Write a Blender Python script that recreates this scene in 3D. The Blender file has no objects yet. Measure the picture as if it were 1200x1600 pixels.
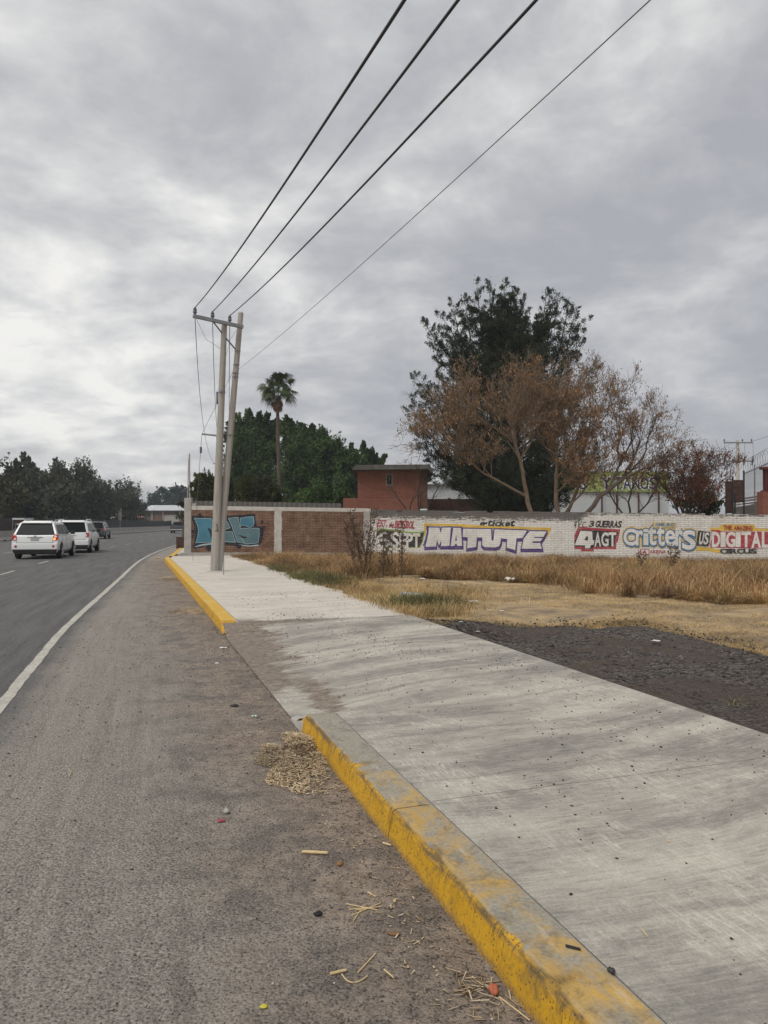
import bpy, math, random
import numpy as np
from mathutils import Vector, Matrix
from mathutils.geometry import tessellate_polygon
R = math.radians
random.seed(7); rng = np.random.default_rng(11)
scene = bpy.context.scene
COL = scene.collection

# ---------------------------------------------------------------- camera
FPX = 1160.0; CAMH = 1.6; PITCH = math.atan(16/FPX)
cam_d = bpy.data.cameras.new('camera'); cam = bpy.data.objects.new('camera', cam_d); COL.objects.link(cam)
cam_d.sensor_fit = 'VERTICAL'; cam_d.sensor_height = 36; cam_d.sensor_width = 27
cam_d.lens = 36*FPX/1600; cam_d.clip_start = .05; cam_d.clip_end = 6000
cam.location = (0, 0, CAMH); cam.rotation_euler = (R(90)+PITCH, 0, 0)
scene.camera = cam
scene.render.resolution_x = 768; scene.render.resolution_y = 1024

# ---------------------------------------------------------------- sky, sun, exposure
SUN_EL, SUN_AZ = R(55), R(212)          # azimuth measured clockwise from +Y: behind the camera, a little left
world = bpy.data.worlds.new('World'); scene.world = world; world.use_nodes = True
wn = world.node_tree.nodes; wl = world.node_tree.links; wn.clear()
def wnode(t, **k):
    n = wn.new(t)
    for a, b in k.items(): setattr(n, a, b)
    return n
def wmath(op, a, b=None, c=None, clamp=False):
    n = wnode('ShaderNodeMath', operation=op, use_clamp=clamp)
    for i, x in enumerate((a, b, c)):
        if x is None: continue
        if isinstance(x, (int, float)): n.inputs[i].default_value = x
        else: wl.new(x, n.inputs[i])
    return n.outputs[0]
def wramp(fac, stops):
    n = wnode('ShaderNodeValToRGB'); e = n.color_ramp.elements
    while len(e) < len(stops): e.new(.5)
    for el, (p, c) in zip(e, stops): el.position = p; el.color = (*c, 1)
    wl.new(fac, n.inputs[0]); return n.outputs[0]
tc = wnode('ShaderNodeTexCoord'); sep = wnode('ShaderNodeSeparateXYZ'); wl.new(tc.outputs['Generated'], sep.inputs[0])
dx, dy, dz = sep.outputs
zz = wmath('ADD', wmath('MAXIMUM', dz, 0.0), .30)
cx, cy = wmath('DIVIDE', dx, zz), wmath('DIVIDE', dy, zz)
comb = wnode('ShaderNodeCombineXYZ'); wl.new(cx, comb.inputs[0]); wl.new(cy, comb.inputs[1])
def wnoise(scale, detail, rough, dist, off):
    m = wnode('ShaderNodeMapping'); m.inputs['Location'].default_value = off
    m.inputs['Rotation'].default_value = (0, 0, R(14)); m.inputs['Scale'].default_value = (1, 1.1, 1)
    wl.new(comb.outputs[0], m.inputs[0])
    n = wnode('ShaderNodeTexNoise'); n.inputs['Scale'].default_value = scale; n.inputs['Detail'].default_value = detail
    n.inputs['Roughness'].default_value = rough; n.inputs['Distortion'].default_value = dist
    wl.new(m.outputs[0], n.inputs[0]); return n.outputs[0]
nA = wnoise(.9, 4, .5, .2, (3.1, 1.7, 0)); nB = wnoise(2.6, 12, .58, .35, (7.3, 4.4, 2)); nC = wnoise(8, 9, .62, .25, (1.3, 9.4, 5))
# the thin bright part of the cloud deck lies to the left; the right is thicker
side = wmath('MULTIPLY', dx, -.20)
dens = wmath('ADD', wmath('ADD', wmath('MULTIPLY', nA, .42), wmath('MULTIPLY', nB, .62)), wmath('MULTIPLY', nC, .24))
dens = wmath('ADD', dens, side)
low = wmath('MULTIPLY', wmath('SUBTRACT', .16, wmath('MINIMUM', dz, .16)), -.35)
dens = wmath('ADD', dens, low)
cloud = wramp(dens, [(.49, (.355, .362, .388)), (.575, (.42, .425, .445)), (.645, (.505, .508, .516)), (.715, (.62, .62, .616)), (.80, (.79, .78, .755))])
sky = wnode('ShaderNodeTexSky', sky_type='NISHITA'); sky.sun_disc = False; sky.sun_elevation = SUN_EL; sky.sun_rotation = SUN_AZ
sk = wnode('ShaderNodeMixRGB'); sk.inputs[0].default_value = 1; sk.blend_type = 'MULTIPLY'; sk.inputs[2].default_value = (1, 1, 1, 1)
wl.new(sky.outputs[0], sk.inputs[1])
cl10 = wnode('ShaderNodeMixRGB', blend_type='MULTIPLY'); cl10.inputs[0].default_value = 1; cl10.inputs[2].default_value = (10, 10, 10, 1)
wl.new(cloud, cl10.inputs[1])
mx = wnode('ShaderNodeMixRGB'); mx.inputs[0].default_value = .96; wl.new(sk.outputs[0], mx.inputs[1]); wl.new(cl10.outputs[0], mx.inputs[2])
bg = wnode('ShaderNodeBackground'); bg.inputs[1].default_value = .10; wl.new(mx.outputs[0], bg.inputs[0])
wo = wnode('ShaderNodeOutputWorld'); wl.new(bg.outputs[0], wo.inputs[0])
sd = bpy.data.lights.new('sun', 'SUN'); sd.energy = 1.5; sd.angle = R(35); sd.color = (1, .965, .92)
sun = bpy.data.objects.new('sun', sd); COL.objects.link(sun)
sdir = Vector((math.sin(SUN_AZ)*math.cos(SUN_EL), math.cos(SUN_AZ)*math.cos(SUN_EL), math.sin(SUN_EL)))
sun.rotation_euler = sdir.to_track_quat('Z', 'Y').to_euler(); sun.location = (0, 0, 60)
scene.view_settings.view_transform = 'Standard'; scene.view_settings.look = 'None'
scene.view_settings.exposure = 0.25; scene.view_settings.gamma = 1
scene.view_settings.use_curve_mapping = False

# ---------------------------------------------------------------- helpers
def ray(px, py):
    x, z = px-600, 800-py; c, s = math.cos(PITCH), math.sin(PITCH)
    return Vector((x, FPX*c - z*s, FPX*s + z*c))
def G(px, py, z=0.0):                    # where the line of sight through a photo point meets height z
    d = ray(px, py); k = (z-CAMH)/d.z
    return Vector((d.x*k, d.y*k, z))
def P(px, py, Y):                        # ... meets distance Y
    d = ray(px, py); k = Y/d.y
    return Vector((d.x*k, Y, CAMH+d.z*k))
def tag(o, label=None, cat=None, group=None, kind=None):
    if label: o['label'] = label
    if cat: o['category'] = cat
    if group: o['group'] = group
    if kind: o['kind'] = kind
    return o
def empty(name, loc, label=None, cat=None, group=None, rz=0):
    o = bpy.data.objects.new(name, None); COL.objects.link(o); o.location = loc; o.rotation_euler = (0, 0, rz)
    o.empty_display_size = .2
    return tag(o, label, cat, group)
class MB:
    """collects geometry; build() links it as one mesh object"""
    def __init__(s): s.v = []; s.f = []; s.m = []; s.n = 0
    def add(s, vs, fs, mi=0):
        b = s.n; vs = [tuple(v) for v in vs]; s.v += vs; s.n += len(vs)
        for f in fs: s.f.append(tuple(i+b for i in f)); s.m.append(mi)
    def box(s, c, d, rz=0, mi=0, rx=0, ry=0):
        M = Matrix.Rotation(rz, 3, 'Z') @ Matrix.Rotation(ry, 3, 'Y') @ Matrix.Rotation(rx, 3, 'X')
        vs = []
        for x in (-.5, .5):
            for y in (-.5, .5):
                for z in (-.5, .5): vs.append(Vector(c) + M @ Vector((x*d[0], y*d[1], z*d[2])))
        s.add(vs, [(0, 1, 3, 2), (4, 6, 7, 5), (0, 4, 5, 1), (2, 3, 7, 6), (0, 2, 6, 4), (1, 5, 7, 3)], mi)
    def hexa(s, p, mi=0):                # 8 corners: bottom 4 ccw, top 4 ccw
        s.add(p, [(3, 2, 1, 0), (4, 5, 6, 7), (0, 1, 5, 4), (1, 2, 6, 5), (2, 3, 7, 6), (3, 0, 4, 7)], mi)
    def tube(s, pts, rs, n=8, mi=0, cap=True):
        pts = [Vector(p) for p in pts]
        if isinstance(rs, (int, float)): rs = [rs]*len(pts)
        vs = []; up = None
        for i, p in enumerate(pts):
            d = (pts[min(i+1, len(pts)-1)] - pts[max(i-1, 0)]).normalized()
            if up is None:
                up = Vector((1, 0, 0)) if abs(d.x) < .8 else Vector((0, 1, 0))
            a = d.cross(up)
            if a.length < 1e-6: a = d.orthogonal()
            a.normalize(); b = d.cross(a); up = -b if False else up
            for k in range(n):
                t = 2*math.pi*k/n; vs.append(p + (a*math.cos(t)+b*math.sin(t))*rs[i])
        fs = []
        for i in range(len(pts)-1):
            for k in range(n):
                a0 = i*n+k; a1 = i*n+(k+1) % n; fs.append((a0, a0+n, a1+n, a1))
        if cap: fs.append(tuple(range(n))); fs.append(tuple(reversed(range((len(pts)-1)*n, len(pts)*n))))
        s.add(vs, fs, mi)
    def cyl(s, p0, p1, r0, r1=None, n=12, mi=0): s.tube([p0, p1], [r0, r0 if r1 is None else r1], n, mi)
    def prism(s, poly, axis, a, b, mi=0):   # poly of 2-tuples extruded along axis 'x','y','z'
        n = len(poly)
        def mk(p, t): return {'x': (t, p[0], p[1]), 'y': (p[0], t, p[1]), 'z': (p[0], p[1], t)}[axis]
        vs = [mk(p, a) for p in poly]+[mk(p, b) for p in poly]
        fs = [tuple(range(n))[::-1], tuple(range(n, 2*n))]+[(i, (i+1) % n, n+(i+1) % n, n+i) for i in range(n)]
        s.add(vs, fs, mi)
    def arr(s, V, F, mi=0):              # numpy arrays
        b = s.n; s.v += [tuple(x) for x in V.tolist()]; s.n += len(V)
        s.f += [tuple(x) for x in (F+b).tolist()]; s.m += [mi]*len(F)
    def build(s, name, mats, parent=None, origin=(0, 0, 0), smooth=False, bevel=0, segs=2, auto=None):
        me = bpy.data.meshes.new(name); o = Vector(origin)
        vv = s.v if o.length == 0 else [(v[0]-o.x, v[1]-o.y, v[2]-o.z) for v in s.v]
        me.from_pydata(vv, [], s.f)
        if not isinstance(mats, (list, tuple)): mats = [mats]
        for m in mats: me.materials.append(m)
        if len(mats) > 1: me.polygons.foreach_set('material_index', s.m)
        if smooth: me.polygons.foreach_set('use_smooth', [True]*len(me.polygons))
        me.update()
        ob = bpy.data.objects.new(name, me); COL.objects.link(ob)
        if parent is not None: ob.parent = parent
        else: ob.location = o
        if bevel:
            bm_ = ob.modifiers.new('bevel', 'BEVEL'); bm_.width = bevel; bm_.segments = segs; bm_.limit_method = 'ANGLE'; bm_.angle_limit = R(25)
            me.polygons.foreach_set('use_smooth', [True]*len(me.polygons))
            w = ob.modifiers.new('wn', 'WEIGHTED_NORMAL'); w.keep_sharp = True
        return ob
def copy_tree(o, parent=None):
    c = o.copy(); COL.objects.link(c); c.parent = parent
    for ch in list(o.children): copy_tree(ch, c)
    return c

# ---------------------------------------------------------------- materials
class NT:
    def __init__(s, name, rough=.85, spec=.3):
        s.mat = bpy.data.materials.new(name); s.mat.use_nodes = True; s.t = s.mat.node_tree; s.N = s.t.nodes; s.L = s.t.links
        s.b = s.N['Principled BSDF']; s.b.inputs['Roughness'].default_value = rough; s.b.inputs['Specular IOR Level'].default_value = spec
        s.tc = s.N.new('ShaderNodeTexCoord'); s.co = s.tc.outputs['Object']
    def lk(s, a, sock):
        if isinstance(a, (int, float)): sock.default_value = a
        elif isinstance(a, tuple): sock.default_value = (*a, 1) if len(a) == 3 and sock.type == 'RGBA' else a
        else: s.L.new(a, sock)
    def map(s, scale=(1, 1, 1), rot=(0, 0, 0), loc=(0, 0, 0), co=None):
        m = s.N.new('ShaderNodeMapping'); m.inputs['Scale'].default_value = scale; m.inputs['Rotation'].default_value = rot; m.inputs['Location'].default_value = loc
        s.L.new(co or s.co, m.inputs[0]); return m.outputs[0]
    def noise(s, scale, detail=4, rough=.55, dist=0, co=None, col=False):
        n = s.N.new('ShaderNodeTexNoise'); n.inputs['Scale'].default_value = scale; n.inputs['Detail'].default_value = detail
        n.inputs['Roughness'].default_value = rough; n.inputs['Distortion'].default_value = dist
        s.L.new(co or s.co, n.inputs['Vector']); return n.outputs[1 if col else 0]
    def vor(s, scale, co=None, feat='F1', out=0, rnd=1):
        n = s.N.new('ShaderNodeTexVoronoi'); n.feature = feat; n.inputs['Scale'].default_value = scale; n.inputs['Randomness'].default_value = rnd
        s.L.new(co or s.co, n.inputs['Vector']); return n.outputs[out]
    def ramp(s, fac, stops, interp='LINEAR'):
        n = s.N.new('ShaderNodeValToRGB'); e = n.color_ramp.elements; n.color_ramp.interpolation = interp
        while len(e) < len(stops): e.new(.5)
        for el, (p, c) in zip(e, stops):
            el.position = p; el.color = (c, c, c, 1) if isinstance(c, (int, float)) else (*c, 1)
        s.lk(fac, n.inputs[0]); return n.outputs[0]
    def mix(s, f, a, b, mode='MIX'):
        n = s.N.new('ShaderNodeMixRGB'); n.blend_type = mode
        s.lk(f, n.inputs[0]); s.lk(a, n.inputs[1]); s.lk(b, n.inputs[2]); return n.outputs[0]
    def m(s, op, a, b=0, clamp=False):
        n = s.N.new('ShaderNodeMath'); n.operation = op; n.use_clamp = clamp; s.lk(a, n.inputs[0]); s.lk(b, n.inputs[1]); return n.outputs[0]
    def xyz(s, co=None):
        n = s.N.new('ShaderNodeSeparateXYZ'); s.L.new(co or s.co, n.inputs[0]); return n.outputs
    def comb(s, x, y, z=0.0):
        n = s.N.new('ShaderNodeCombineXYZ')
        for i, a in enumerate((x, y, z)): s.lk(a, n.inputs[i])
        return n.outputs[0]
    def sm(s, x, a, b):                  # smoothstep
        n = s.N.new('ShaderNodeMapRange'); n.interpolation_type = 'SMOOTHSTEP'; s.lk(x, n.inputs[0])
        if a > b: n.inputs[1].default_value = b; n.inputs[2].default_value = a; n.inputs[3].default_value = 1; n.inputs[4].default_value = 0
        else: n.inputs[1].default_value = a; n.inputs[2].default_value = b
        return n.outputs[0]
    def attr(s, name):
        n = s.N.new('ShaderNodeAttribute'); n.attribute_name = name; return n
    def island(s):
        return s.N.new('ShaderNodeNewGeometry').outputs['Random Per Island']
    def brick(s, scale, co, c1, c2, mortar, bw=.5, rh=.25, ms=.02):
        n = s.N.new('ShaderNodeTexBrick'); n.inputs['Scale'].default_value = scale
        s.lk(c1, n.inputs['Color1']); s.lk(c2, n.inputs['Color2']); s.lk(mortar, n.inputs['Mortar'])
        n.inputs['Mortar Size'].default_value = ms; n.inputs['Brick Width'].default_value = bw; n.inputs['Row Height'].default_value = rh
        n.inputs['Mortar Smooth'].default_value = .3
        s.L.new(co, n.inputs['Vector']); return n.outputs
    def bump(s, h, strength=.5, dist=.01):
        n = s.N.new('ShaderNodeBump'); n.inputs['Strength'].default_value = strength; n.inputs['Distance'].default_value = dist
        s.L.new(h, n.inputs['Height']); s.L.new(n.outputs[0], s.b.inputs['Normal'])
    def out(s, col=None, rough=None, metal=None):
        if col is not None: s.lk(col, s.b.inputs['Base Color'])
        if rough is not None: s.lk(rough, s.b.inputs['Roughness'])
        if metal is not None: s.lk(metal, s.b.inputs['Metallic'])
        return s.mat
def plain(name, c, rough=.6, var=.15, scale=6, metal=0, spec=.4, bump=0, coat=0):
    t = NT(name, rough, spec); n = t.noise(scale, 6, .6)
    k = t.ramp(n, [(.3, 1-var), (.7, 1+var*.5)]); col = t.mix(1, c, k, 'MULTIPLY')
    if coat: t.b.inputs['Coat Weight'].default_value = coat; t.b.inputs['Coat Roughness'].default_value = .05
    if bump: t.bump(t.noise(scale*8, 4), bump, .01)
    return t.out(col, metal=metal)
def leafmat(name, cols, rough=.7, trans=.25, con=(.6, 1.25), csc=.9):
    t = NT(name, rough, .2); c = t.ramp(t.island(), [(i/(max(1, len(cols)-1)), x) for i, x in enumerate(cols)])
    n = t.noise(csc, 3, .5); k = t.ramp(n, [(.38, con[0]), (.62, con[1])])
    c = t.mix(1, c, k, 'MULTIPLY'); t.lk(c, t.b.inputs['Base Color'])
    tr = t.N.new('ShaderNodeBsdfTranslucent'); t.lk(c, tr.inputs[0])
    ms = t.N.new('ShaderNodeMixShader'); ms.inputs[0].default_value = trans
    t.L.new(t.b.outputs[0], ms.inputs[1]); t.L.new(tr.outputs[0], ms.inputs[2])
    t.L.new(ms.outputs[0], t.N['Material Output'].inputs[0])
    return t.mat
M = {}
t = NT('pole_concrete', .88, .2); x, y, z = t.xyz(); n = t.noise(1, 7, .7, co=t.map((14, 14, .8))); n2 = t.noise(40, 5, .7); n3 = t.noise(1.6, 5, .6)
c = t.mix(t.ramp(n, [(.35, 0), (.7, 1)]), (.30, .28, .25), (.46, .43, .385)); c = t.mix(t.ramp(n3, [(.5, 0), (.7, .4)]), c, (.25, .235, .21)); c = t.mix(1, c, t.ramp(n2, [(.3, .85), (.7, 1.1)]), 'MULTIPLY')
t.bump(n2, .3, .01); M['pole'] = t.out(c)
M['bark'] = plain('bark', (.10, .078, .062), .95, .35, 5, bump=.4)
M['bark_pale'] = plain('pale_bark', (.18, .132, .092), .95, .3, 5, bump=.3)
M['bark_dark'] = plain('dark_bark', (.05, .042, .035), .95, .3, 5)
M['twig'] = plain('twig', (.17, .12, .09), .95, .3, 3)
M['needle'] = leafmat('needles', [(.018, .028, .015), (.036, .050, .026), (.066, .084, .042)], trans=.12)
M['leaf_dark'] = leafmat('dark_leaves', [(.020, .040, .013), (.046, .082, .023), (.10, .15, .045)], trans=.15, con=(.45, 1.6), csc=.55)  # strong noise contrast paints clump highlights and shading into the leaf colour
M['leaf_olive'] = leafmat('olive_leaves', [(.02, .028, .01), (.05, .06, .018), (.10, .10, .03)], trans=.2)
M['leaf_yellow'] = leafmat('yellowing_leaves', [(.06, .06, .02), (.14, .13, .04)], trans=.2)
M['leaf_far'] = leafmat('far_leaves', [(.040, .049, .034), (.066, .078, .052), (.115, .125, .085)], trans=.12, con=(.55, 1.6), csc=.35)  # lightened, so part of the distance haze is painted into the leaves
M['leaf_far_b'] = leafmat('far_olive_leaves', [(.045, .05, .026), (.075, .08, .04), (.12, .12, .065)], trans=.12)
M['leaf_haze'] = leafmat('hazed_leaves', [(.03, .052, .045), (.05, .085, .068)], trans=.1)  # bluish fade of far haze is put into this leaf colour
M['leaf_brown'] = leafmat('dead_leaves', [(.13, .078, .044), (.24, .14, .072), (.40, .235, .11)], trans=.3, con=(.7, 1.4))
M['leaf_red'] = leafmat('red_leaves', [(.10, .035, .025), (.18, .07, .04), (.24, .12, .06)], trans=.3)
M['palm'] = leafmat('palm_leaves', [(.03, .05, .02), (.055, .08, .028), (.10, .12, .05)], trans=.1)
M['palm_dead'] = leafmat('dead_palm_leaves', [(.14, .08, .045), (.24, .15, .09)], trans=.1)
M['concrete'] = plain('concrete', (.40, .375, .34), .9, .25, 3, bump=.25)
M['concrete_light'] = plain('light_concrete', (.52, .49, .44), .9, .2, 4, bump=.25)
M['steel'] = plain('galvanised_steel', (.28, .29, .30), .5, .2, 5, metal=.5)
M['wire'] = plain('cable', (.025, .025, .028), .6, .1)
M['wire_pale'] = plain('guy_strand', (.17, .17, .17), .5, .1)
M['porcelain'] = plain('insulator_glaze', (.13, .13, .14), .35, .15)
M['black'] = plain('black_rubber', (.018, .018, .019), .7, .2)
M['dark_metal'] = plain('dark_metal', (.035, .035, .037), .6, .2)
M['rust'] = plain('rusty_metal', (.085, .045, .035), .85, .4, 4)
M['carpaint_white'] = plain('white_car_paint', (.74, .75, .74), .3, .04, 1.5, spec=.5, coat=.5)
M['carpaint_black'] = plain('black_car_paint', (.018, .022, .028), .25, .1, 1, spec=.5, coat=.6)
M['carpaint_grey'] = plain('grey_car_paint', (.05, .065, .07), .35, .1, 1, spec=.5, coat=.4)
M['carpaint_silver'] = plain('silver_car_paint', (.42, .43, .44), .35, .1, 1, spec=.5, coat=.4)
t = NT('car_glass', .2, .07); M['glass'] = t.out((.012, .014, .016))
t = NT('red_lens', .15, .6); M['lens_red'] = t.out((.42, .015, .012))
t = NT('lit_lamp_lens', .2, .5); t.b.inputs['Emission Color'].default_value = (1, .35, .08, 1); t.b.inputs['Emission Strength'].default_value = 1.3; M['lens_lit'] = t.out((.7, .2, .04))
t = NT('clear_lens', .2, .6); M['lens_clear'] = t.out((.6, .6, .6))
M['chrome'] = plain('chrome', (.55, .55, .56), .2, .05, metal=1)
M['alloy'] = plain('alloy_rim', (.42, .43, .44), .35, .1, metal=.6)
M['plate'] = plain('licence_plate', (.42, .42, .42), .5, .35, 30)
M['white_sheet'] = plain('white_sheet_metal', (.50, .52, .53), .5, .1, 1)
M['paper'] = plain('waste_paper', (.72, .71, .68), .8, .1)
M['straw'] = leafmat('straw', [(.30, .20, .11), (.60, .46, .29), (.80, .68, .48)], trans=.1)
M['straw_stem'] = plain('straw_stem', (.60, .46, .25), .7, .2, 30)

# paint on brick and plaster: weathered, follows the brick courses of the wall it is on (wall-local coordinates)
def paint(name, c, worn=(.66, .64, .60), amt=.5):
    t = NT(name, .8, .25); x, y, z = t.xyz(); co = t.comb(x, z)
    br = t.brick(1, co, (1, 1, 1), (1, 1, 1), (0, 0, 0), .28, .075, .012)
    n = t.noise(7, 8, .7, co=co); n2 = t.noise(45, 4, .7, co=co)
    mask = t.ramp(t.m('ADD', t.m('MULTIPLY', n, .6), t.m('MULTIPLY', n2, .4)), [(.50, 0), (.62, amt)])
    edge = t.m('MULTIPLY', t.m('SUBTRACT', 1, br[1]), 1); col = t.mix(mask, c, worn)
    col = t.mix(t.m('MULTIPLY', br[1], .35), col, (.25, .23, .2))
    col = t.mix(1, col, t.ramp(t.noise(1.6, 6, .6, co=co), [(.3, .75), (.7, 1.08)]), 'MULTIPLY')
    t.bump(t.m('ADD', edge, t.m('MULTIPLY', n2, .5)), .35, .01)
    return t.out(col)
for nm, c, w, a in (('p_white', (.74, .72, .68), (.55, .51, .47), .4), ('p_purple', (.065, .035, .19), (.5, .47, .5), .3),
                    ('p_yellow', (.72, .46, .055), (.7, .62, .4), .5), ('p_black', (.022, .022, .024), (.35, .33, .3), .3),
                    ('p_red', (.38, .03, .05), (.6, .5, .45), .4), ('p_blue', (.035, .16, .34), (.5, .55, .55), .35),
                    ('p_green', (.25, .36, .05), (.6, .6, .45), .5), ('p_cream', (.62, .50, .25), (.66, .62, .52), .6),
                    ('p_navy', (.008, .009, .024), (.10, .05, .04), .2), ('p_cyan', (.055, .22, .31), (.12, .15, .17), .45),
                    ('p_teal', (.10, .20, .235), (.15, .13, .12), .6), ('p_sky', (.42, .56, .60), (.6, .6, .58), .4)):
    M[nm] = paint(nm.replace('p_', 'mural_'), c, w, a)
# ---------------------------------------------------------------- ground, road, pavement
# pavement frame: O on the kerb line, U along the kerb (away), V across it (to the right)
O = Vector((1.33, 0, 0)); KU = Vector((-.3211, .947, 0)).normalized(); KV = Vector((KU.y, -KU.x, 0))
KROT = math.atan2(KV.y, KV.x)
def K(w, t, z=0.0): return O + KV*w + KU*t + Vector((0, 0, z))
def sstep(x, a, b):
    k = min(1, max(0, (x-a)/(b-a))); return k*k*(3-2*k)
def drive(t): return sstep(t, 5.9, 6.3)*(1-sstep(t, 10.55, 11.35))
def slab_z(w, t): return .15 - .138*drive(t)*(1-sstep(w, .1, 1.7))

def grid(name, xs, ys, zf, mat, parent=None, uv=None, loc=None, rz=0, kind='structure', attrs=None):
    V = []; F = []; nx = len(xs)
    for y in ys:
        for x in xs: V.append(zf(x, y))
    for j in range(len(ys)-1):
        for i in range(nx-1): a = j*nx+i; F.append((a, a+1, a+nx+1, a+nx))
    me = bpy.data.meshes.new(name); me.from_pydata(V, [], F); me.materials.append(mat)
    me.polygons.foreach_set('use_smooth', [True]*len(F))
    if uv:
        u = me.uv_layers.new(name='UVMap'); pts = [uv(x, y) for y in ys for x in xs]
        idx = np.zeros(len(me.loops), dtype=np.int32); me.loops.foreach_get('vertex_index', idx)
        u.data.foreach_set('uv', np.array(pts, dtype=np.float32)[idx].ravel())
    me.update(); o = bpy.data.objects.new(name, me); COL.objects.link(o)
    if loc is not None: o.location = loc
    o.rotation_euler = (0, 0, rz)
    if kind: o['kind'] = kind
    return o

# --- base terrain: dry ground with straw, dark soil patches
t = NT('dry_ground', .95, .15)
big = t.noise(.35, 6, .6); mid = t.noise(2.2, 7, .65); fine = t.noise(38, 5, .7); st = t.noise(16, 6, .75, 2.0)
x, y, z = t.xyz()
straw = t.mix(t.ramp(fine, [(.32, 0), (.68, 1)]), (.33, .215, .10), (.62, .45, .24))
straw = t.mix(t.ramp(st, [(.45, 0), (.6, .7)]), straw, (.70, .55, .34))
soil = t.mix(fine, (.16, .115, .075), (.33, .27, .20))
c = t.mix(t.ramp(t.m('ADD', t.m('MULTIPLY', mid, .6), t.m('MULTIPLY', big, .4)), [(.42, 0), (.60, 1)]), straw, soil)
c = t.mix(t.ramp(t.noise(.8, 6, .6, 1.0), [(.60, 0), (.70, .8)]), c, (.10, .088, .075))
far = t.sm(y, 34, 60); c = t.mix(far, c, (.17, .14, .095))
t.bump(t.m('ADD', fine, st), .8, .03); M['ground'] = t.out(c)
def lotz(x, y):
    w = (Vector((x, y, 0))-O).dot(KV); z = .10 + .02*math.sin(x*1.3+y*.7) + .015*math.sin(x*2.9-y*1.9)
    k = sstep(w, 2.4, 2.8); far_ = sstep(y, 40, 80)
    kk = k*(1-far_)
    if x < -9.5 and y > 33: kk *= 0
    return (x, y, -.12*(1-kk)+z*kk)
xs = [-1500, -600, -200, -120, -60, -30, -20]+[-15+.35*i for i in range(0, 120)]+[30, 45, 80, 200, 600, 1500]
ys = [-300, -60, -20, -8]+[-4+.35*i for i in range(0, 118)]+[39, 42, 50, 70, 100, 150, 250, 500, 900, 1800]
grid('ground', xs, ys, lotz, M['ground'])

# --- road ribbon. right edge line traced through the photo
EDGE = [(4.4, -20), (1.1, -9), (-.45, -3), (-1.9, 1.5), (-3.3, 6.38), (-3.63, 7.4), (-4.12, 8.97), (-4.79, 11.1), (-5.45, 13.55), (-6.48, 17.35), (-7.77, 22.1), (-9.7, 29), (-11.86, 37.9),
        (-14.0, 48.8), (-15.6, 58), (-18.4, 75), (-22.6, 105), (-27.2, 143), (-32, 190), (-36, 260), (-36, 400)]
BAR = [(-6.5, -20), (-11, -9), (-13.5, -3), (-15.5, 1.5), (-17.5, 6.38), (-17.9, 7.4), (-18.6, 8.97), (-19.5, 11.1), (-20.4, 13.55), (-21.7, 17.35), (-23.3, 22.1), (-25.2, 29), (-27.6, 37.9),
       (-30, 48.8), (-31.6, 58), (-33.5, 75), (-36.8, 105), (-41, 143), (-46, 190), (-50, 260), (-50, 400)]
def resample(pl, step=2.5):
    out = [Vector((*pl[0], 0))]
    P_ = [Vector((*p, 0)) for p in pl]; n = len(P_); res = []
    for i in range(n-1):
        p0 = P_[max(i-1, 0)]; p1 = P_[i]; p2 = P_[i+1]; p3 = P_[min(i+2, n-1)]
        k = max(1, int((p2-p1).length/step))
        for j in range(k):
            u = j/k
            # centripetal-ish: plain linear blend smoothed afterwards
            res.append(p1.lerp(p2, u))
    res.append(P_[-1]); return res
def smooth_poly(pts, it=30):
    a = [p.copy() for p in pts]
    for _ in range(it):
        b = [p.copy() for p in a]
        for i in range(1, len(a)-1): b[i] = (a[i-1]+a[i]*2+a[i+1])/4
        a = b
    return a
NR = 160
def param(pl, n=NR):                      # resample both polylines to the same rows (by index fraction)
    rows = []
    for i in range(n+1):
        f = i/n*(len(pl)-1); j = min(int(f), len(pl)-2); u = f-j
        rows.append(Vector((*pl[j], 0)).lerp(Vector((*pl[j+1], 0)), u))
    return smooth_poly(rows, 12)
ER = param(EDGE); BR = param(BAR)
cum = [0]
for i in range(1, len(ER)): cum.append(cum[-1]+(ER[i]-ER[i-1]).length)
wid = [(ER[i]-BR[i]).length for i in range(len(ER))]
acr = [-22, -16.5, -15, -12, -9, -6, -4, -2, 0, .6, 1.2, 2, 3, 4, 6, 9]       # signed distance right of the edge line
def roadpt(a, i, z=0.0):
    e, b = ER[i], BR[i]; d = (e-b).normalized(); return e + d*a + Vector((0, 0, z))
def at_s(s):                              # index as float for a distance along the edge line
    for i in range(len(cum)-1):
        if cum[i+1] >= s: return i+(s-cum[i])/(cum[i+1]-cum[i])
    return len(cum)-1.001
def road_as(a, s, z=0.0):
    f = at_s(s); i = int(f); u = f-i; return roadpt(a, i, z).lerp(roadpt(a, i+1, z), u)
def s_of_Y(Y):
    for i in range(len(ER)-1):
        if ER[i+1].y >= Y: return cum[i]+(Y-ER[i].y)/(ER[i+1].y-ER[i].y)*(cum[i+1]-cum[i])
t = NT('asphalt', .88, .25)
uv = t.tc.outputs['UV']; u_, v_, _z = t.xyz(uv)     # u: metres right of the edge line, v: metres along
wob = t.m('MULTIPLY', t.m('SUBTRACT', t.noise(.9, 4, .6), .5), .5)
uw = t.m('ADD', u_, wob)
agg = t.vor(75, feat='F1', out=0); aggc = t.vor(75, feat='F1', out=1); fin = t.noise(85, 5, .78, .3); med = t.noise(26, 6, .75); bigN = t.noise(1.3, 7, .65)
lng = t.noise(1, 6, .65, co=t.comb(t.m('MULTIPLY', u_, 5.0), t.m('MULTIPLY', v_, .35)))     # streaks along the traffic
aggv = t.xyz(aggc)[0]
lane = t.mix(t.ramp(lng, [(.35, 0), (.68, 1)]), (.082, .080, .079), (.150, .146, .141))
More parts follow.
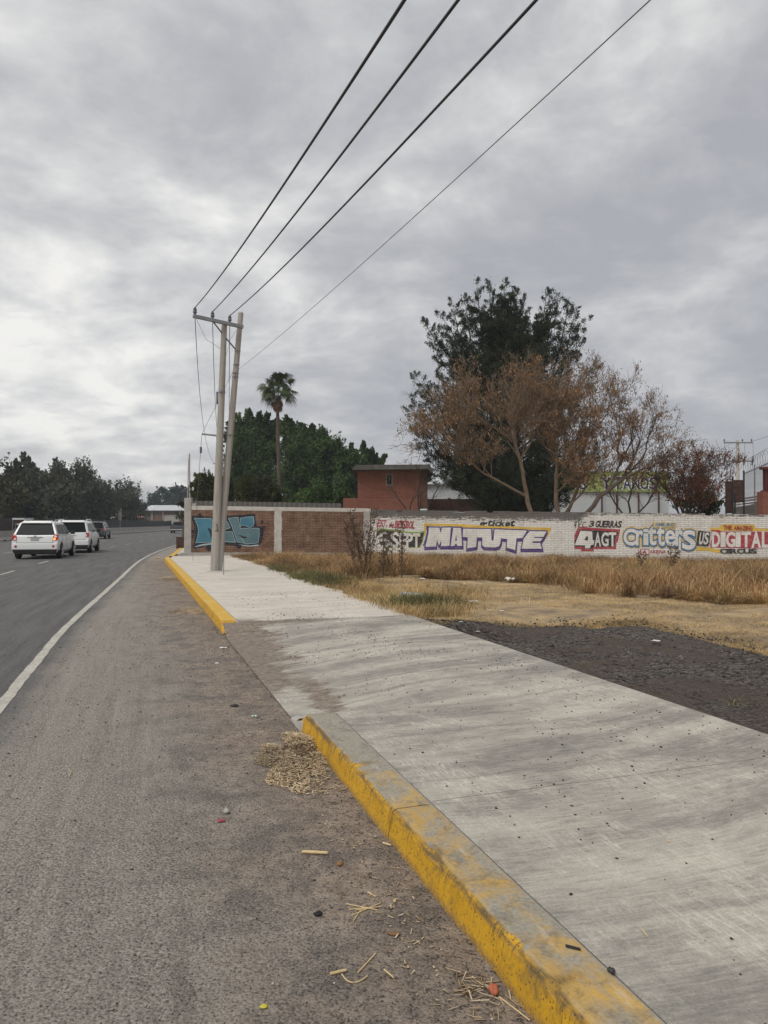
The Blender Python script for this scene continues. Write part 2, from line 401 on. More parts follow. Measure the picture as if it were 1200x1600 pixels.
lane = t.mix(t.ramp(aggv, [(.3, 0), (1, .35)]), lane, (.24, .235, .225))
sh = t.mix(t.ramp(aggv, [(.15, 0), (.9, 1)]), (.22, .197, .170), (.385, .348, .302))
ln2 = t.noise(1, 5, .6, .2, co=t.comb(t.m('MULTIPLY', u_, 11.0), t.m('MULTIPLY', v_, .5)))
sh = t.mix(t.ramp(lng, [(.42, .0), (.62, .5)]), sh, (.36, .325, .282)); sh = t.mix(t.ramp(ln2, [(.54, .0), (.66, .45)]), sh, (.40, .362, .315)); sh = t.mix(t.ramp(ln2, [(.34, .3), (.45, 0)]), sh, (.15, .135, .115))
sh = t.mix(t.ramp(fin, [(.40, 1), (.47, 0)]), sh, (.045, .039, .034)); sh = t.mix(t.ramp(fin, [(.57, 0), (.66, .75)]), sh, (.45, .41, .36))
dirt = t.mix(t.ramp(t.noise(9, 7, .7), [(.35, 0), (.65, 1)]), (.235, .182, .140), (.385, .312, .248))
dirt = t.mix(t.ramp(t.m('ADD', t.m('MULTIPLY', fin, .5), t.m('MULTIPLY', med, .5)), [(.43, .97), (.495, 0)]), dirt, (.055, .045, .040))
c = t.mix(t.sm(uw, -.02, .45), lane, sh)
kerbd = t.attr('kd').outputs['Fac']       # distance to the kerb line
dm = t.m('ADD', t.m('MULTIPLY', t.sm(t.m('ADD', kerbd, t.m('MULTIPLY', t.m('SUBTRACT', bigN, .5), 1.8)), 1.25, .15), 1), 0, True)
c = t.mix(dm, c, dirt)
# darker crumbly patches of loose grit near the kerb
gm = t.m('MULTIPLY', t.ramp(t.noise(2.6, 8, .78, .2), [(.46, 0), (.60, .8)]), t.sm(kerbd, 1.8, .6))
c = t.mix(gm, c, t.mix(t.ramp(fin, [(.42, 0), (.56, 1)]), (.045, .04, .037), (.21, .18, .155)))
h = t.m('ADD', t.m('MULTIPLY', agg, -1.0), t.m('ADD', fin, t.m('MULTIPLY', med, 1.2)))
t.bump(h, .9, .010); M['asphalt'] = t.out(c)
V = []; F = []; UV = []; KD = []
acr_f = sorted(set(acr+[1.5, 1.8, 2.2, 2.5, 2.8, 3.3]))
for i in range(NR+1):
    for a in acr_f:
        p = roadpt(a, i)
        V.append(tuple(p)); UV.append((a, cum[i])); KD.append(max(0.0, -(p-O).dot(KV)) if p.y < 31 else 1.6)
n = len(acr_f)
for i in range(NR):
    for k in range(n-1): q = i*n+k; F.append((q, q+1, q+n+1, q+n))
me = bpy.data.meshes.new('road'); me.from_pydata(V, [], F); me.materials.append(M['asphalt'])
ul = me.uv_layers.new(name='UVMap'); idx = np.zeros(len(me.loops), dtype=np.int32); me.loops.foreach_get('vertex_index', idx)
ul.data.foreach_set('uv', np.array(UV, dtype=np.float32)[idx].ravel())
at = me.attributes.new('kd', 'FLOAT', 'POINT'); at.data.foreach_set('value', KD)
me.update(); road = bpy.data.objects.new('road', me); COL.objects.link(road); road['kind'] = 'structure'

# --- road markings, 4 mm proud
t = NT('road_paint', .8, .3); n1 = t.noise(30, 7, .75); n2 = t.noise(4, 6, .7)
t.bump(t.noise(90, 3), .5, .004)
M['line'] = t.out(t.mix(t.ramp(t.m('ADD', t.m('MULTIPLY', n1, .6), t.m('MULTIPLY', n2, .4)), [(.40, 0), (.60, 1)]), (.30, .285, .25), (.55, .52, .45)))
mb = MB(); V = []; F = []
for i in range(NR+1):
    j1, j2 = random.uniform(-.008, .008), random.uniform(-.008, .008)
    V += [tuple(roadpt(-.055+j1, i, .004)), tuple(roadpt(.055+j2, i, .004))]
for i in range(NR): F.append((2*i, 2*i+1, 2*i+3, 2*i+2))
mb.add(V, F); e = mb.build('edge_line', M['line']); e['kind'] = 'structure'
mb = MB()
for off, s0 in ((-3.75, s_of_Y(22.6)), (-7.7, s_of_Y(38.2)), (-11.4, s_of_Y(38.2)+3)):
    for k in range(-7, 34):
        s = s0+6.3*k
        if s < 1 or s > cum[-1]-8: continue
        for q in range(2):
            a, b = s+q, s+q+1
            mb.add([road_as(off-.05, a, .004), road_as(off+.05, a, .004), road_as(off+.05, b, .004), road_as(off-.05, b, .004)], [(0, 1, 2, 3)])
e = mb.build('lane_dashes', M['line']); e['kind'] = 'structure'

# --- pavement slabs (local x = across, y = along)
def slabmat(name, base, light, dark, streak):
    t = NT(name, .9, .25); x, y, z = t.xyz()
    q1 = t.m('SUBTRACT', y, t.m('MULTIPLY', t.m('POWER', t.m('SUBTRACT', x, .9), 2), .085)); wq = t.m('ADD', q1, t.m('MULTIPLY', t.m('SUBTRACT', t.noise(1.5, 3, .5), .5), .25))
    s1 = t.noise(1, 7, .6, .3, co=t.comb(t.m('MULTIPLY', x, .28), t.m('MULTIPLY', wq, 2.6))); s0 = t.noise(1, 5, .55, 0, co=t.comb(t.m('MULTIPLY', x, .22), t.m('MULTIPLY', wq, 9)))
    s2 = t.noise(1, 7, .7, co=t.comb(t.m('MULTIPLY', x, 7), t.m('MULTIPLY', q1, 55))); s3 = t.noise(1, 6, .72, co=t.map((60, 9, 1), (0, 0, R(24)))); blot = t.noise(1.3, 9, .72, .5); fine = t.noise(110, 5, .75)
    c = t.mix(t.ramp(blot, [(.36, 0), (.64, 1)]), dark, base)
    c = t.mix(t.ramp(s1, [(.46, 0), (.68, streak*.75)]), c, light)
    c = t.mix(t.ramp(s2, [(.46, 0), (.70, streak*.6)]), c, light)
    c = t.mix(t.ramp(s2, [(.30, .5), (.46, 0)]), c, dark)
    c = t.mix(t.m('MULTIPLY', t.ramp(s3, [(.48, 0), (.62, .85)]), t.ramp(blot, [(.48, 0), (.60, 1)])), c, light)
    c = t.mix(t.m('MULTIPLY', t.ramp(s1, [(.34, 1), (.48, 0)]), .42), c, dark)
    c = t.mix(t.m('MULTIPLY', t.ramp(s0, [(.54, 0), (.66, .36)]), t.ramp(blot, [(.3, .4), (.6, 1)])), c, tuple(k*.8 for k in dark))
    c = t.mix(t.ramp(t.noise(5.5, 8, .8, .3), [(.60, 0), (.68, .45)]), c, tuple(k*.62 for k in dark))
    c = t.mix(1, c, t.ramp(fine, [(.3, .76), (.7, 1.18)]), 'MULTIPLY')
    # dirt spread over the lowered part beside the road
    n = t.m('SUBTRACT', t.noise(1, 10, .74, .3, co=t.map((1.4, 4.5, 1), (0, 0, R(-8)))), .5); edge = t.m('ADD', x, t.m('MULTIPLY', n, 2.1))
    drv = t.m('MULTIPLY', t.sm(y, 7.0, 7.5), t.sm(y, 11.9, 11.3)); reach = t.m('ADD', .10, t.m('MULTIPLY', t.sm(y, 7.2, 9.6), .42))
    dm = t.m('MULTIPLY', t.sm(t.m('SUBTRACT', edge, reach), .10, -.02), drv)
    fing = t.m('MULTIPLY', t.sm(t.m('ABSOLUTE', t.m('SUBTRACT', t.m('ADD', x, t.m('MULTIPLY', n, .9)), .36)), .15, .07), t.m('MULTIPLY', t.sm(y, 6.0, 6.4), t.sm(y, 8.2, 7.6))); dm = t.m('MAXIMUM', dm, fing)
    far_dirt = t.m('MULTIPLY', t.sm(t.m('ABSOLUTE', t.m('SUBTRACT', t.m('ADD', y, t.m('MULTIPLY', n, .5)), 11.25)), .22, .06), t.sm(x, 1.9, .9))
    dm = t.m('MAXIMUM', dm, t.m('MULTIPLY', far_dirt, .9))
    dcol = t.mix(t.ramp(t.noise(14, 8, .8), [(.36, 0), (.62, 1)]), (.13, .105, .085), (.31, .255, .205)); dcol = t.mix(t.ramp(fine, [(.38, .8), (.47, 0)]), dcol, (.06, .05, .04))
    c = t.mix(dm, c, dcol)
    t.bump(t.m('ADD', t.m('MULTIPLY', s2, 1.0), t.m('MULTIPLY', fine, .35)), .35, .006)
    return t.out(c)
M['slab_near'] = slabmat('brushed_concrete', (.37, .345, .30), (.61, .56, .475), (.195, .182, .162), .72)
M['slab_far'] = slabmat('pale_concrete', (.58, .53, .455), (.70, .65, .57), (.47, .425, .365), .6)
KW = .20; SW = 2.86
def frange(a, b, n): return [a+(b-a)*i/n for i in range(n+1)]
def slab(name, t0, t1, mat, w0=KW+.012, w1=SW, jag=0):
    ts = frange(t0, t1, max(2, int((t1-t0)/.12))); ws = frange(w0, w1, 22)
    def zf(w, t_):
        ww = w
        if w == w1: ww = w+jag*(.06*math.sin(t_*2.1)+.05*math.sin(t_*5.3))
        return (ww, t_, slab_z(w, t_))
    ws2 = ws
    o = grid(name, ws2, ts, zf, mat, loc=O, rz=KROT)
    # skirt down the outer side
    mb = MB(); V = []
    for t_ in ts: V += [(w1+jag*(.06*math.sin(t_*2.1)+.05*math.sin(t_*5.3)), t_, slab_z(w1, t_)), (w1+.02, t_, -.1)]
    me = o.data; return o
# joints: gaps 8 mm wide between slabs with a dark bed below
slab('pavement', -4, 4.02-.002, M['slab_near'])
slab('pavement', 4.02+.002, 6.10, M['slab_near'])
slab('pavement', 6.102, 11.30, M['slab_near'], w0=-.03)
mb = MB(); mb.hexa([Vector(v) for v in ((-.045, 5.98, -.05), (.10, 6.0, -.05), (.05, 6.45, -.05), (-.05, 6.4, -.05), (-.02, 6.0, .08), (.10, 6.0, .085), (.03, 6.45, .018), (-.035, 6.4, .014))]); o = mb.build('kerb_end', M['concrete'], bevel=.012); o.location = O; o.rotation_euler = (0, 0, KROT); o['kind'] = 'structure'
slab('pavement', 11.31, 19.6, M['slab_far'], jag=1)
slab('pavement', 19.61, 33.5, M['slab_far'], jag=1)
g = grid('pavement_bed', [KW-.02, SW-.02], frange(-4, 33.4, 260), lambda w, t_: (w, t_, slab_z(w, t_)-.007), M['concrete'], loc=O, rz=KROT)
mb = MB()
for a, b in ((-4, 33.5),):
    ts = frange(a, b, 120)
    for i in range(len(ts)-1):
        p = ts[i]; q = ts[i+1]
        mb.add([(SW, p, .149), (SW, q, .149), (SW+.01, q, -.05), (SW+.01, p, -.05)], [(0, 1, 2, 3)])
o = mb.build('pavement_edge', M['concrete']); o.location = O; o.rotation_euler = (0, 0, KROT); o['kind'] = 'structure'

# tooled score lines along the slab: raised slurry ridges + scraped groove
mb = MB(); ts = frange(-4, 6.0, 160)
def ridge(w, wd, hh, wob, ts):
    for i in range(len(ts)-1):
        a, b = ts[i], ts[i+1]
        wa = w(a)+wob*math.sin(a*9.1)*.5; wb_ = w(b)+wob*math.sin(b*9.1)*.5
        za, zb = slab_z(wa, a)+.001, slab_z(wb_, b)+.001
        mb.add([(wa-wd, a, za), (wa, a, za+hh), (wa+wd, a, za), (wb_-wd, b, zb), (wb_, b, zb+hh), (wb_+wd, b, zb)], [(0, 1, 4, 3), (1, 2, 5, 4)])
ridge(lambda a: KW+.020, .004, .002, .006, ts)
ridge(lambda a: .335, .0028, .0012, .004, frange(-4, 4.9, 130))
o = mb.build('slab_ridge', M['slab_near']); o.location = O; o.rotation_euler = (0, 0, KROT); o['kind'] = 'structure'

# --- kerbs: yellow paint worn off to grey concrete on the top
def kerbmat(name, wear_near):
    t = NT(name, .7, .35); x, y, z = t.xyz()
    ge = t.N.new('ShaderNodeNewGeometry'); nz = t.xyz(ge.outputs['Normal'])[2]
    top = t.sm(z, .143, .1505)
    fine = t.noise(60, 6, .75); mid = t.noise(3.2, 8, .68, .5); st = t.noise(1, 6, .7, co=t.map((14, 3, 14), (0, 0, R(20))))
    drip = t.noise(1, 5, .7, co=t.comb(t.m('MULTIPLY', y, 55), t.m('MULTIPLY', z, 5), 0.0)); spk = t.vor(55, out=0)
    yel = t.mix(t.ramp(t.noise(7, 6, .7), [(.3, 0), (.7, 1)]), (.47, .25, .010), (.68, .38, .018))
    grey = t.mix(t.ramp(fine, [(.3, 0), (.7, 1)]), (.20, .18, .14), (.40, .365, .30))
    # yellow on the top survives in patches; far from the dirty driveway the paint is nearly whole
    if wear_near:
        yl = t.sm(y, 5.5, 4.1)
        k = t.m('ADD', t.m('MULTIPLY', mid, .7), t.m('MULTIPLY', st, .3)); k = t.m('ADD', k, t.m('MULTIPLY', t.m('SUBTRACT', yl, 1), .22))
        k = t.m('ADD', k, t.m('MULTIPLY', t.sm(y, 3.0, 2.0), .05))
        worn = t.mix(t.ramp(k, [(.45, 0), (.585, .85)]), grey, t.mix(.30, yel, (.36, .29, .16)))
        worn = t.mix(t.ramp(t.noise(9, 7, .8, .4), [(.50, 0), (.62, .6)]), worn, (.13, .115, .09))
        worn = t.mix(t.ramp(st, [(.60, 0), (.70, .5)]), worn, (.55, .53, .48))
    else:
        k = t.m('ADD', t.m('MULTIPLY', mid, .6), t.m('MULTIPLY', fine, .4))
        worn = t.mix(t.ramp(k, [(.33, 0), (.45, 1)]), grey, (.58, .35, .045))
        worn = t.mix(t.ramp(t.noise(1.1, 4, .6), [(.5, 0), (.7, .4)]), worn, (.66, .52, .24))
    side = t.mix(t.m('MULTIPLY', t.ramp(drip, [(.52, 0), (.66, .9)]), t.sm(z, .02, .14)), yel, (.05, .042, .03))
    side = t.mix(t.ramp(spk, [(.16, .9), (.24, 0)]), side, (.05, .04, .03)); side = t.mix(t.ramp(t.noise(14, 7, .75), [(.52, 0), (.64, .6)]), side, (.20, .125, .03)); side = t.mix(t.ramp(t.noise(3.0, 8, .75, .6), [(.54, 0), (.64, .55)]), side, (.13, .095, .05))
    side = t.mix(t.m('MULTIPLY', t.ramp(fine, [(.4, 1), (.6, .2)]), t.sm(z, .045, .0)), side, (.17, .12, .085))
    lip = t.m('MULTIPLY', t.sm(z, .11, .132), t.sm(z, .154, .147)); side = t.mix(t.m('MULTIPLY', lip, t.ramp(st, [(.40, .0), (.56, .8)] if wear_near else [(.5, 0), (.6, .35)])), side, (.07, .06, .045) if wear_near else (.2, .13, .04))
    c = t.mix(top, side, worn)
    t.bump(t.m('ADD', fine, t.m('MULTIPLY', spk, .6)), .45, .006)
    return t.out(c)
M['kerb_near'] = kerbmat('worn_yellow_kerb', True); M['kerb_far'] = kerbmat('yellow_kerb', False)
def kerb(name, t0, t1, mat, end0=0, end1=0):
    """battered road face, rounded arris, flat top 0.2 m wide; end heights may drop"""
    mb = MB(); ts = frange(t0, t1, max(2, int((t1-t0)/.045))); prof = [(-.045, -.08), (-.028, .03), (-.012, .12), (-.004, .138), (.006, .147), (.02, .1515), (KW, .152), (KW, -.08)]
    V = []; n = len(prof)
    rk = random.Random(int(t0*10)+99); chip = [0]*len(ts)
    for _ in range(int((t1-t0)*1.6)):
        c_ = rk.randrange(len(ts)); chip[c_] = rk.uniform(.3, 1)
        if c_+1 < len(ts): chip[c_+1] = rk.uniform(.1, .6)
    for ci, t_ in enumerate(ts):
        jz = .0015*math.sin(t_*17)+.001*math.sin(t_*41); jw = .002*math.sin(t_*23)+.0015*math.sin(t_*7)
        h = 1-(sstep(t_, t1-end1, t1) if end1 else 0)*.44
        if end0: h = min(h, 1-(1-sstep(t_, t0, t0+end0))*.86)
        for w, z in prof:
            if z > .13 and w < .03: w = w+.014*chip[ci]*(1 if w < .01 else .5); z = z-.012*chip[ci]*(.8 if w > .01 else .4)
            zz_ = z if z < 0 else z*h+(jz if z > .1 else 0)
            V.append((w+(jw if w < .1 else 0), t_, zz_))
    F = []
    for i in range(len(ts)-1):
        for k in range(n-1): q = i*n+k; F.append((q, q+n, q+n+1, q+1))
    F.append(tuple(range(n))); F.append(tuple(reversed(range((len(ts)-1)*n, len(ts)*n))))
    mb.add(V, F); o = mb.build(name, mat, smooth=False); o.location = O; o.rotation_euler = (0, 0, KROT); o['kind'] = 'structure'
    return o
kerb('kerb', -4, 3.98, M['kerb_near']); kerb('kerb', 3.99, 6.09, M['kerb_near'], end1=.17)
kerb('kerb', 11.2, 31.7, M['kerb_far'], end0=.45)
# low concrete lip of the driveway between the two kerbs
# kerb and pavement going on past the end of the wall, turning with the road
KC = [K(0, 31.72), Vector((-9.75, 34.2, 0)), Vector((-10.6, 37.9, 0)), Vector((-12.75, 47, 0)), Vector((-14.6, 57, 0)), Vector((-17.4, 75, 0)), Vector((-21.6, 105, 0)), Vector((-26.3, 143, 0)), Vector((-31, 190, 0))]
mb = MB(); mp = MB()
for i in range(len(KC)-1):
    a, b = KC[i], KC[i+1]; d = (b-a).normalized(); r = Vector((d.y, -d.x, 0))
    mb.hexa([a+Vector((0, 0, -.08)), a+r*.2+Vector((0, 0, -.08)), b+r*.2+Vector((0, 0, -.08)), b+Vector((0, 0, -.08)),
             a+Vector((0, 0, .15)), a+r*.2+Vector((0, 0, .15)), b+r*.2+Vector((0, 0, .15)), b+Vector((0, 0, .15))])
    if i: mp.hexa([a+r*.21+Vector((0, 0, -.08)), a+r*2.4+Vector((0, 0, -.08)), b+r*2.4+Vector((0, 0, -.08)), b+r*.21+Vector((0, 0, -.08)),
             a+r*.21+Vector((0, 0, .146)), a+r*2.4+Vector((0, 0, .146)), b+r*2.4+Vector((0, 0, .146)), b+r*.21+Vector((0, 0, .146))])
mb.build('kerb', plain('yellow_kerb_paint', (.62, .38, .05), .7, .3, 3))['kind'] = 'structure'
mp.build('pavement', M['concrete_light'])['kind'] = 'structure'

# --- heap of dark asphalt millings spread over the lot
t = NT('asphalt_millings', .95, .15)
a_ = t.vor(38, out=1); av = t.xyz(a_)[0]; f_ = t.noise(90, 4, .8); b_ = t.noise(1.2, 6, .65)
c = t.mix(t.ramp(av, [(.2, 0), (.95, 1)]), (.036, .031, .028), (.20, .175, .155))
c = t.mix(t.ramp(b_, [(.44, 0), (.56, .8)]), c, t.mix(f_, (.05, .04, .034), (.16, .125, .105))); c = t.mix(t.ramp(f_, [(.56, 0), (.68, .8)]), c, (.27, .245, .22))
gr = t.noise(1.7, 6, .7); c = t.mix(t.m('MULTIPLY', t.ramp(gr, [(.60, 0), (.70, .8)]), t.ramp(f_, [(.4, 0), (.6, 1)])), c, (.19, .17, .06))
t.bump(t.m('ADD', t.vor(38), f_), 1, .02); M['millings'] = t.out(c)
far_edge = [G(*p, .12) for p in ((668, 970), (700, 972), (735, 974), (770, 976), (812, 977), (850, 975), (880, 972), (910, 976), (940, 974), (970, 969), (1000, 972), (1050, 984), (1100, 996), (1150, 1008), (1200, 1018), (1290, 1038), (1400, 1060))]
near_t = [(p-O).dot(KU) for p in far_edge]
mb = MB(); V = []; F = []; nj = 60; pts = []
fe = []
for i in range(len(far_edge)-1):
    for k in range(7): fe.append(far_edge[i].lerp(far_edge[i+1], k/7))
for i, f in enumerate(fe):
    tt = (f-O).dot(KU); tn = tt*.97-.25*i/len(fe)*0
    tn = 11.0-(11.0+1.5)*i/(len(fe)-1)
    nr = K(SW+.012, tn)
    for j in range(nj+1):
        u = j/nj; p = nr.lerp(f, u)
        e = min(1, (1-u)*5, i/6, (len(fe)-1-i)/6+.2); e = max(0, e); e = max(e, .9-u*8); e *= 1-.35*(u > .8)*(math.sin(i*1.7)+math.sin(i*.61+2)+1)*.3
        n = .018*math.sin(p.x*3.1+1)*math.sin(p.y*2.3)+.012*math.sin(p.x*9+p.y*5)+random.uniform(-.007, .007)
        ridge_ = .035*math.exp(-((u-.86)/.08)**2)
        V.append((p.x+random.uniform(-.03, .03)*(0 < j < nj), p.y+random.uniform(-.03, .03)*(j > 0), .078+(.068+n*min(1, u*6)+ridge_)*e))
for i in range(len(fe)-1):
    for j in range(nj): q = i*(nj+1)+j; F.append((q, q+nj+1, q+nj+2, q+1))
mb.add(V, F); mb.build('asphalt_millings', M['millings'], smooth=True)['kind'] = 'structure'

# ---------------------------------------------------------------- the two walls
def wallplane(A, B):
    d = (B-A); d.z = 0; L = d.length; d.normalize(); nrm = Vector((-d.y, d.x, 0))
    def W(px, py):
        r = ray(px, py); C = Vector((0, 0, CAMH)); k = (A-C).dot(nrm)/r.dot(nrm); p = C+r*k
        return ((p-A).dot(d), p.z)
    return W, L, math.atan2(d.y, d.x)
A1 = G(288, 868, .15); B1 = Vector((P(580, 868, 32.9).x, 32.9, .15)); A1 = Vector((A1.x, 33.1, 0)); B1.z = 0
W1, L1, RZ1 = wallplane(A1, B1)
# brick wall materials
t = NT('brickwork', .92, .2); x, y, z = t.xyz(); co = t.comb(x, z)
n = t.noise(2.5, 6, .7, co=co); n3 = t.noise(30, 4, .7, co=co)
br = t.brick(1, co, (.135, .060, .038), (.22, .110, .070), (.30, .25, .20), .28, .072, .009)
c = t.mix(t.ramp(n, [(.45, 0), (.60, .6)]), br[0], (.10, .05, .035)); c = t.mix(t.ramp(t.noise(6, 8, .75, .8, co=co), [(.54, 0), (.66, .6)]), c, (.33, .22, .16)); c = t.mix(t.ramp(t.noise(1.1, 6, .7, 1, co=co), [(.58, 0), (.68, .4)]), c, (.34, .26, .20))
c = t.mix(1, c, t.ramp(n3, [(.3, .75), (.7, 1.2)]), 'MULTIPLY')
t.bump(t.m('ADD', t.m('MULTIPLY', br[1], -1.5), n3), .6, .015); M['brick'] = t.out(c)
t = NT('orange_brickwork', .92, .2); x, y, z = t.xyz(); co = t.comb(t.m('ADD', x, y), z)
n = t.noise(1.5, 6, .7, co=co); n3 = t.noise(30, 4, .7, co=co)
br = t.brick(1, co, (.19, .068, .046), (.235, .090, .062), (.20, .12, .09), .28, .072, .008)
c = t.mix(1, br[0], t.ramp(n, [(.3, .8), (.7, 1.15)]), 'MULTIPLY'); t.bump(t.m('MULTIPLY', br[1], -1), .4, .01); M['brick_orange'] = t.out(c)
t = NT('whitewashed_brick', .88, .25); x, y, z = t.xyz(); co = t.comb(x, z)
br = t.brick(1, co, (.76, .74, .70), (.68, .66, .62), (.46, .43, .39), .28, .072, .012)
n = t.noise(1.4, 8, .7, 1, co=co); n3 = t.noise(34, 5, .75, co=co); n4 = t.noise(9, 6, .75, co=co); hs = t.noise(1, 6, .75, co=t.comb(t.m('MULTIPLY', x, 2.2), t.m('MULTIPLY', z, 16)))
c = t.mix(1, br[0], t.ramp(n3, [(.3, .85), (.65, 1.07)]), 'MULTIPLY')
c = t.mix(t.ramp(t.m('ADD', t.m('MULTIPLY', n4, .5), t.m('MULTIPLY', n3, .5)), [(.60, 0), (.70, .6)]), c, (.30, .21, .16))
c = t.mix(t.ramp(t.noise(.9, 9, .78, .8, co=co), [(.52, 0), (.62, .42)]), c, (.42, .37, .31)); c = t.mix(t.ramp(t.noise(1, 7, .75, co=t.comb(t.m('MULTIPLY', x, 5), t.m('MULTIPLY', z, .9))), [(.58, 0), (.70, .4)]), c, (.30, .27, .23))
# damp black mould along the coping, heavier over the first nine metres
topd = t.m('SUBTRACT', t.m('SUBTRACT', 2.16, t.m('MULTIPLY', x, .0165)), z)
lft = t.m('ADD', .06, t.m('MULTIPLY', t.sm(x, 9.4, 8.9), .30))
k = t.m('SUBTRACT', t.m('ADD', topd, t.m('MULTIPLY', t.m('SUBTRACT', t.m('ADD', t.m('MULTIPLY', hs, .6), t.m('MULTIPLY', n4, .4)), .5), 1.5)), lft)
md = t.sm(k, .10, -.10); c = t.mix(t.m('MULTIPLY', md, .9), c, t.mix(n3, (.025, .023, .022), (.13, .115, .10)))
c = t.mix(t.m('MULTIPLY', t.sm(z, .42, .12), t.ramp(n4, [(.42, 0), (.6, .6)])), c, (.30, .26, .2))
t.bump(t.m('ADD', t.m('MULTIPLY', br[1], -1.5), n3), .5, .015); M['whitewash'] = t.out(c)

bw = empty('brick_wall', A1, 'bare red brick wall with concrete frame and blue graffiti behind the leaning poles', 'wall', rz=RZ1)
def topz1(px): return W1(px, 790.2+(px-302)*.016)[1]
def s1(px): return W1(px, 830)[0]
zl, zr = topz1(299), topz1(580)
mb = MB(); mb.hexa([(0, 0, -.1), (L1, 0, -.1), (L1, .15, -.1), (0, .15, -.1), (0, 0, zl-.19), (L1, 0, zr-.16), (L1, .15, zr-.16), (0, .15, zl-.19)])
mb.build('brickwork', M['brick'], bw)
mb = MB(); mb.hexa([(.1, -.012, zl-.19), (L1, -.012, zr-.16), (L1, .165, zr-.16), (.1, .165, zl-.19), (.1, -.012, zl), (L1, -.012, zr), (L1, .165, zr), (.1, .165, zl)])
mb.build('top_beam', M['concrete_light'], bw, bevel=.01)
mb = MB(); a, b = s1(288), s1(299.2); mb.box(((a+b)/2, .07, 1.3), (b-a, .22, 2*(W1(293, 778)[1]-1.3)+.0))
mb.box((a+.42, .07, zl+.05), (.18, .16, .1)); mb.build('corner_column', M['concrete'], bw, bevel=.012)
def rough_column(px0, px1, z1, nm, mat):
    mb = MB(); a, b = s1(px0), s1(px1); n = 26; V = []; rn = random.Random(px0)
    for i in range(n+1):
        z = .1+(z1-.1)*i/n; ja, jb = rn.uniform(-.02, .02), rn.uniform(-.025, .025)
        V += [(a+ja, -.001, z), (a+ja+.01, -.02, z), (b+jb-.01, -.02, z), (b+jb, -.001, z)]
    F = [(4*i+k, 4*i+k+1, 4*i+k+5, 4*i+k+4) for i in range(n) for k in range(3)]
    mb.add(V, F); return mb.build(nm, mat, bw)
rough_column(428.5, 440.5, topz1(435)-.175, 'column', M['concrete_light'])
rough_column(568, 579, topz1(573)-.162, 'column', M['concrete'])
mb = MB(); mb.box((L1/2-.1, -.03, .12), (L1+.5, .16, .26)); mb.build('plinth', M['concrete'], bw, bevel=.015)

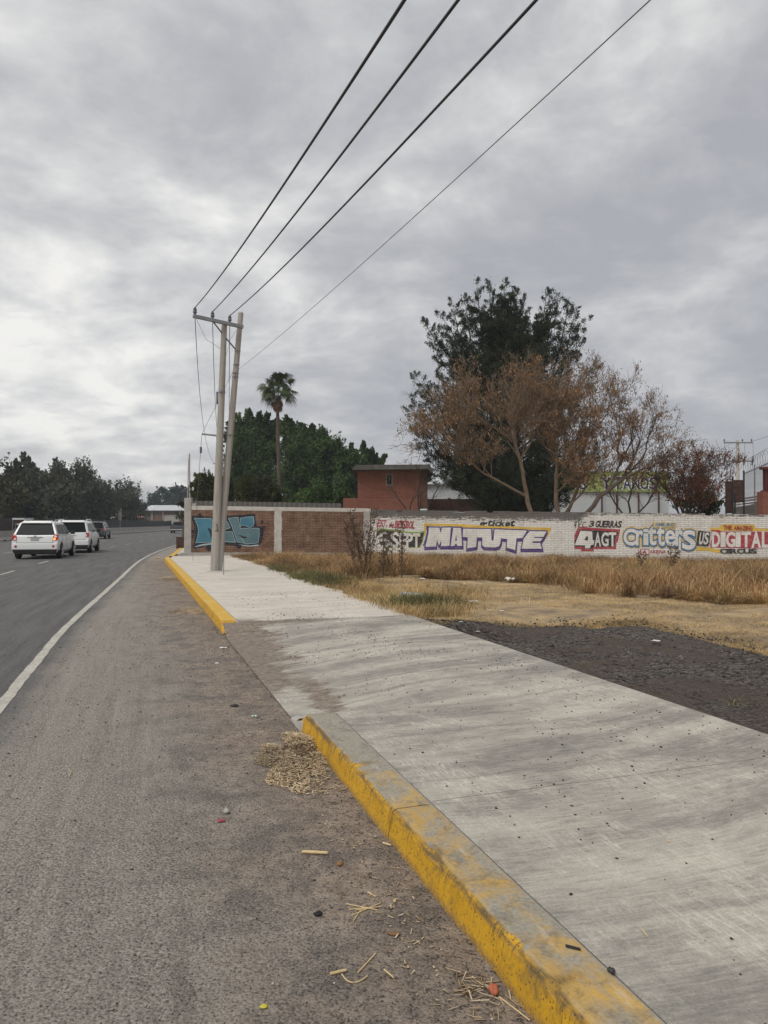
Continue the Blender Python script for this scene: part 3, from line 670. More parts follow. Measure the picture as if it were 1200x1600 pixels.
# traced flat paint shapes
def offset_poly(poly, d):
    n = len(poly); A = sum(poly[i][0]*poly[(i+1) % n][1]-poly[(i+1) % n][0]*poly[i][1] for i in range(n))/2
    sg = 1 if A > 0 else -1; out = []
    for i in range(n):
        p0, p1, p2 = Vector(poly[i-1]), Vector(poly[i]), Vector(poly[(i+1) % n])
        d1 = (p1-p0); d2 = (p2-p1)
        if d1.length < 1e-6 or d2.length < 1e-6: out.append(tuple(p1)); continue
        d1.normalize(); d2.normalize(); n1 = Vector((d1.y, -d1.x))*sg; n2 = Vector((d2.y, -d2.x))*sg
        b = n1+n2
        if b.length < .2: out.append(tuple(p1+n1*d)); continue
        b.normalize(); k = min(1/max(.35, b.dot(n1)), 1.6); out.append(tuple(p1+b*d*k))
    return out
class Mural:
    def __init__(s, W, y0): s.W = W; s.y = y0; s.mb = MB(); s.mats = []
    def mi(s, m):
        if m not in s.mats: s.mats.append(m)
        return s.mats.index(m)
    def poly(s, pts, mat, grow=0, shift=(0, 0)):
        s.y -= .0009
        if grow: pts = offset_poly(pts, grow)
        q = [s.W(p[0]+shift[0], p[1]+shift[1]) for p in pts]
        tri = tessellate_polygon([[Vector((a, b, 0)) for a, b in q]])
        F = []
        for t3 in tri:
            a, b, c = [Vector((q[i][0], q[i][1])) for i in t3]; cr = (b-a).x*(c-a).y-(b-a).y*(c-a).x
            F.append(tuple(t3) if cr > 0 else tuple(reversed(t3)))
        s.mb.add([(a, s.y, b) for a, b in q], F, s.mi(mat))
    def glyph(s, ch, box, mat, grow=0, shear=0, shift=(0, 0), tilt=0):
        """box = x0, ytop, x1, ybottom in photo pixels; grow = outline in pixels"""
        x0, y0, x1, y1 = box
        def conv(off):
            cu = bpy.data.curves.new('g', 'FONT'); cu.body = ch; cu.resolution_u = 3; cu.offset = off
            ob = bpy.data.objects.new('g', cu); COL.objects.link(ob); dg = bpy.context.evaluated_depsgraph_get(); dg.update()
            me = bpy.data.meshes.new_from_object(ob.evaluated_get(dg)); COL.objects.unlink(ob); bpy.data.objects.remove(ob); bpy.data.curves.remove(cu)
            V = [v.co.copy() for v in me.vertices]; F = [tuple(p.vertices) for p in me.polygons]; bpy.data.meshes.remove(me); return V, F
        V0, _ = conv(0)
        ax, bx = min(v.x for v in V0), max(v.x for v in V0); ay, by = min(v.y for v in V0), max(v.y for v in V0)
        sx = (x1-x0)/max(.05, bx-ax); sy = (y1-y0)/max(.05, by-ay)
        V, F = conv(2*grow/(sx+sy)) if grow else conv(0)
        s.y -= .0009; Q = []
        for v in V:
            fy = (v.y-ay)/(by-ay); px = x0+(v.x-ax)*sx+shear*(fy-.5)*(y1-y0)+shift[0]; py = y1-(v.y-ay)*sy+shift[1]+tilt*(px-x0)
            a, b = s.W(px, py); Q.append((a, s.y, b))
        s.mb.add(Q, F, s.mi(mat))
    def word(s, txt, x0, y0, x1, y1, layers, shear=0, tilt=0, gap=.12, widths=None):
        """layers: list of (material, grow, shift)"""
        wd = widths or [(.38 if ch in "I1i.,'-:l" else 1.0) for ch in txt]; wd = [.5 if c == ' ' else w for c, w in zip(txt, wd)]
        tot = sum(wd)+gap*(len(txt)-1); u = (x1-x0)/tot
        for mat, grow, sh in layers:
            x = x0
            for ch, w in zip(txt, wd):
                if ch != ' ':
                    yy0, yy1 = y0+tilt*(x-x0), y1+tilt*(x-x0); h = y1-y0
                    if ch in '.,': yy0 = yy1-h*.22
                    if ch == '-': m_ = (yy0+yy1)/2; yy0, yy1 = m_-h*.1, m_+h*.12
                    if ch in 'acemnorsuvxz': yy0 = yy0+h*.30
                    s.glyph(ch, (x, yy0, x+w*u, yy1), mat, grow, shear, sh)
                x += (w+gap)*u
    def build(s, name, parent, label=None):
        o = s.mb.build(name, [M[m] for m in s.mats], parent)
        if label: o['label'] = label
        return o

# blue graffiti on the brick wall (7.5x crop at 290,790)
def q(pts, k, ox, oy): return [(ox+a/k, oy+b/k) for a, b in pts]
g = Mural(W1, -.003)
k7 = lambda p: q(p, 7.5, 290, 790)
g.poly(k7([(62, 118), (330, 130), (480, 118), (620, 112), (815, 92), (820, 180), (835, 238), (905, 250), (915, 340), (890, 430), (850, 475), (700, 480), (560, 470), (430, 462), (300, 470), (230, 478), (100, 510), (78, 480), (100, 420), (92, 340), (100, 240), (80, 180)]), 'p_navy')
for bl in ([(240, 470), (320, 465), (315, 525), (262, 530), (235, 500)], [(590, 470), (660, 470), (640, 505), (600, 500)], [(880, 180), (905, 170), (915, 205), (885, 215)], [(60, 280), (100, 285), (95, 325), (62, 310)], [(55, 350), (90, 345), (88, 380), (60, 385)], [(140, 100), (185, 90), (190, 120), (150, 122)], [(905, 250), (935, 240), (915, 300)]):
    g.poly(k7(bl), 'p_navy')
g.poly(k7([(112, 478), (200, 450), (300, 440), (420, 445), (420, 455), (300, 458), (200, 468), (118, 488)]), 'p_sky')
g.poly(k7([(620, 452), (700, 465), (765, 468), (850, 455), (860, 470), (770, 480), (690, 476)]), 'p_sky')
LET = [[(100, 150), (190, 148), (300, 150), (318, 180), (345, 250), (360, 330), (370, 430), (200, 432), (118, 440), (140, 370), (150, 280), (128, 200)],
       [(380, 150), (460, 140), (490, 190), (525, 262), (450, 285), (380, 285)],
       [(380, 312), (450, 308), (548, 302), (565, 360), (590, 432), (470, 425), (380, 428)],
       [(500, 150), (555, 138), (618, 135), (628, 190), (645, 270), (690, 262), (765, 272), (800, 262), (865, 265), (865, 350), (852, 440), (700, 452), (640, 350), (615, 330), (655, 385), (690, 445), (606, 428), (575, 340), (545, 250)],
       [(640, 145), (720, 132), (798, 128), (805, 195), (795, 240), (760, 262), (690, 235), (665, 232), (645, 250)]]
for i, l in enumerate(LET):
    g.poly(k7(l), 'p_sky', .1); g.poly(k7(l), 'p_cyan' if i in (0, 4) else 'p_teal', -.5)
g.poly(k7([(258, 262), (295, 272), (312, 320), (318, 385), (300, 385), (285, 320)]), 'p_navy')
g.poly(k7([(612, 335), (660, 355), (718, 368), (712, 382), (655, 378)]), 'p_navy')
g.poly(k7([(4, 200), (14, 200), (14, 360), (4, 350)]), 'p_cyan')
g.build('graffiti', bw, 'blue block letters with black outline sprayed on bare brick')

# whitewashed wall
A2 = B1.copy(); far = G(1200, 879.5, .10); A2.z = 0; far.z = 0; D2 = (far-A2).normalized(); B2 = A2+D2*26
W2, L2, RZ2 = wallplane(A2, B2)
z2a, z2m = W2(585, 796.2)[1], W2(1200, 804)[1]; s2m = W2(1200, 804)[0]; z2b = z2a+(z2m-z2a)*L2/s2m
ww = empty('painted_wall', A2, 'long whitewashed brick wall hand painted with event advertising behind the dry grass', 'wall', rz=RZ2)
mb = MB(); n = 60
for i in range(n):
    a, b = L2*i/n, L2*(i+1)/n; za, zb = z2a+(z2b-z2a)*i/n, z2a+(z2b-z2a)*(i+1)/n
    mb.hexa([(a, 0, -.1), (b, 0, -.1), (b, .15, -.1), (a, .15, -.1), (a, 0, za-.07), (b, 0, zb-.07), (b, .15, zb-.07), (a, .15, za-.07)])
mb.build('brickwork', M['whitewash'], ww)
# coping course of loose bricks, uneven
mb = MB(); rn = random.Random(3); x0 = .25
while x0 < L2:
    w = rn.uniform(.2, .27); zt = z2a+(z2b-z2a)*x0/L2
    if rn.random() > .04: mb.box((x0+w/2, .075+rn.uniform(-.008, .008), zt-.035+rn.uniform(-.006, .006)), (w, .158, .068+rn.uniform(-.01, .01)), ry=rn.uniform(-.012, .012))
    x0 += w+.012
mb.build('coping', M['whitewash'], ww)
mb = MB(); mb.box((.13, .0, z2a/2), (.26, .06, z2a-.02)); mb.box((W2(893, 830)[0], .0, .98), (.22, .04, 1.9)); a = W2(1055, 830)[0]; b = W2(1064, 830)[0]; mb.box(((a+b)/2, 0, 1.0), (b-a, .04, 1.86))
mb.build('pilaster', M['whitewash'], ww)
y0 = -.004
# "EST. de BEISBOL" / "6 SEPT"
m = Mural(W2, y0); m.word('EST.', 590, 812.5, 605, 822.5, [('p_red', .35, (0, 0))], .25, .05); m.word('de', 608.5, 816, 615, 824, [('p_red', .25, (0, 0))], .25); m.word('BEISBOL', 617.5, 813.5, 648.5, 824.5, [('p_red', .35, (0, 0))], .2, .04)
m.build('painted_lettering', ww, 'small red hand painted words')
m = Mural(W2, y0)
GR = [(579, 848), (580, 838), (586, 829), (597, 825.2), (610, 827), (625, 829.5), (640, 831), (655, 831), (664, 829.5), (661, 846), (656, 856), (583, 856)]
m.poly(GR, 'p_green'); BK = offset_poly([(x, y+.6) for x, y in GR], -1.6); m.poly(BK, 'p_black')
for ch, bx in (('6', (586, 831, 609, 856)), ('S', (611, 832, 623, 855)), ('E', (625, 833.5, 634, 855)), ('P', (635.5, 834, 644.5, 855)), ('T', (645.5, 834.5, 656, 855))):
    m.glyph(ch, bx, 'p_white', .85)
    m.glyph(ch, (bx[0]+1, bx[1]+1, bx[2]-1, bx[1]+(bx[3]-bx[1])*.55), 'p_cream', .1) if ch in 'T' else None
m.build('painted_lettering', ww, 'pale letters in a black panel edged with green')
# MATUTE
m = Mural(W2, y0)
r1 = lambda p: q(p, 8, 575, 790); r2 = lambda p: q(p, 7.5, 710, 790)
m.poly(r1([(700, 222), (780, 222), (1200, 232), (1200, 262), (745, 250), (720, 330), (712, 390), (690, 370), (700, 300)]), 'p_yellow')
m.poly(r2([(90, 222), (400, 236), (800, 250), (1140, 258), (1110, 330), (1078, 385), (1052, 378), (1085, 290), (700, 272), (200, 258), (90, 256)]), 'p_yellow')
LT = [r1([(762, 272), (895, 274), (908, 345), (925, 274), (1037, 272), (1018, 505), (912, 508), (918, 430), (888, 500), (864, 430), (852, 510), (718, 515), (745, 400), (758, 330)]),
      r1([(1066, 276), (1164, 276), (1178, 505), (1115, 505), (1108, 478), (1092, 478), (1086, 505), (1034, 508)]),
      r2([(102, 270), (432, 274), (436, 400), (448, 412), (460, 400), (470, 276), (852, 292), (800, 380), (728, 384), (714, 522), (612, 492), (620, 392), (546, 382), (540, 440), (522, 478), (480, 490), (352, 486), (326, 462), (327, 374), (266, 374), (256, 484), (150, 500), (158, 374), (98, 368)]),
      r2([(882, 298), (1080, 302), (1046, 366), (938, 366), (934, 378), (1038, 382), (1008, 418), (918, 420), (914, 436), (1006, 436), (1026, 506), (788, 506), (812, 388)])]
for l in LT: m.poly(l, 'p_purple', 1.9, (.2, 3.4))
for l in LT: m.poly(l, 'p_purple', 1.7)
m.poly(r1([(728, 252), (765, 252), (760, 330), (730, 430), (700, 505), (688, 500), (715, 420), (735, 330)]), 'p_purple')
for l in LT: m.poly(l, 'p_white', -.1)
m.poly(r1([(1104, 360), (1112, 440), (1090, 440)]), 'p_purple')
m.build('painted_lettering', ww, 'large white letters with purple outline and yellow shadow')
m = Mural(W2, y0); m.word('e-ticket', 750.5, 813, 804.5, 821.5, [('p_black', .45, (0, 0))], .3, .01, .16); m.glyph('-', (754, 811.6, 757, 812.6), 'p_black', .2); m.build('painted_lettering', ww, 'small black word over the large white one')
# 4 AGT
r3 = lambda p: q(p, 7.06, 880, 790)
m = Mural(W2, y0)
m.poly(r3([(165, 232), (400, 250), (630, 262), (600, 405), (588, 405), (582, 480), (340, 478), (335, 505), (195, 505), (200, 478), (92, 475), (98, 385)]), 'p_red')
m.poly(r3([(185, 262), (400, 278), (610, 288), (575, 370), (560, 455), (335, 452), (330, 475), (235, 480), (225, 452), (115, 448), (125, 400)]), 'p_black')
m.poly(r3([(190, 278), (320, 285), (325, 380), (345, 385), (335, 430), (305, 435), (295, 470), (240, 472), (240, 438), (125, 436), (140, 405)]), 'p_white')
m.poly(r3([(255, 340), (275, 342), (272, 385), (232, 382)]), 'p_black')
for ch, bx in (('A', (929.5, 832.5, 938.5, 853)), ('G', (940, 832.5, 950.5, 853)), ('T', (951.5, 832.5, 962.5, 853))): m.glyph(ch, bx, 'p_white', .7)
m.build('painted_lettering', ww, 'white letters on black in a red frame')
m = Mural(W2, y0); m.word('AV', 896, 814, 908, 824.5, [('p_black', .2, (0, 0))], .35); m.word('C.', 910, 815, 917, 824, [('p_black', .1, (0, 0))], .3); m.word('3', 921, 814, 928, 823, [('p_black', .4, (0, 0))], .3)
m.word('GUERRAS', 931, 814, 971, 823.5, [('p_black', .45, (0, 0))], .2, .01); m.build('painted_lettering', ww, 'small black slanted lettering above the red frame')
# Critters
m = Mural(W2, y0); CR = [('C', 975, 827, 993, 851.5), ('r', 994.5, 829.5, 1004, 851), ('i', 1006, 827, 1012.5, 851), ('t', 1013, 824, 1025, 851), ('t', 1027, 824, 1038, 852), ('e', 1040, 829, 1054.5, 852.5), ('r', 1056, 829, 1066, 853), ('s', 1067, 829, 1086, 858)]
for ch, *bx in CR: m.glyph(ch, bx, 'p_yellow', 4.2)
for ch, *bx in CR: m.glyph(ch, bx, 'p_blue', 2.6)
for ch, *bx in CR: m.glyph(ch, bx, 'p_blue', 2.2, 0, (0, 1.4))
for ch, *bx in CR: m.glyph(ch, bx, 'p_white', .95)
m.build('painted_lettering', ww, 'white bubble letters with blue outline and yellow halo')
m = Mural(W2, y0-.02); m.poly([(1022, 816), (1056, 816), (1058, 824), (1020, 824)], 'p_cream'); m.word('SMILING', 1024, 817.5, 1054, 822, [('p_blue', .12, (0, 0))], .2); m.build('painted_lettering', ww, 'tiny blue word over the bubble letters')
m = Mural(W2, y0); m.poly(q([(1000, 858), (1014.5, 858), (1014.5, 867.5), (1001, 867.5)], 1, 0, 0), 'p_red'); m.poly([(1001.5, 859), (1013.5, 859), (1013.5, 866), (1002.5, 866)], 'p_white'); m.glyph('A', (1004.5, 859.7, 1010.5, 865.3), 'p_red', .3)
m.word('LA', 997.5, 859, 1001, 863.5, [('p_red', .2, (0, 0))]); m.word('ARENA', 1015.5, 859.5, 1040, 864.5, [('p_red', .15, (0, 0))], .1); m.build('painted_lettering', ww, 'small red lettering under the bubble letters')
# vs
m = Mural(W2, y0-.03); m.poly([(1090.5, 829), (1110, 831), (1108, 850), (1105, 853), (1088, 852)], 'p_black'); m.glyph('U', (1093, 832.5, 1099, 850), 'p_white', .7, .15); m.glyph('S', (1100.5, 832.5, 1107, 850), 'p_white', .6, .15); m.build('painted_lettering', ww, 'two white letters on a black patch')
# THE AMAZING DIGITAL CIRCUS
m = Mural(W2, y0)
r4 = lambda p: q(p, 7.06, 1030, 790)
m.poly(r4([(560, 235), (640, 250), (700, 205), (1050, 210), (1060, 250), (1500, 265), (1500, 285), (560, 275)]), 'p_yellow')
m.poly(r4([(430, 455), (560, 465), (690, 490), (690, 530), (540, 500), (400, 500)]), 'p_yellow')
m.poly(r4([(575, 265), (660, 270), (700, 285), (1000, 285), (1190, 290), (1320, 290), (1320, 470), (1060, 472), (680, 465), (570, 468), (560, 430), (580, 360)]), 'p_red')
for ch, bx in (('D', (1113, 832, 1124.5, 854)), ('I', (1127, 832, 1132.5, 854)), ('G', (1135, 832, 1148, 854)), ('I', (1150.5, 832, 1156, 854)), ('T', (1159, 832, 1172.5, 854)), ('A', (1175, 832, 1188, 855)), ('L', (1191, 832, 1201, 855))): m.glyph(ch, bx, 'p_white', 1.0)
m.build('painted_lettering', ww, 'white capitals on a red band at the right')
m = Mural(W2, y0-.02); m.word('THE AMAZING', 1130.5, 821, 1175.5, 827.5, [('p_red', .2, (0, 0))], 0, .02, .16); m.build('painted_lettering', ww, 'small red words above the red band')
m = Mural(W2, y0-.02); m.word('CIRCUS', 1125.5, 857.5, 1182, 864.5, [('p_black', .55, (0, 0))], 0, 0, .1, [1, .5, 1, 1, 1, 1]); m.build('painted_lettering', ww, 'black word under the red band')
# ---------------------------------------------------------------- utility poles, crossarm, wires
YP = G(336, 893, .15).y
pb1, pb2 = P(335.5, 893, YP), P(341, 893, YP+.12); pb1.z = pb2.z = .12
pt1, pt2 = P(350.5, 506.5, YP+.05), P(376.3, 489.5, YP+.35)
pl = empty('utility_pole', pb1, 'straight concrete utility pole with black numeral carrying the crossarm', 'utility pole')
def lerp(a, b, u): return a+(b-a)*u
mb = MB(); mb.tube([lerp(pb1, pt1, k/6) for k in range(7)], [lerp(.133, .082, k/6) for k in range(7)], 16); mb.build('shaft', M['pole'], pl, pb1, smooth=False, bevel=.004)
def on1(py):
    u = (893-py)/(893-506.5); return lerp(pb1, pt1, u)
def on2(py):
    u = (893-py)/(893-489.5); return lerp(pb2, pt2, u)
mb = MB(); rn_ = random.Random(2); n_ = 22; ring0 = []; c0 = (pb1+pb2)/2
for k in range(n_):
    a_ = 2*math.pi*k/n_; r_ = .25*(1+rn_.uniform(-.22, .3)); ring0.append((c0.x+math.cos(a_)*r_*1.15, c0.y+math.sin(a_)*r_, .150))
V = ring0+[(c0.x+(x-c0.x)*.75, c0.y+(y-c0.y)*.75, .168+rn_.uniform(0, .012)) for x, y, z in ring0]+[(c0.x, c0.y, .18)]
mb.add(V, [(k, (k+1) % n_, n_+(k+1) % n_, n_+k) for k in range(n_)]+[(n_+k, n_+(k+1) % n_, 2*n_) for k in range(n_)]); mb.build('footing', M['concrete'], pl, pb1)
def dupe_band(p, r, parent, org, h=.05):
    mb = MB(); mb.tube([p-Vector((0, 0, h/2)), p+Vector((0, 0, h/2))], r, 16); mb.box((p.x, p.y-r-.02, p.z), (.05, .06, h)); return mb.build('clamp_band', M['steel'], parent, org)
dupe_band(on1(612.5), .107, pl, pb1, .07)
mb = MB(); c = on1(622); mb.box((c.x-.125, c.y-.02, c.z), (.035, .05, .36)); mb.build('bracket', M['dark_metal'], pl, pb1)
# black numeral painted on the shaft
mb = MB(); c = P(339.3, 824, YP-.126); mb.box((c.x, c.y, c.z), (.018, .004, .19)); mb.box((c.x-.004, c.y-.001, c.z-.10), (.125, .006, .016)); mb.box((c.x-.022, c.y-.001, c.z+.085), (.045, .006, .015)); mb.build('numeral', M['dark_metal'], pl, pb1)
# crossarm
aL, aR = P(301.5, 493.5, YP-.55), P(380, 511, YP+.15)
ad = (aR-aL).normalized()
mb = MB(); rz = math.atan2(ad.y, ad.x); ry = -math.asin(ad.z); mb.box((aL+aR)/2, ((aR-aL).length, .09, .10), rz, 0, 0, ry); mb.build('crossarm', M['steel'], pl, pb1, bevel=.006)
ins = []
for px, py in ((304.5, 493), (331.5, 499), (358.5, 505)):
    u = (px-301.5)/(380-301.5); b = lerp(aL, aR, u)+Vector((0, 0, .05)); ins.append(b+Vector((0, 0, .2)))
    mb = MB(); mb.tube([b, b+Vector((0, 0, .04)), b+Vector((0, 0, .05)), b+Vector((0, 0, .10)), b+Vector((0, 0, .11)), b+Vector((0, 0, .16)), b+Vector((0, 0, .165)), b+Vector((0, 0, .205))], [.035, .035, .06, .055, .045, .055, .035, .03], 12)
    mb.build('insulator', M['porcelain'], pl, pb1, smooth=False)
mb = MB(); mb.cyl(lerp(aL, aR, .40)+Vector((0, -.02, -.05)), on1(521)+Vector((-.05, -.08, 0)), .022); mb.cyl(on1(528)+Vector((.06, -.05, 0)), on2(549)+Vector((-.02, -.03, 0)), .024); mb.build('brace', M['steel'], pl, pb1)
# the little sidewalk strut on the left
mb = MB(); s0 = P(315.5, 678, YP); mb.cyl(s0, on1(681), .028); sstr = s0; mb.build('guy_strut', M['steel'], pl, pb1)

p2 = empty('utility_pole', pb2, 'leaning concrete utility pole crossing behind the straight one', 'utility pole')
mb = MB(); mb.tube([lerp(pb2, pt2, k/6) for k in range(7)], [lerp(.115, .078, k/6) for k in range(7)], 16); mb.tube([pt2, pt2+Vector((0, 0, .03))], [.078, .05], 16); mb.build('shaft', M['pole'], p2, pb2)
for py in (510, 549, 571, 584, 590, 681): dupe_band(on2(py), .088+.02*(py-490)/300, p2, pb2, .035)
for k in range(6):
    mb = MB(); c = on2(670+k*7)+Vector((-.13-.01*k, -.02, 0)); mb.box(c, (.07, .06, .06)); mb.build('insulator', M['porcelain'], p2, pb2)

def wire(name, pts, r, mat, label, cat='cable', group=None, org=None):
    mb = MB(); mb.tube(pts, r, 6); o = mb.build(name, mat, None, pts[0]); return tag(o, label, cat, group)
# each front wire hangs in the vertical plane of the line; the far end is on its insulator
def front_wire(p0, px, py, r, lab, mat, sag=.0016, grp=None):
    rr = ray(px, py); C = Vector((0, 0, CAMH)); nrm = KV
    k = (p0-C).dot(nrm)/rr.dot(nrm); q_ = C+rr*k
    Lh = (Vector((q_.x, q_.y, 0))-Vector((p0.x, p0.y, 0))).length; du = -KU
    sl = (q_.z-p0.z)/Lh - sag*Lh
    pts = []
    for i in range(61):
        s_ = i*.9; pts.append(Vector((p0.x+du.x*s_, p0.y+du.y*s_, p0.z+sl*s_+sag*s_*s_)))
    return wire('overhead_wire', pts, r, mat, lab, 'cable', grp)
front_wire(ins[0], 632, 0, .0125, 'thick black overhead wire from the outer left insulator', M['wire'])
front_wire(ins[1], 716, 0, .0125, 'thick black overhead wire from the middle insulator', M['wire'])
front_wire(ins[2], 838, 0, .0125, 'thick black overhead wire from the insulator nearest the poles', M['wire'])
front_wire(on2(580)+Vector((.05, -.05, 0)), 1016, 0, .0045, 'thin grey overhead wire rising from the leaning pole to the right', M['wire_pale'], .001)
# next pole down the line, behind the two in front
nb = P(346, 830, 74); nb.z = 0
pn = empty('utility_pole', nb, 'distant concrete pole hidden behind the leaning pair, next in the line', 'utility pole')
mb = MB(); nt = P(347.5, 722, 74); mb.cyl(nb, nt, .13, .09); mb.build('shaft', M['concrete'], pn, nb)
mb = MB(); mb.box(nt-Vector((0, 0, .15)), (1.8, .1, .1)); mb.build('crossarm', M['steel'], pn, nb)
def back_wire(p0, mids, p1, lab):
    pts = [p0]+mids+[p1]; out = []
    ts = [0]
    for i in range(1, len(pts)): ts.append(ts[-1]+(pts[i]-pts[i-1]).length)
    # quadratic through start, middle, end
    return wire('overhead_wire', [pts[0]*((1-u)*(1-u))+pts[1]*(2*u*(1-u))+pts[2]*(u*u) for u in [i/30 for i in range(31)]], .011, M['wire'], lab)
for (a, pxm, pym, pe, lab) in ((ins[0]-Vector((0, 0, .25)), 314, 655, -.85, 'slack overhead wire dropping away from the outer left insulator'),
                    (ins[1]-Vector((0, 0, .25)), 337, 665, 0, 'slack overhead wire dropping away behind the straight pole'),
                    (ins[2]-Vector((0, 0, .25)), 357, 665, .85, 'slack overhead wire passing between the two poles')):
    mid = P(pxm, pym+40, 46); back_wire(a, [mid], nt+Vector((pe, 0, -.1)), lab)
# guys
gL = G(301, 876, .15)
gy = empty('guy_wire', gL, 'thin guy strand with insulator, from strut end to pavement by the wall', 'cable')
mb = MB(); mb.tube([on2(571), sstr], .006, 5); mb.tube([sstr, P(313.5, 705, sstr.y+.4), gL], .006, 5); mb.build('strand', M['wire_pale'], gy, gL)
mb = MB(); c = P(313.8, 703, sstr.y+.4); mb.tube([c+Vector((0, 0, .10)), c+Vector((0, 0, .08)), c-Vector((0, 0, .08)), c-Vector((0, 0, .10))], [.015, .035, .035, .015], 8); mb.build('insulator', M['porcelain'], gy, gL)
gR = G(349.5, 898, .15)
gy = empty('guy_wire', gR, 'guy strand anchored in the pavement just right of the pole foot', 'cable')
mb = MB(); mb.tube([gR, P(349.5, 845, gR.y), on2(700)], .007, 5); mb.build('strand', M['wire_pale'], gy, gR)
mb = MB(); mb.tube([gR, gR+Vector((0, 0, .55))], .013, 6); mb.tube([gR+Vector((-.06, 0, .35)), gR+Vector((-.01, 0, .6))], .008, 5); mb.build('anchor_rod', M['steel'], gy, gR)
wire('jumper_wire', [ins[0]-Vector((0, 0, .24)), P(322, 530, YP-.2), on1(545)+Vector((-.08, 0, 0))], .005, M['wire_pale'], 'thin jumper from the crossarm tip to the straight pole')
wire('jumper_wire', [lerp(aL, aR, .92), P(360, 530, YP), on1(556)+Vector((.09, 0, 0))], .004, M['wire_pale'], 'thin jumper from the leaning pole top to the straight pole')

# ---------------------------------------------------------------- far poles
def h_frame(px, ytop, Y, lab, dx=0, name='utility_pole', arm=0, r=.11):
    b = P(px, 816, Y); b.z = 0; tpt = P(px+dx, ytop, Y); e = empty(name, b, lab, 'utility pole')
    mb = MB(); mb.cyl(b, tpt, r*1.25, r, 10); mb.build('shaft', M['concrete'], e, b)
    if arm:
        mb = MB(); mb.box(tpt-Vector((0, 0, .2)), (arm, .1, .1)); mb.build('crossarm', M['steel'], e, b)
    return e
h_frame(297, 709, 84, 'tall thin pole rising behind the wall corner, right of a pair', dx=-1, r=.075)
h_frame(291.5, 716, 84, 'leaning thin pole behind the wall corner, left of a pair', dx=3.2, r=.05)
h_frame(197, 778, 150, 'far upright grey pole beside the pink roof', r=.16)
h_frame(204.5, 776, 150, 'far leaning grey pole touching the pink roof', dx=4.5, r=.16)
h_frame(185.5, 793, 120, 'short far roadside pole with a lamp head, left', r=.10)
h_frame(189, 794, 120, 'short far roadside pole, right of the one with a lamp head', r=.10)
h_frame(187.5, 800, 118, 'thin far post below the twin roadside poles', r=.06)
wire('overhead_wire', [P(0, 770, 100), P(120, 778, 118), P(209, 779, 150)], .02, M['wire'], 'far thin wire strung in front of the left trees')
wire('overhead_wire', [P(209, 779, 150), P(250, 787, 190), P(300, 789, 230)], .03, M['wire'], 'far thin wire above the warehouse roof')
# pole with twin crossarms at the right
b = P(1152.8, 830, 60); b.z = 0; e = empty('utility_pole', b, 'concrete pole with two crossarms standing behind the rusty gate at right', 'utility pole')
mb = MB(); tp = P(1152.4, 688, 60); mb.cyl(b, tp, .17, .12, 10); mb.build('shaft', M['concrete_light'], e, b)
for py, x0, x1 in ((691.7, 1131, 1176), (720.5, 1133, 1178)):
    mb = MB(); a, c = P(x0, py, 59.85), P(x1, py, 59.85); mb.box((a+c)/2, ((c-a).length, .1, .1)); mb.build('crossarm', M['steel'], e, b)
for px in (1131.7, 1160, 1174.2):
    mb = MB(); a = P(px, 690.8, 59.85); mb.tube([a, a+Vector((0, 0, .08)), a+Vector((0, 0, .1)), a+Vector((0, 0, .25))], [.03, .03, .07, .05], 8); mb.build('insulator', M['porcelain'], e, b)
for px in (1132.5, 1163.5, 1176.5):
    mb = MB(); a, c = P(px+.5, 713, 59.7), P(px-1.5, 727, 59.7); mb.tube([a, lerp(a, c, .5), c], [.05, .08, .05], 8); mb.tube([P(px, 692, 59.8), a], .012, 4); mb.build('fuse_cutout', M['rust'] if px < 1170 else M['dark_metal'], e, b)
wire('overhead_wire', [P(1174, 690, 60), P(1300, 650, 50), P(1500, 560, 40)], .012, M['wire'], 'thin wire leaving the right pole beyond the frame')
wire('overhead_wire', [P(1152, 697, 60), P(1120, 722, 61), P(1060, 733, 66)], .012, M['wire'], 'thin wire running from the right pole into the red tree')

# ---------------------------------------------------------------- red brick house and sheds behind
def vbox(mb, px0, px1, py0, py1, Y, dep, mi=0):
    a, b_ = P(px0, py1, Y), P(px1, py0, Y); mb.box(((a.x+b_.x)/2, Y+dep/2, (a.z+b_.z)/2), (b_.x-a.x, dep, b_.z-a.z), 0, mi)
YH = 50; hb = P(613, 816, YH); hb.z = 0
h = empty('brick_house', hb, 'small orange brick house with flat grey roof and one narrow window', 'house')
# front wall with a real opening, side walls and back
def panel(mb, px0, px1, py0, py1, Y, d=.15): vbox(mb, px0, px1, py0, py1, Y, d)
mb = MB(); panel(mb, 559, 604, 735, 778, YH); panel(mb, 612.5, 656, 735, 778, YH); panel(mb, 604, 612.5, 735, 741, YH); panel(mb, 604, 612.5, 758, 778, YH)
x0, x1 = P(559, 0, YH).x, P(656, 0, YH).x; zt = P(0+600, 735, YH).z; zb = -.1
mb.box((x0+.075, YH+2.2, (zt+zb)/2), (.15, 4.1, zt-zb)); mb.box((x1-.075, YH+2.2, (zt+zb)/2), (.15, 4.1, zt-zb)); mb.box(((x0+x1)/2, YH+4.3, (zt+zb)/2), (x1-x0, .15, zt-zb))
mb.build('wall', M['brick_orange'], h, hb)
mb = MB(); panel(mb, 655.8, 668, 733, 795, YH-.02, .3); mb.build('wall', plain('brown_weathered_brick', (.13, .07, .05), .9, .35, 3, bump=.4), h, hb)['label'] = 'darker brown end of the house wall'
mb = MB(); panel(mb, 536, 656, 778.3, 798, YH-.25, .4); panel(mb, 559, 656, 775, 778, YH-.1, .1); mb.build('base_wall', M['brick_orange'], h, hb)
rp = [P(549, 733, YH-.9), P(672, 731, YH-.9)]
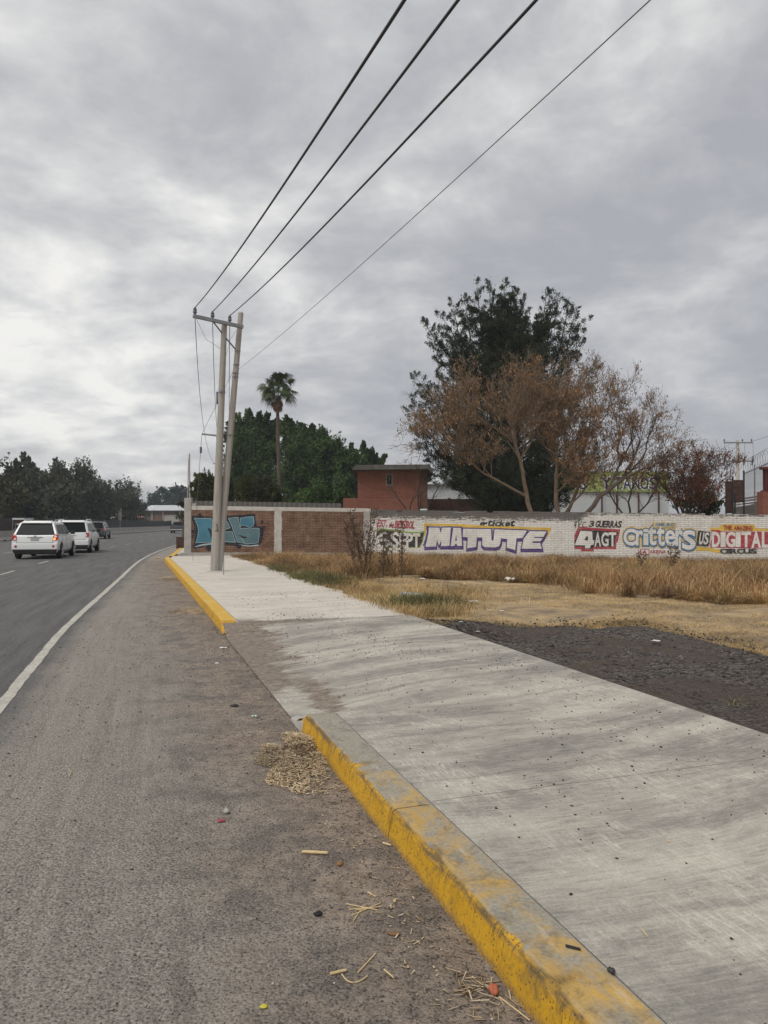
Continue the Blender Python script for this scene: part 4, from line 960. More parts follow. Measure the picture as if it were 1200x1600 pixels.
mb = MB(); zr0 = P(600, 734.6, YH).z; za = zr0; X0, X1 = P(549.5, 730, YH-.8).x, P(671, 730, YH-.8).x
mb.hexa([(X0, YH-.8, za-.03), (X1, YH-.8, za+.02), (X1+.45, YH+4.8, za-.3), (X0, YH+4.8, za-.3), (X0+.35, YH-.75, za+.30), (X1-.1, YH-.75, za+.33), (X1-.1, YH+4.8, za+.2), (X0+.35, YH+4.8, za+.2)])
mb.hexa([(X1-.1, YH-.8, za+.0), (X1+.30, YH-.8, za-.32), (X1+.30, YH+4.8, za-.42), (X1-.1, YH+4.8, za-.1), (X1-.1, YH-.8, za+.33), (X1+.02, YH-.8, za+.35), (X1+.02, YH+4.8, za+.2), (X1-.1, YH+4.8, za+.2)])
mb.build('roof', plain('tarred_roof', (.095, .09, .08), .95, .4, 3, bump=.5), h, hb)
mb = MB()
for a in ((603.4, 604.6, 740.5, 758.5), (612, 613.2, 740.5, 758.5), (604.6, 612, 740.5, 741.6), (604.6, 612, 757.3, 758.5), (607.9, 608.5, 741.6, 757.3)): vbox(mb, *a, YH-.03, .1)
fr = mb.build('window', plain('grey_window_frame', (.28, .27, .25), .7), h, hb); mb = MB(); vbox(mb, 604, 612.5, 741, 758, YH+.08, .02); mb.build('pane', M['glass'], fr, (0, 0, 0)) if False else None
o = mb.build('pane', M['glass'], h, hb)
o.parent = fr
# grey corrugated sheets behind the brick wall
t = NT('corrugated_grey', .8, .3); x, y, z = t.xyz(); n = t.noise(2, 5, .7); c = t.mix(n, (.10, .095, .09), (.19, .18, .165)); wv = t.N.new('ShaderNodeTexWave'); wv.inputs['Scale'].default_value = 4; wv.inputs['Distortion'].default_value = 0
t.L.new(t.co, wv.inputs[0]); t.bump(wv.outputs[1], .8, .03); M['corr_grey'] = t.out(c)
a, b_ = P(302, 782.5, 38), P(533, 786.5, 38)
mb = MB(); n = 120; V = []; F = []
for i in range(n+1):
    u = i/n; p = lerp(a, b_, u); yy = 38+.025*math.sin(u*n*1.57); V += [(p.x, yy, .0), (p.x, yy, p.z), (p.x, yy+.02, p.z), (p.x, yy+.02, 0)]
for i in range(n): F += [(4*i, 4*i+4, 4*i+5, 4*i+1), (4*i+1, 4*i+5, 4*i+6, 4*i+2), (4*i+2, 4*i+6, 4*i+7, 4*i+3)]
mb.add(V, F); o = mb.build('sheet_metal_fence', M['corr_grey'], None, (a.x, 38, 0)); tag(o, 'dark grey corrugated fence showing over the bare brick wall', 'fence')
# white shed behind the conifer, left part
M['corr_white'] = plain('white_corrugated', (.50, .52, .53), .6, .15, 2)
b = P(700, 816, 66); b.z = 0; e = empty('shed', b, 'pale grey corrugated shed between the orange house and the dark conifer', 'building')
mb = MB(); vbox(mb, 668, 745, 757, 790, 66, .2); mb.build('wall', M['corr_white'], e, b)
mb = MB(); a, c = P(664, 757, 65.6), P(748, 757, 65.6); r_ = P(690, 742, 72); mb.hexa([(a.x, 65.6, a.z), (c.x, 65.6, c.z), (c.x, 72, r_.z), (a.x, 72, r_.z), (a.x, 65.6, a.z+.08), (c.x, 65.6, c.z+.08), (c.x, 72, r_.z+.08), (a.x, 72, r_.z+.08)]); mb.build('roof', M['corr_white'], e, b)
b = P(700, 816, 56); b.z = 0
mb = MB(); vbox(mb, 668, 790, 779.5, 800, 56, .2); vbox(mb, 700, 704, 778, 800, 55.9, .3); o = mb.build('low_wall', M['rust'], None, b); tag(o, 'low dark brown wall in front of the pale shed', 'wall')
# white store with a lime sign
YS = 70; b = P(950, 816, YS); b.z = 0; e = empty('store_building', b, 'white building with a lime green lettered fascia seen through the bare trees', 'building')
mb = MB(); vbox(mb, 862, 1045, 768.5, 815, YS, 6); mb.build('wall', M['white_sheet'], e, b)
t = NT('lime_sign', .5, .4); M['lime'] = t.out(t.mix(t.noise(.6, 3), (.25, .32, .09), (.34, .41, .15)))
mb = MB(); vbox(mb, 862, 1045, 736.5, 768.3, YS-.25, .35); sg = mb.build('sign_board', M['lime'], e, b)
Wsign = lambda px, py: ((P(px, py, YS-.26).x-b.x), P(px, py, YS-.26).z)
t = NT('sign_white', .5); M['sg_white'] = t.out((.75, .75, .74)); t = NT('sign_blue', .5); M['sg_blue'] = t.out((.025, .025, .11)); t = NT('sign_red', .5); M['sg_red'] = t.out((.3, .02, .04))
m = Mural(Wsign, -.262); WD = [('Y', 940, 746, 953, 764), ('P', 963, 745, 972, 764), ('A', 973, 746, 985, 764), ('N', 987, 746, 998, 764), ('O', 1000, 746, 1012, 764), ('S', 1014, 746, 1026, 764), ('S', 905, 746, 915, 764), ('A', 890, 746, 902, 764)]
for ch, *bx in WD: m.glyph(ch, bx, 'sg_white', 1.3)
for ch, *bx in WD: m.glyph(ch, bx, 'sg_blue', .35, 0, (.8, .3))
m.build('sign_lettering', sg, None); 
for px in (941, 964.5, 998.5, 1030):
    mb = MB(); vbox(mb, px-.8, px+.8, 768, 815, YS-.5, .2); mb.build('post', M['rust'], e, b)

# right hand yard: rusty gate, sheet wall, mesh fence, brick pier
YG = 42; b = P(1149, 816, YG); b.z = 0; e = empty('rusty_gate', b, 'tall rusty brown metal gate between dark posts at right', 'gate')
for p0, p1, y0_, y1_ in ((1135, 1145.8, 752, 802), (1146.5, 1161.5, 750, 785)):
    mb = MB(); vbox(mb, p0, p1, y0_, y1_, YG, .04)
    for k in range(4): yy = y0_+(y1_-y0_)*k/3.3; vbox(mb, p0, p1, yy, yy+.7, YG-.03, .03)
    mb.build('gate_panel', M['rust'], e, b)
for px, y0_ in ((1134.6, 752), (1145.3, 744), (1162.6, 735), (1148.5, 772)):
    mb = MB(); a, c = P(px, 812, YG-.05), P(px, y0_, YG-.05); mb.box((a.x, YG-.05, c.z/2), (.07, .07, c.z)); mb.build('post', M['dark_metal'], e, b)
b = P(1177, 816, YG+1); b.z = 0
mb = MB()
for k in range(7):
    z0 = P(1160, 806-k*4.1, YG+1).z; z1 = P(1160, 806-(k+.75)*4.1, YG+1).z; a, c = P(1146, 800, YG+2.5), P(1193, 800, YG-1); dz_ = .12
    mb.hexa([(a.x, a.y, z0), (c.x, c.y, z0+dz_), (c.x, c.y+.12, z0+dz_), (a.x, a.y+.12, z0), (a.x, a.y, z1-.03), (c.x, c.y, z1+dz_), (c.x, c.y+.05, z1+dz_), (a.x, a.y+.05, z1-.03)])
a, c = P(1146, 800, YG+2.6), P(1193, 800, YG-.9); mb.hexa([(a.x, a.y, 0), (c.x, c.y, 0), (c.x, c.y+.1, 0), (a.x, a.y+.1, 0), (a.x, a.y, 2.4), (c.x, c.y, 2.75), (c.x, c.y+.1, 2.75), (a.x, a.y+.1, 2.4)])
o = mb.build('sheet_metal_wall', plain('grey_sheet', (.24, .22, .21), .7, .25, 2), None, b); tag(o, 'grey horizontal sheet metal wall between the rusty gate and brick pier', 'fence')
b = P(1198, 816, 36); b.z = 0; e = empty('brick_pier', b, 'orange brick pier with dark red frame at the right edge', 'pier')
mb = MB(); a, c = P(1192, 768, 36), P(1216, 810, 36); mb.box(((a.x+c.x)/2, 36.3, a.z/2), (c.x-a.x, .6, a.z)); mb.build('pier_shaft', M['brick_orange'], e, b)
mb = MB(); z0, z1 = P(1195, 765, 36).z, P(1195, 731, 36).z; xa = P(1195, 0, 36).x; xb = P(1216, 0, 36).x; mb.box(((xa+xb)/2, 36.3, a.z+.04), (c.x-a.x+.05, .65, .08))
mb.box((xa+.05, 36.3, (z0+z1)/2), (.1, .1, z1-z0)); mb.box((xb, 36.3, (z0+z1)/2), (.1, .1, z1-z0)); mb.box(((xa+xb)/2, 36.3, z1), (xb-xa+.3, .5, .12)); mb.box(((xa+xb)/2, 36.5, (z0+z1)/2), (xb-xa, .03, z1-z0)); mb.build('frame', plain('dark_red_paint', (.09, .02, .02), .6), e, b)
b = P(1180, 816, 46); b.z = 0; e = empty('mesh_fence', b, 'tall wire mesh fence topped with razor coils beside the brick pier', 'fence')
mb = MB(); pa, pc = P(1163, 740, 50), P(1200, 724, 42)
pa2, pc2 = P(1163, 783, 50), P(1200, 779, 42)
for i in range(46): u = i/45; mb.tube([lerp(pa2, pc2, u), lerp(pa, pc, u)], .006, 3, cap=False)
for i in range(24): u = i/23; mb.tube([lerp(pa2, pa, u), lerp(pc2, pc, u)], .006, 3, cap=False)
mb.tube([pa, pc], .035, 6); mb.build('mesh', M['wire_pale'], e, b)
mb = MB(); a = P(1179, 733, 46); mb.cyl((a.x, a.y, 0), a+Vector((0, 0, .3)), .04, .04); mb.build('post', M['steel'], e, b)
mb = MB(); pts = []
for i in range(500): u = i/499; c = lerp(pa, pc, u)+Vector((0, 0, .45)); th = u*60; pts.append(c+Vector((0, math.cos(th)*.4, math.sin(th)*.42)))
mb.tube(pts, .012, 3, cap=False); mb.build('razor_coil', M['wire_pale'], e, b)

# warehouse, pink canopy, booths at the far bend
YW = 175; b = P(250, 816, YW); b.z = 0; e = empty('warehouse', b, 'long low warehouse with pale roof where the road bends', 'building')
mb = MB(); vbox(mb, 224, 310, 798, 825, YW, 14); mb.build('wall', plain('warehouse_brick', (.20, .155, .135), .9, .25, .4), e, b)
for px0, px1, yy0, yy1, mt in ((239, 253, 805, 815, 'brick'), (255, 280, 805, 818, 'concrete'), (217, 232, 802, 820, 'concrete')):
    mb = MB(); vbox(mb, px0, px1, yy0, yy1, YW-.3, .3); mb.build('wall_panel', M[mt], e, b)
for px in (224, 237.5, 254.5, 281):
    mb = MB(); vbox(mb, px-.7, px+.7, 798, 825, YW-.5, .5); mb.build('column', M['concrete'], e, b)
mb = MB(); a, c = P(218, 798, YW-1), P(320, 798, YW-1); r_ = P(230, 790.3, YW+9)
for k in range(5):
    u0, u1 = k/5, (k+1)/5-.004; xa, xb = a.x+(c.x-a.x)*u0, a.x+(c.x-a.x)*u1; dx_ = (r_.x-a.x)*.3
    mb.hexa([(xa, YW-1, a.z), (xb, YW-1, a.z), (xb+dx_, YW+9, r_.z), (xa+dx_, YW+9, r_.z), (xa, YW-1, a.z+.15), (xb, YW-1, a.z+.15), (xb+dx_, YW+9, r_.z+.15), (xa+dx_, YW+9, r_.z+.15)])
mb.build('roof', M['white_sheet'], e, b)
mb = MB(); vbox(mb, 190, 270, 818.5, 826, 150, .3)
b = P(230, 816, 150); b.z = 0
b = P(203, 816, 140); b.z = 0; e = empty('roadside_stall', b, 'small stall with a faded pink roof by the far trees', 'stall')
mb = MB(); a, c = P(193.5, 802, 140), P(213, 809, 138); mb.hexa([(a.x, 140, a.z), (c.x, 138, c.z), (c.x, 143, c.z), (a.x, 143, a.z), (a.x+.3, 140, a.z+.5), (c.x, 138, c.z+.12), (c.x, 143, c.z+.12), (a.x+.3, 143, a.z+.5)]); mb.build('roof', plain('faded_pink', (.45, .18, .16), .8), e, b)
for px in (195, 203, 211):
    mb = MB(); vbox(mb, px-.4, px+.4, 806, 826, 140.5, .3); mb.build('post', M['concrete'], e, b)
b = P(221, 816, 160); b.z = 0
mb = MB(); vbox(mb, 213, 231, 809, 826, 160, .3)
for px in (215, 219, 223, 227): vbox(mb, px, px+1.6, 810, 818, 159.8, .2)
o = mb.build('low_wall', plain('pinkish_wall', (.33, .22, .19), .9, .3, 1), None, b); tag(o, 'low pinkish wall with pale bars left of the warehouse', 'wall')

# fence of dark sheets along the far side of the road
def far_fence(pxs, ytop, ybase_off, Ys, mat, lab, hgt):
    mb = MB(); pts = [P(px, 816, Y) for px, Y in zip(pxs, Ys)]
    for i in range(len(pts)-1):
        a, c = pts[i], pts[i+1]; d = (c-a); d.z = 0; n_ = Vector((-d.y, d.x, 0)).normalized()*.06
        L = d.length; k = max(1, int(L/2.5))
        for j in range(k):
            p = lerp(a, c, j/k); q_ = lerp(a, c, (j+.97)/k); hh = hgt*(1+random.uniform(-.04, .04))
            mb.hexa([(p.x, p.y, -.1), (q_.x, q_.y, -.1), (q_.x+n_.x, q_.y+n_.y, -.1), (p.x+n_.x, p.y+n_.y, -.1), (p.x, p.y, hh), (q_.x, q_.y, hh), (q_.x+n_.x, q_.y+n_.y, hh), (p.x+n_.x, p.y+n_.y, hh)])
    b = pts[0].copy(); b.z = 0; o = mb.build('panel_fence', mat, None, b); tag(o, lab, 'fence'); return o
far_fence([160, 200, 235, 268], 0, 0, [104, 126, 150, 172], plain('black_fence_panel', (.028, .03, .032), .8, .3, 1), 'long black panel fence beyond the concrete barrier at the bend', 1.9)
far_fence([-140, -40, 10, 60, 110, 160], 0, 0, [48, 60, 68, 77, 88, 102], plain('brown_fence_panel', (.06, .045, .04), .85, .5, .8), 'dark brown roadside fence under the trees on the left', 2.0)
# white topped booth and parked pale car behind the barrier, far left
b = P(29, 816, 66); b.z = 0; e = empty('roadside_booth', b, 'small booth with a flat white top behind the barrier, left of the cars', 'booth')
mb = MB(); vbox(mb, 19, 38, 809.5, 812.5, 66, 1.8); mb.build('roof', M['white_sheet'], e, b, bevel=.02)
mb = MB(); vbox(mb, 22, 37.5, 812.8, 816.5, 66.1, 1.6); mb.build('counter', plain('dull_red_board', (.10, .03, .028), .8, .3), e, b)
for px in (20, 24.5, 37.5):
    mb = MB(); a = P(px, 812.5, 66.3); mb.box((a.x, a.y, a.z/2), (.06, .06, a.z)); mb.build('post', M['steel'], e, b)

# ---------------------------------------------------------------- concrete barrier blocks
mb = MB(); prof = [(-.30, 0), (-.30, .10), (-.14, .34), (-.09, .86), (.09, .86), (.14, .34), (.30, .10), (.30, 0)]
mb.prism(prof, 'y', 0, 2.94)
blk = mb.build('barrier_block', M['concrete'], None)
for yy in (.75, 2.2):
    mb2 = MB(); mb2.box((.298, yy, .07), (.03, .55, .12)); mb2.build('drain_slot', M['black'], blk)
drs = list(blk.children)
first = True; bi = 0; dist = 0
pts = [BR[i] for i in range(len(BR))]; cb = [0]
for i in range(1, len(pts)): cb.append(cb[-1]+(pts[i]-pts[i-1]).length)
def bar_at(s):
    for i in range(len(cb)-1):
        if cb[i+1] >= s: return lerp(pts[i], pts[i+1], (s-cb[i])/(cb[i+1]-cb[i]))
    return pts[-1]
sY = next(cb[i] for i in range(len(cb)) if pts[i].y > 50)
s = sY
while s < sY+145:
    a, c = bar_at(s), bar_at(s+3); ang = math.atan2(-(c.x-a.x), c.y-a.y)
    o = blk if first else blk.copy()
    if not first:
        COL.objects.link(o)
        for dr in drs: d_ = dr.copy(); COL.objects.link(d_); d_.parent = o
    o.location = (a.x, a.y, 0); o.rotation_euler = (0, 0, ang)
    tag(o, 'grey concrete barrier block in the row dividing the highway', 'barrier', 'concrete barrier blocks along the median'); first = False; s += 3
# ---------------------------------------------------------------- vehicles
def wheel(parent, x, y, r, side, org, rim=True, wdt=.21):
    mb = MB(); c = Vector((x, y, r)); xs_ = [-.5, -.46, -.36, .36, .46, .5]; rs_ = [r*.72, r*.93, r, r, r*.93, r*.72]
    mb.tube([c+Vector((q*wdt, 0, 0)) for q in xs_], rs_, 24); w = mb.build('wheel', M['black'], parent, org)
    if rim:
        mb = MB(); xo = x+side*wdt*.5
        mb.tube([(xo-side*.02, y, r), (xo+side*.004, y, r)], [r*.66, r*.66], 20)
        rim_ = mb.build('rim', M['dark_metal'], parent, org); rim_.parent = w
        mb = MB()
        for k in range(5):
            a = 2*math.pi*k/5+.3; d = Vector((0, math.cos(a), math.sin(a))); mb.tube([Vector((xo+side*.012, y, r))+d*.03, Vector((xo+side*.012, y, r))+d*r*.62], [.035, .045], 6)
        mb.tube([(xo+side*.0, y, r), (xo+side*.022, y, r)], [.06, .05], 12)
        n_ = 24; V = []
        for k in range(n_): a = 2*math.pi*k/n_; V += [(xo+side*.010, y+math.cos(a)*r*.60, r+math.sin(a)*r*.60), (xo+side*.016, y+math.cos(a)*r*.69, r+math.sin(a)*r*.69)]
        mb.add(V, [(2*k, 2*k+1, (2*k+3) % (2*n_), (2*k+2) % (2*n_)) for k in range(n_)])
        sp = mb.build('spokes', M['alloy'], parent, org); sp.parent = w
    return w
def make_suv(loc, rz, label, paint, W=.90, L=4.55, Hh=1.66, belt=1.02, lean=.34, wr=.68, style='round', name='parked_car', group=None, lamps=True, name_='car'):
    e = empty('car', loc, label, 'car', group, rz); org = (0, 0, 0)
    zb = .24
    if style == 'round':
        ry = [.16, .10, .0, .0, .05, .07, .07+lean, .07+lean+.04, .07+lean+.05]
    else:
        ry = [.12, .08, .0, .0, .04, .05, .05+lean, .05+lean+.03, .05+lean+.04]
    zs = [zb, zb+.05, .42, .72, belt-.05, belt, Hh-.09, Hh-.02, Hh]; ws = [W*.55, W-.06, W, W, W-.015, W-.03, wr, wr-.16, 0]
    def ring(y, dy, zsc=None, wsc=None):
        pts = []
        for i in range(9):
            pts.append((ws[i]*(wsc[i] if wsc else 1), y+dy[i], (zsc[i] if zsc else zs[i])))
        return pts
    flat = [0]*9; b = belt
    rings = [ring(0, ry), ring(.75, [0, 0, 0, 0, 0, 0, 0, 0, 0]), ring(2.2, flat),
             ring(2.55, [0, 0, 0, 0, .1, .15, -.1, -.1, -.1], zs[:6]+[Hh-.11, Hh-.04, Hh-.02]),
             ring(3.25, [0, 0, 0, 0, .02, .05, .1, .15, .2], zs[:6]+[b+.02, b+.03, b+.04], [1, 1, 1, 1, .99, .97, 1.1, 1.1, 1]),
             ring(4.1, flat, [zb, zb+.05, .42, .70, b-.15, b-.10, b-.06, b-.04, b-.03], [1, .97, .97, .97, .96, .92, 1.05, 1.1, 1]),
             ring(L, [-.12, -.05, 0, 0, -.12, -.18, -.25, -.25, -.25], [zb, zb+.05, .42, .62, b-.28, b-.24, b-.20, b-.18, b-.17], [.9, .86, .86, .86, .84, .82, 1, 1, 1])]
    V = []
    for r_ in rings:
        V += r_ + [(-x, y, z) for x, y, z in reversed(r_[:-1])]
    m_ = 17; F = []
    for i in range(len(rings)-1):
        for k in range(m_-1): q_ = i*m_+k; F.append((q_, q_+m_, q_+m_+1, q_+1))
        q_ = i*m_; F.append((q_+m_-1, q_+2*m_-1, q_+m_, q_))
    for k in range(8):                    # rear and front caps in level strips
        a, b2 = k, k+1; c2, d2 = m_-1-(k+1), m_-1-k
        if c2 == b2: F.append((a, b2, d2)); o_ = (len(rings)-1)*m_; F.append((o_+a, o_+d2, o_+b2))
        else: F.append((a, b2, c2, d2)); o_ = (len(rings)-1)*m_; F.append((o_+a, o_+d2, o_+c2, o_+b2))
    mb = MB(); mb.add(V, F)
    mb.build('body', paint, e, org, bevel=.035, segs=3)
    # rear face helper: point on the rear surface at half-width x and height z
    def rearp(x, z, off=0.0):
        for i in range(8):
            if zs[i] <= z <= zs[i+1] and zs[i+1] > zs[i]:
                u = (z-zs[i])/(zs[i+1]-zs[i]); return (x, ry[i]+(ry[i+1]-ry[i])*u-off, z)
        return (x, ry[0]-off, z)
    def rw(z):
        for i in range(8):
            if zs[i] <= z <= zs[i+1] and zs[i+1] > zs[i]: u = (z-zs[i])/(zs[i+1]-zs[i]); return ws[i]+(ws[i+1]-ws[i])*u
        return 0
    def rear_panel(nm, poly, mat, off=.008, th=.03, parent=e, lab=None):
        mb = MB(); n = len(poly); V = [rearp(x, z, off) for x, z in poly]+[rearp(x, z, off-th) for x, z in poly]
        F = [tuple(range(n)), tuple(reversed(range(n, 2*n)))]+[(i, n+i, n+(i+1) % n, (i+1) % n) for i in range(n)]
        mb.add(V, F); o = mb.build(nm, mat, e, org)
        if parent is not e: o.parent = parent
        if lab: o['label'] = lab
        return o
    zt = Hh-.115; zw = belt+.035
    a, c = rw(zw)-.09, rw(zt)-.07
    rear_panel('rear_window', [(-a, zw), (0, zw-.012), (a, zw), (c, zt), (0, zt+.01), (-c, zt)], M['glass'], .010)
    # spoiler lip above the glass
    mb = MB(); p = rearp(0, Hh-.07); mb.hexa([(-wr+.06, p[1]-.10, Hh-.10), (wr-.06, p[1]-.10, Hh-.10), (wr-.06, p[1]+.25, Hh-.07), (-wr+.06, p[1]+.25, Hh-.07), (-wr+.08, p[1]-.08, Hh-.06), (wr-.08, p[1]-.08, Hh-.06), (wr-.08, p[1]+.25, Hh+.008), (-wr+.08, p[1]+.25, Hh+.008)]); mb.build('spoiler', paint, e, org, bevel=.012)
    # side windows
    for s_ in (-1, 1):
        def sp(y, u, off=.006):
            x = (W-.03)+(wr-(W-.03))*u+off; return (s_*x, y, belt+(Hh-.09-belt)*u)
        segs = [[(.30+lean*.3, .12), (.98, .12), (.98, .86), (.50+lean*.5, .86)], [(1.06, .10), (1.95, .10), (1.95, .88), (1.06, .88)], [(2.03, .10), (3.05, .10), (2.58, .82), (2.50, .88), (2.03, .88)]]
        for sg_ in segs:
            mb = MB(); V = [sp(y, u) for y, u in sg_]; V2 = [sp(y, u, -.02) for y, u in sg_]; n = len(V); f = [tuple(range(n)), tuple(reversed(range(n, 2*n)))]+[(i, (i+1) % n, n+(i+1) % n, n+i) for i in range(n)]
            mb.add(V+V2, f); mb.build('side_window', M['glass'], e, org)
        # arches: black discs paint in the shade of uncut openings
        for y in (.86, L-.95):
            mb = MB(); n = 18; V = []
            for k in range(n+1):
                a_ = math.pi*k/n*1.12-.19; 
                V += [(s_*(W+.004), y+math.cos(a_)*.415, max(.2, .33+math.sin(a_)*.415)), (s_*(W+.004), y, .33)]
            f = [(2*k, 2*k+2, 2*k+1) for k in range(n)]; mb.add(V, f); mb.build('wheel_arch', M['black'], e, org)
            wheel(e, s_*(W-.075), y, .345, s_, org)
        # mirror, door seams and handles, roof rail
        mb = MB(); mb.box((s_*(W+.09), 2.92, belt+.10), (.20, .10, .15)); mb.build('mirror', M['black'], e, org, bevel=.03)
        for y in (1.0, 2.0, 3.0): mb = MB(); mb.box((s_*(W+.001), y, .68), (.004, .012, .62)); mb.build('door_seam', M['black'], e, org)
        mb = MB(); mb.box((s_*(W+.002), 2.0, .345), (.006, 2.0, .012)); mb.build('sill_strip', M['black'], e, org)
        for y in (1.28, 2.28): mb = MB(); mb.box((s_*(W+.012), y, .86), (.03, .16, .03)); mb.build('door_handle', paint, e, org)
        mb = MB(); pts_ = [(s_*(wr-.03), .55+lean, Hh-.07), (s_*(wr-.05), .68+lean, Hh+.045), (s_*(wr-.05), 2.1, Hh+.05), (s_*(wr-.03), 2.3, Hh-.06)]
        mb.tube(pts_, .018, 6); mb.build('roof_rail', M['alloy'] if style == 'round' else paint, e, org)
        # lamps
        if style == 'round':
            z0, z1 = .80, 1.09; poly = [(s_*(W-.02), z0+.03), (s_*(W-.01), z1-.04), (s_*(W-.10), z1+.0), (s_*(W-.19), z1-.09), (s_*(W-.21), z0+.04), (s_*(W-.15), z0)]
        else:
            z0, z1 = .84, 1.06; poly = [(s_*(W-.0), z0), (s_*(W-.01), z1), (s_*(W-.15), z1), (s_*(W-.15), z0)]
        if s_ > 0: poly = poly[::-1]
        tl = rear_panel('tail_light', poly, M['lens_red'], .018, .10)
        wrap = MB(); wrap.hexa([(s_*(W-.03), .02, z0+.04), (s_*(W+.008), .02, z0+.04), (s_*(W+.008), .18, z0+.08), (s_*(W-.03), .18, z0+.08), (s_*(W-.03), .04, z1-.05), (s_*(W-.006), .04, z1-.04), (s_*(W-.006), .26, z1-.05), (s_*(W-.03), .26, z1-.05)]); w_ = wrap.build('lamp_side', M['lens_red'], e, org); w_.parent = tl
        if lamps:
            zz0 = z0+.03; pl_ = [(s_*(W-.18), zz0), (s_*(W-.18), zz0+.09), (s_*(W-.10), zz0+.10), (s_*(W-.08), zz0)]
            if s_ > 0: pl_ = pl_[::-1]
            rear_panel('indicator', pl_, M['lens_lit'] if (s_ > 0 and lamps == 2) else M['lens_clear'], .024, .01, tl)
        if style == 'round':
            mb = MB(); mb.tube([(s_*(W-.17), .0, .56), (s_*(W-.17), -.045, .56)], [.055, .05], 14); mb.build('fog_reflector', M['lens_red'], e, org)
        mb = MB(); mb.box((s_*(W*.62), L-.02, .62), (.30, .10, .14)); mb.build('headlight', M['lens_clear'], e, org, bevel=.02)
    # bumper, black skirt, plate, seams
    mb = MB(); mb.hexa([(-W+.01, -.035, .42), (W-.01, -.035, .42), (W+.005, .30, .42), (-W-.005, .30, .42), (-W+.03, -.03, .685), (W-.03, -.03, .685), (W+.005, .30, .685), (-W-.005, .30, .685)]); mb.build('rear_bumper', paint, e, org, bevel=.025)
    mb = MB(); mb.hexa([(-W+.10, .02, .235), (W-.10, .02, .235), (W-.02, .35, .235), (-W+.02, .35, .235), (-W+.02, -.042, .425), (W-.02, -.042, .425), (W-.0, .35, .425), (-W+.0, .35, .425)]); mb.build('bumper_skirt', M['dark_metal'], e, org, bevel=.012)
    mb = MB(); mb.box((0, 2.2, .245), (2*W-.25, 3.7, .10)); mb.build('underbody', M['black'], e, org)
    mb = MB(); p = rearp(0, .87, .012); mb.box((0, p[1], .86), (.34, .012, .15)); mb.build('licence_plate', M['plate'], e, org)
    mb = MB(); mb.box((0, rearp(0, .96, .016)[1], .955), (.62, .02, .022)); mb.build('trim_strip', M['chrome'], e, org)
    if style == 'round':
        mb = MB(); yy = rearp(0, 1.0, .012)[1]-.002; mb.box((0, yy, 1.0), (.12, .01, .022)); mb.box((0, yy-.001, 1.0), (.04, .012, .04)); mb.build('emblem', M['chrome'], e, org)
    mb = MB(); yy = rearp(0, .71, .004)[1]; mb.box((0, yy, .712), (2*W-.34, .008, .010))
    for s_ in (-1, 1): mb.box((s_*(W-.2), rearp(0, .76, .004)[1], .76), (.010, .008, .09))
    mb.build('tailgate_seam', M['black'], e, org)
    mb = MB(); mb.cyl((-W*.55, .06, .235), (-W*.55, .35, .235), .035, n=10); mb.build('exhaust', M['dark_metal'], e, org)
    mb = MB(); mb.box((0, L-.01, .48), (1.1, .06, .16)); mb.build('grille', M['black'], e, org)
    mb = MB(); V = [(-.60, 3.18, belt+.07), (.60, 3.18, belt+.07), (.50, 2.60, Hh-.10), (-.50, 2.60, Hh-.10)]; mb.add([(x, y+.03, z+.03) for x, y, z in V], [(0, 1, 2, 3)]); mb.build('windscreen', M['glass'], e, org)
    mb = MB(); mb.cyl((.0, .45+lean, Hh), (.0, .30+lean, Hh+.10), .012, n=6); mb.build('antenna', M['black'], e, org)
    return e
c1 = (G(26, 870.5)+G(86, 873.5))/2; c1 = G(63.5, 873)
d1 = math.atan2(.225, 1)
make_suv((c1.x, c1.y-.86+.3, 0), d1, 'white rounded family car with one tail lamp lit, nearest on the highway', M['carpaint_white'], lamps=2, W=.92, Hh=1.66)
c2 = G(117, 864)
make_suv((c2.x, c2.y-.6, 0), math.atan2(.24, 1), 'boxy white off-road car just ahead of the nearest white car', M['carpaint_white'], style='box', W=.90, Hh=1.70, lean=.16, wr=.72, belt=1.06, L=4.45, lamps=1)
c3 = G(149, 842.3)
make_suv((c3.x, c3.y-.3, 0), math.atan2(.22, 1), 'dark off-road car driving ahead of the two white cars', M['carpaint_black'], style='box', W=.93, Hh=1.66, lean=.2, wr=.74, belt=1.02, lamps=0)
c5 = P(14, 816, 69)
make_suv((c5.x-2.2, c5.y+1.5, 0), R(-82), 'silver car half hidden behind the barrier beside the white topped booth', M['carpaint_silver'], Hh=1.5, belt=.95, lamps=1)
# pickup
c4 = G(276, 833.2)
e = empty('pickup_truck', (c4.x, c4.y, 0), 'dark pickup truck far ahead at the bend', 'truck', rz=math.atan2(.16, 1))
mb = MB(); Wp = .93
mb.box((0, .9, .72), (2*Wp, .05, .52)) if False else None
for s_ in (-1, 1): mb.box((s_*(Wp-.05), 1.0, .80), (.10, 1.96, .56))
mb.box((0, .04, .78), (2*Wp-.2, .08, .50)); mb.box((0, 1.0, .56), (2*Wp-.2, 1.9, .06)); mb.box((0, 4.4, .78), (2*Wp, 1.3, .52)); mb.box((0, 2.86, .80), (2*Wp, 1.78, .62)); mb.build('body', M['carpaint_grey'], e, bevel=.03)
mb = MB(); mb.hexa([(-.86, 2.0, 1.11), (.86, 2.0, 1.11), (.86, 3.9, 1.11), (-.86, 3.9, 1.11), (-.70, 2.12, 1.70), (.70, 2.12, 1.70), (.70, 3.2, 1.70), (-.70, 3.2, 1.70)]); mb.build('cab', M['carpaint_grey'], e, bevel=.04)
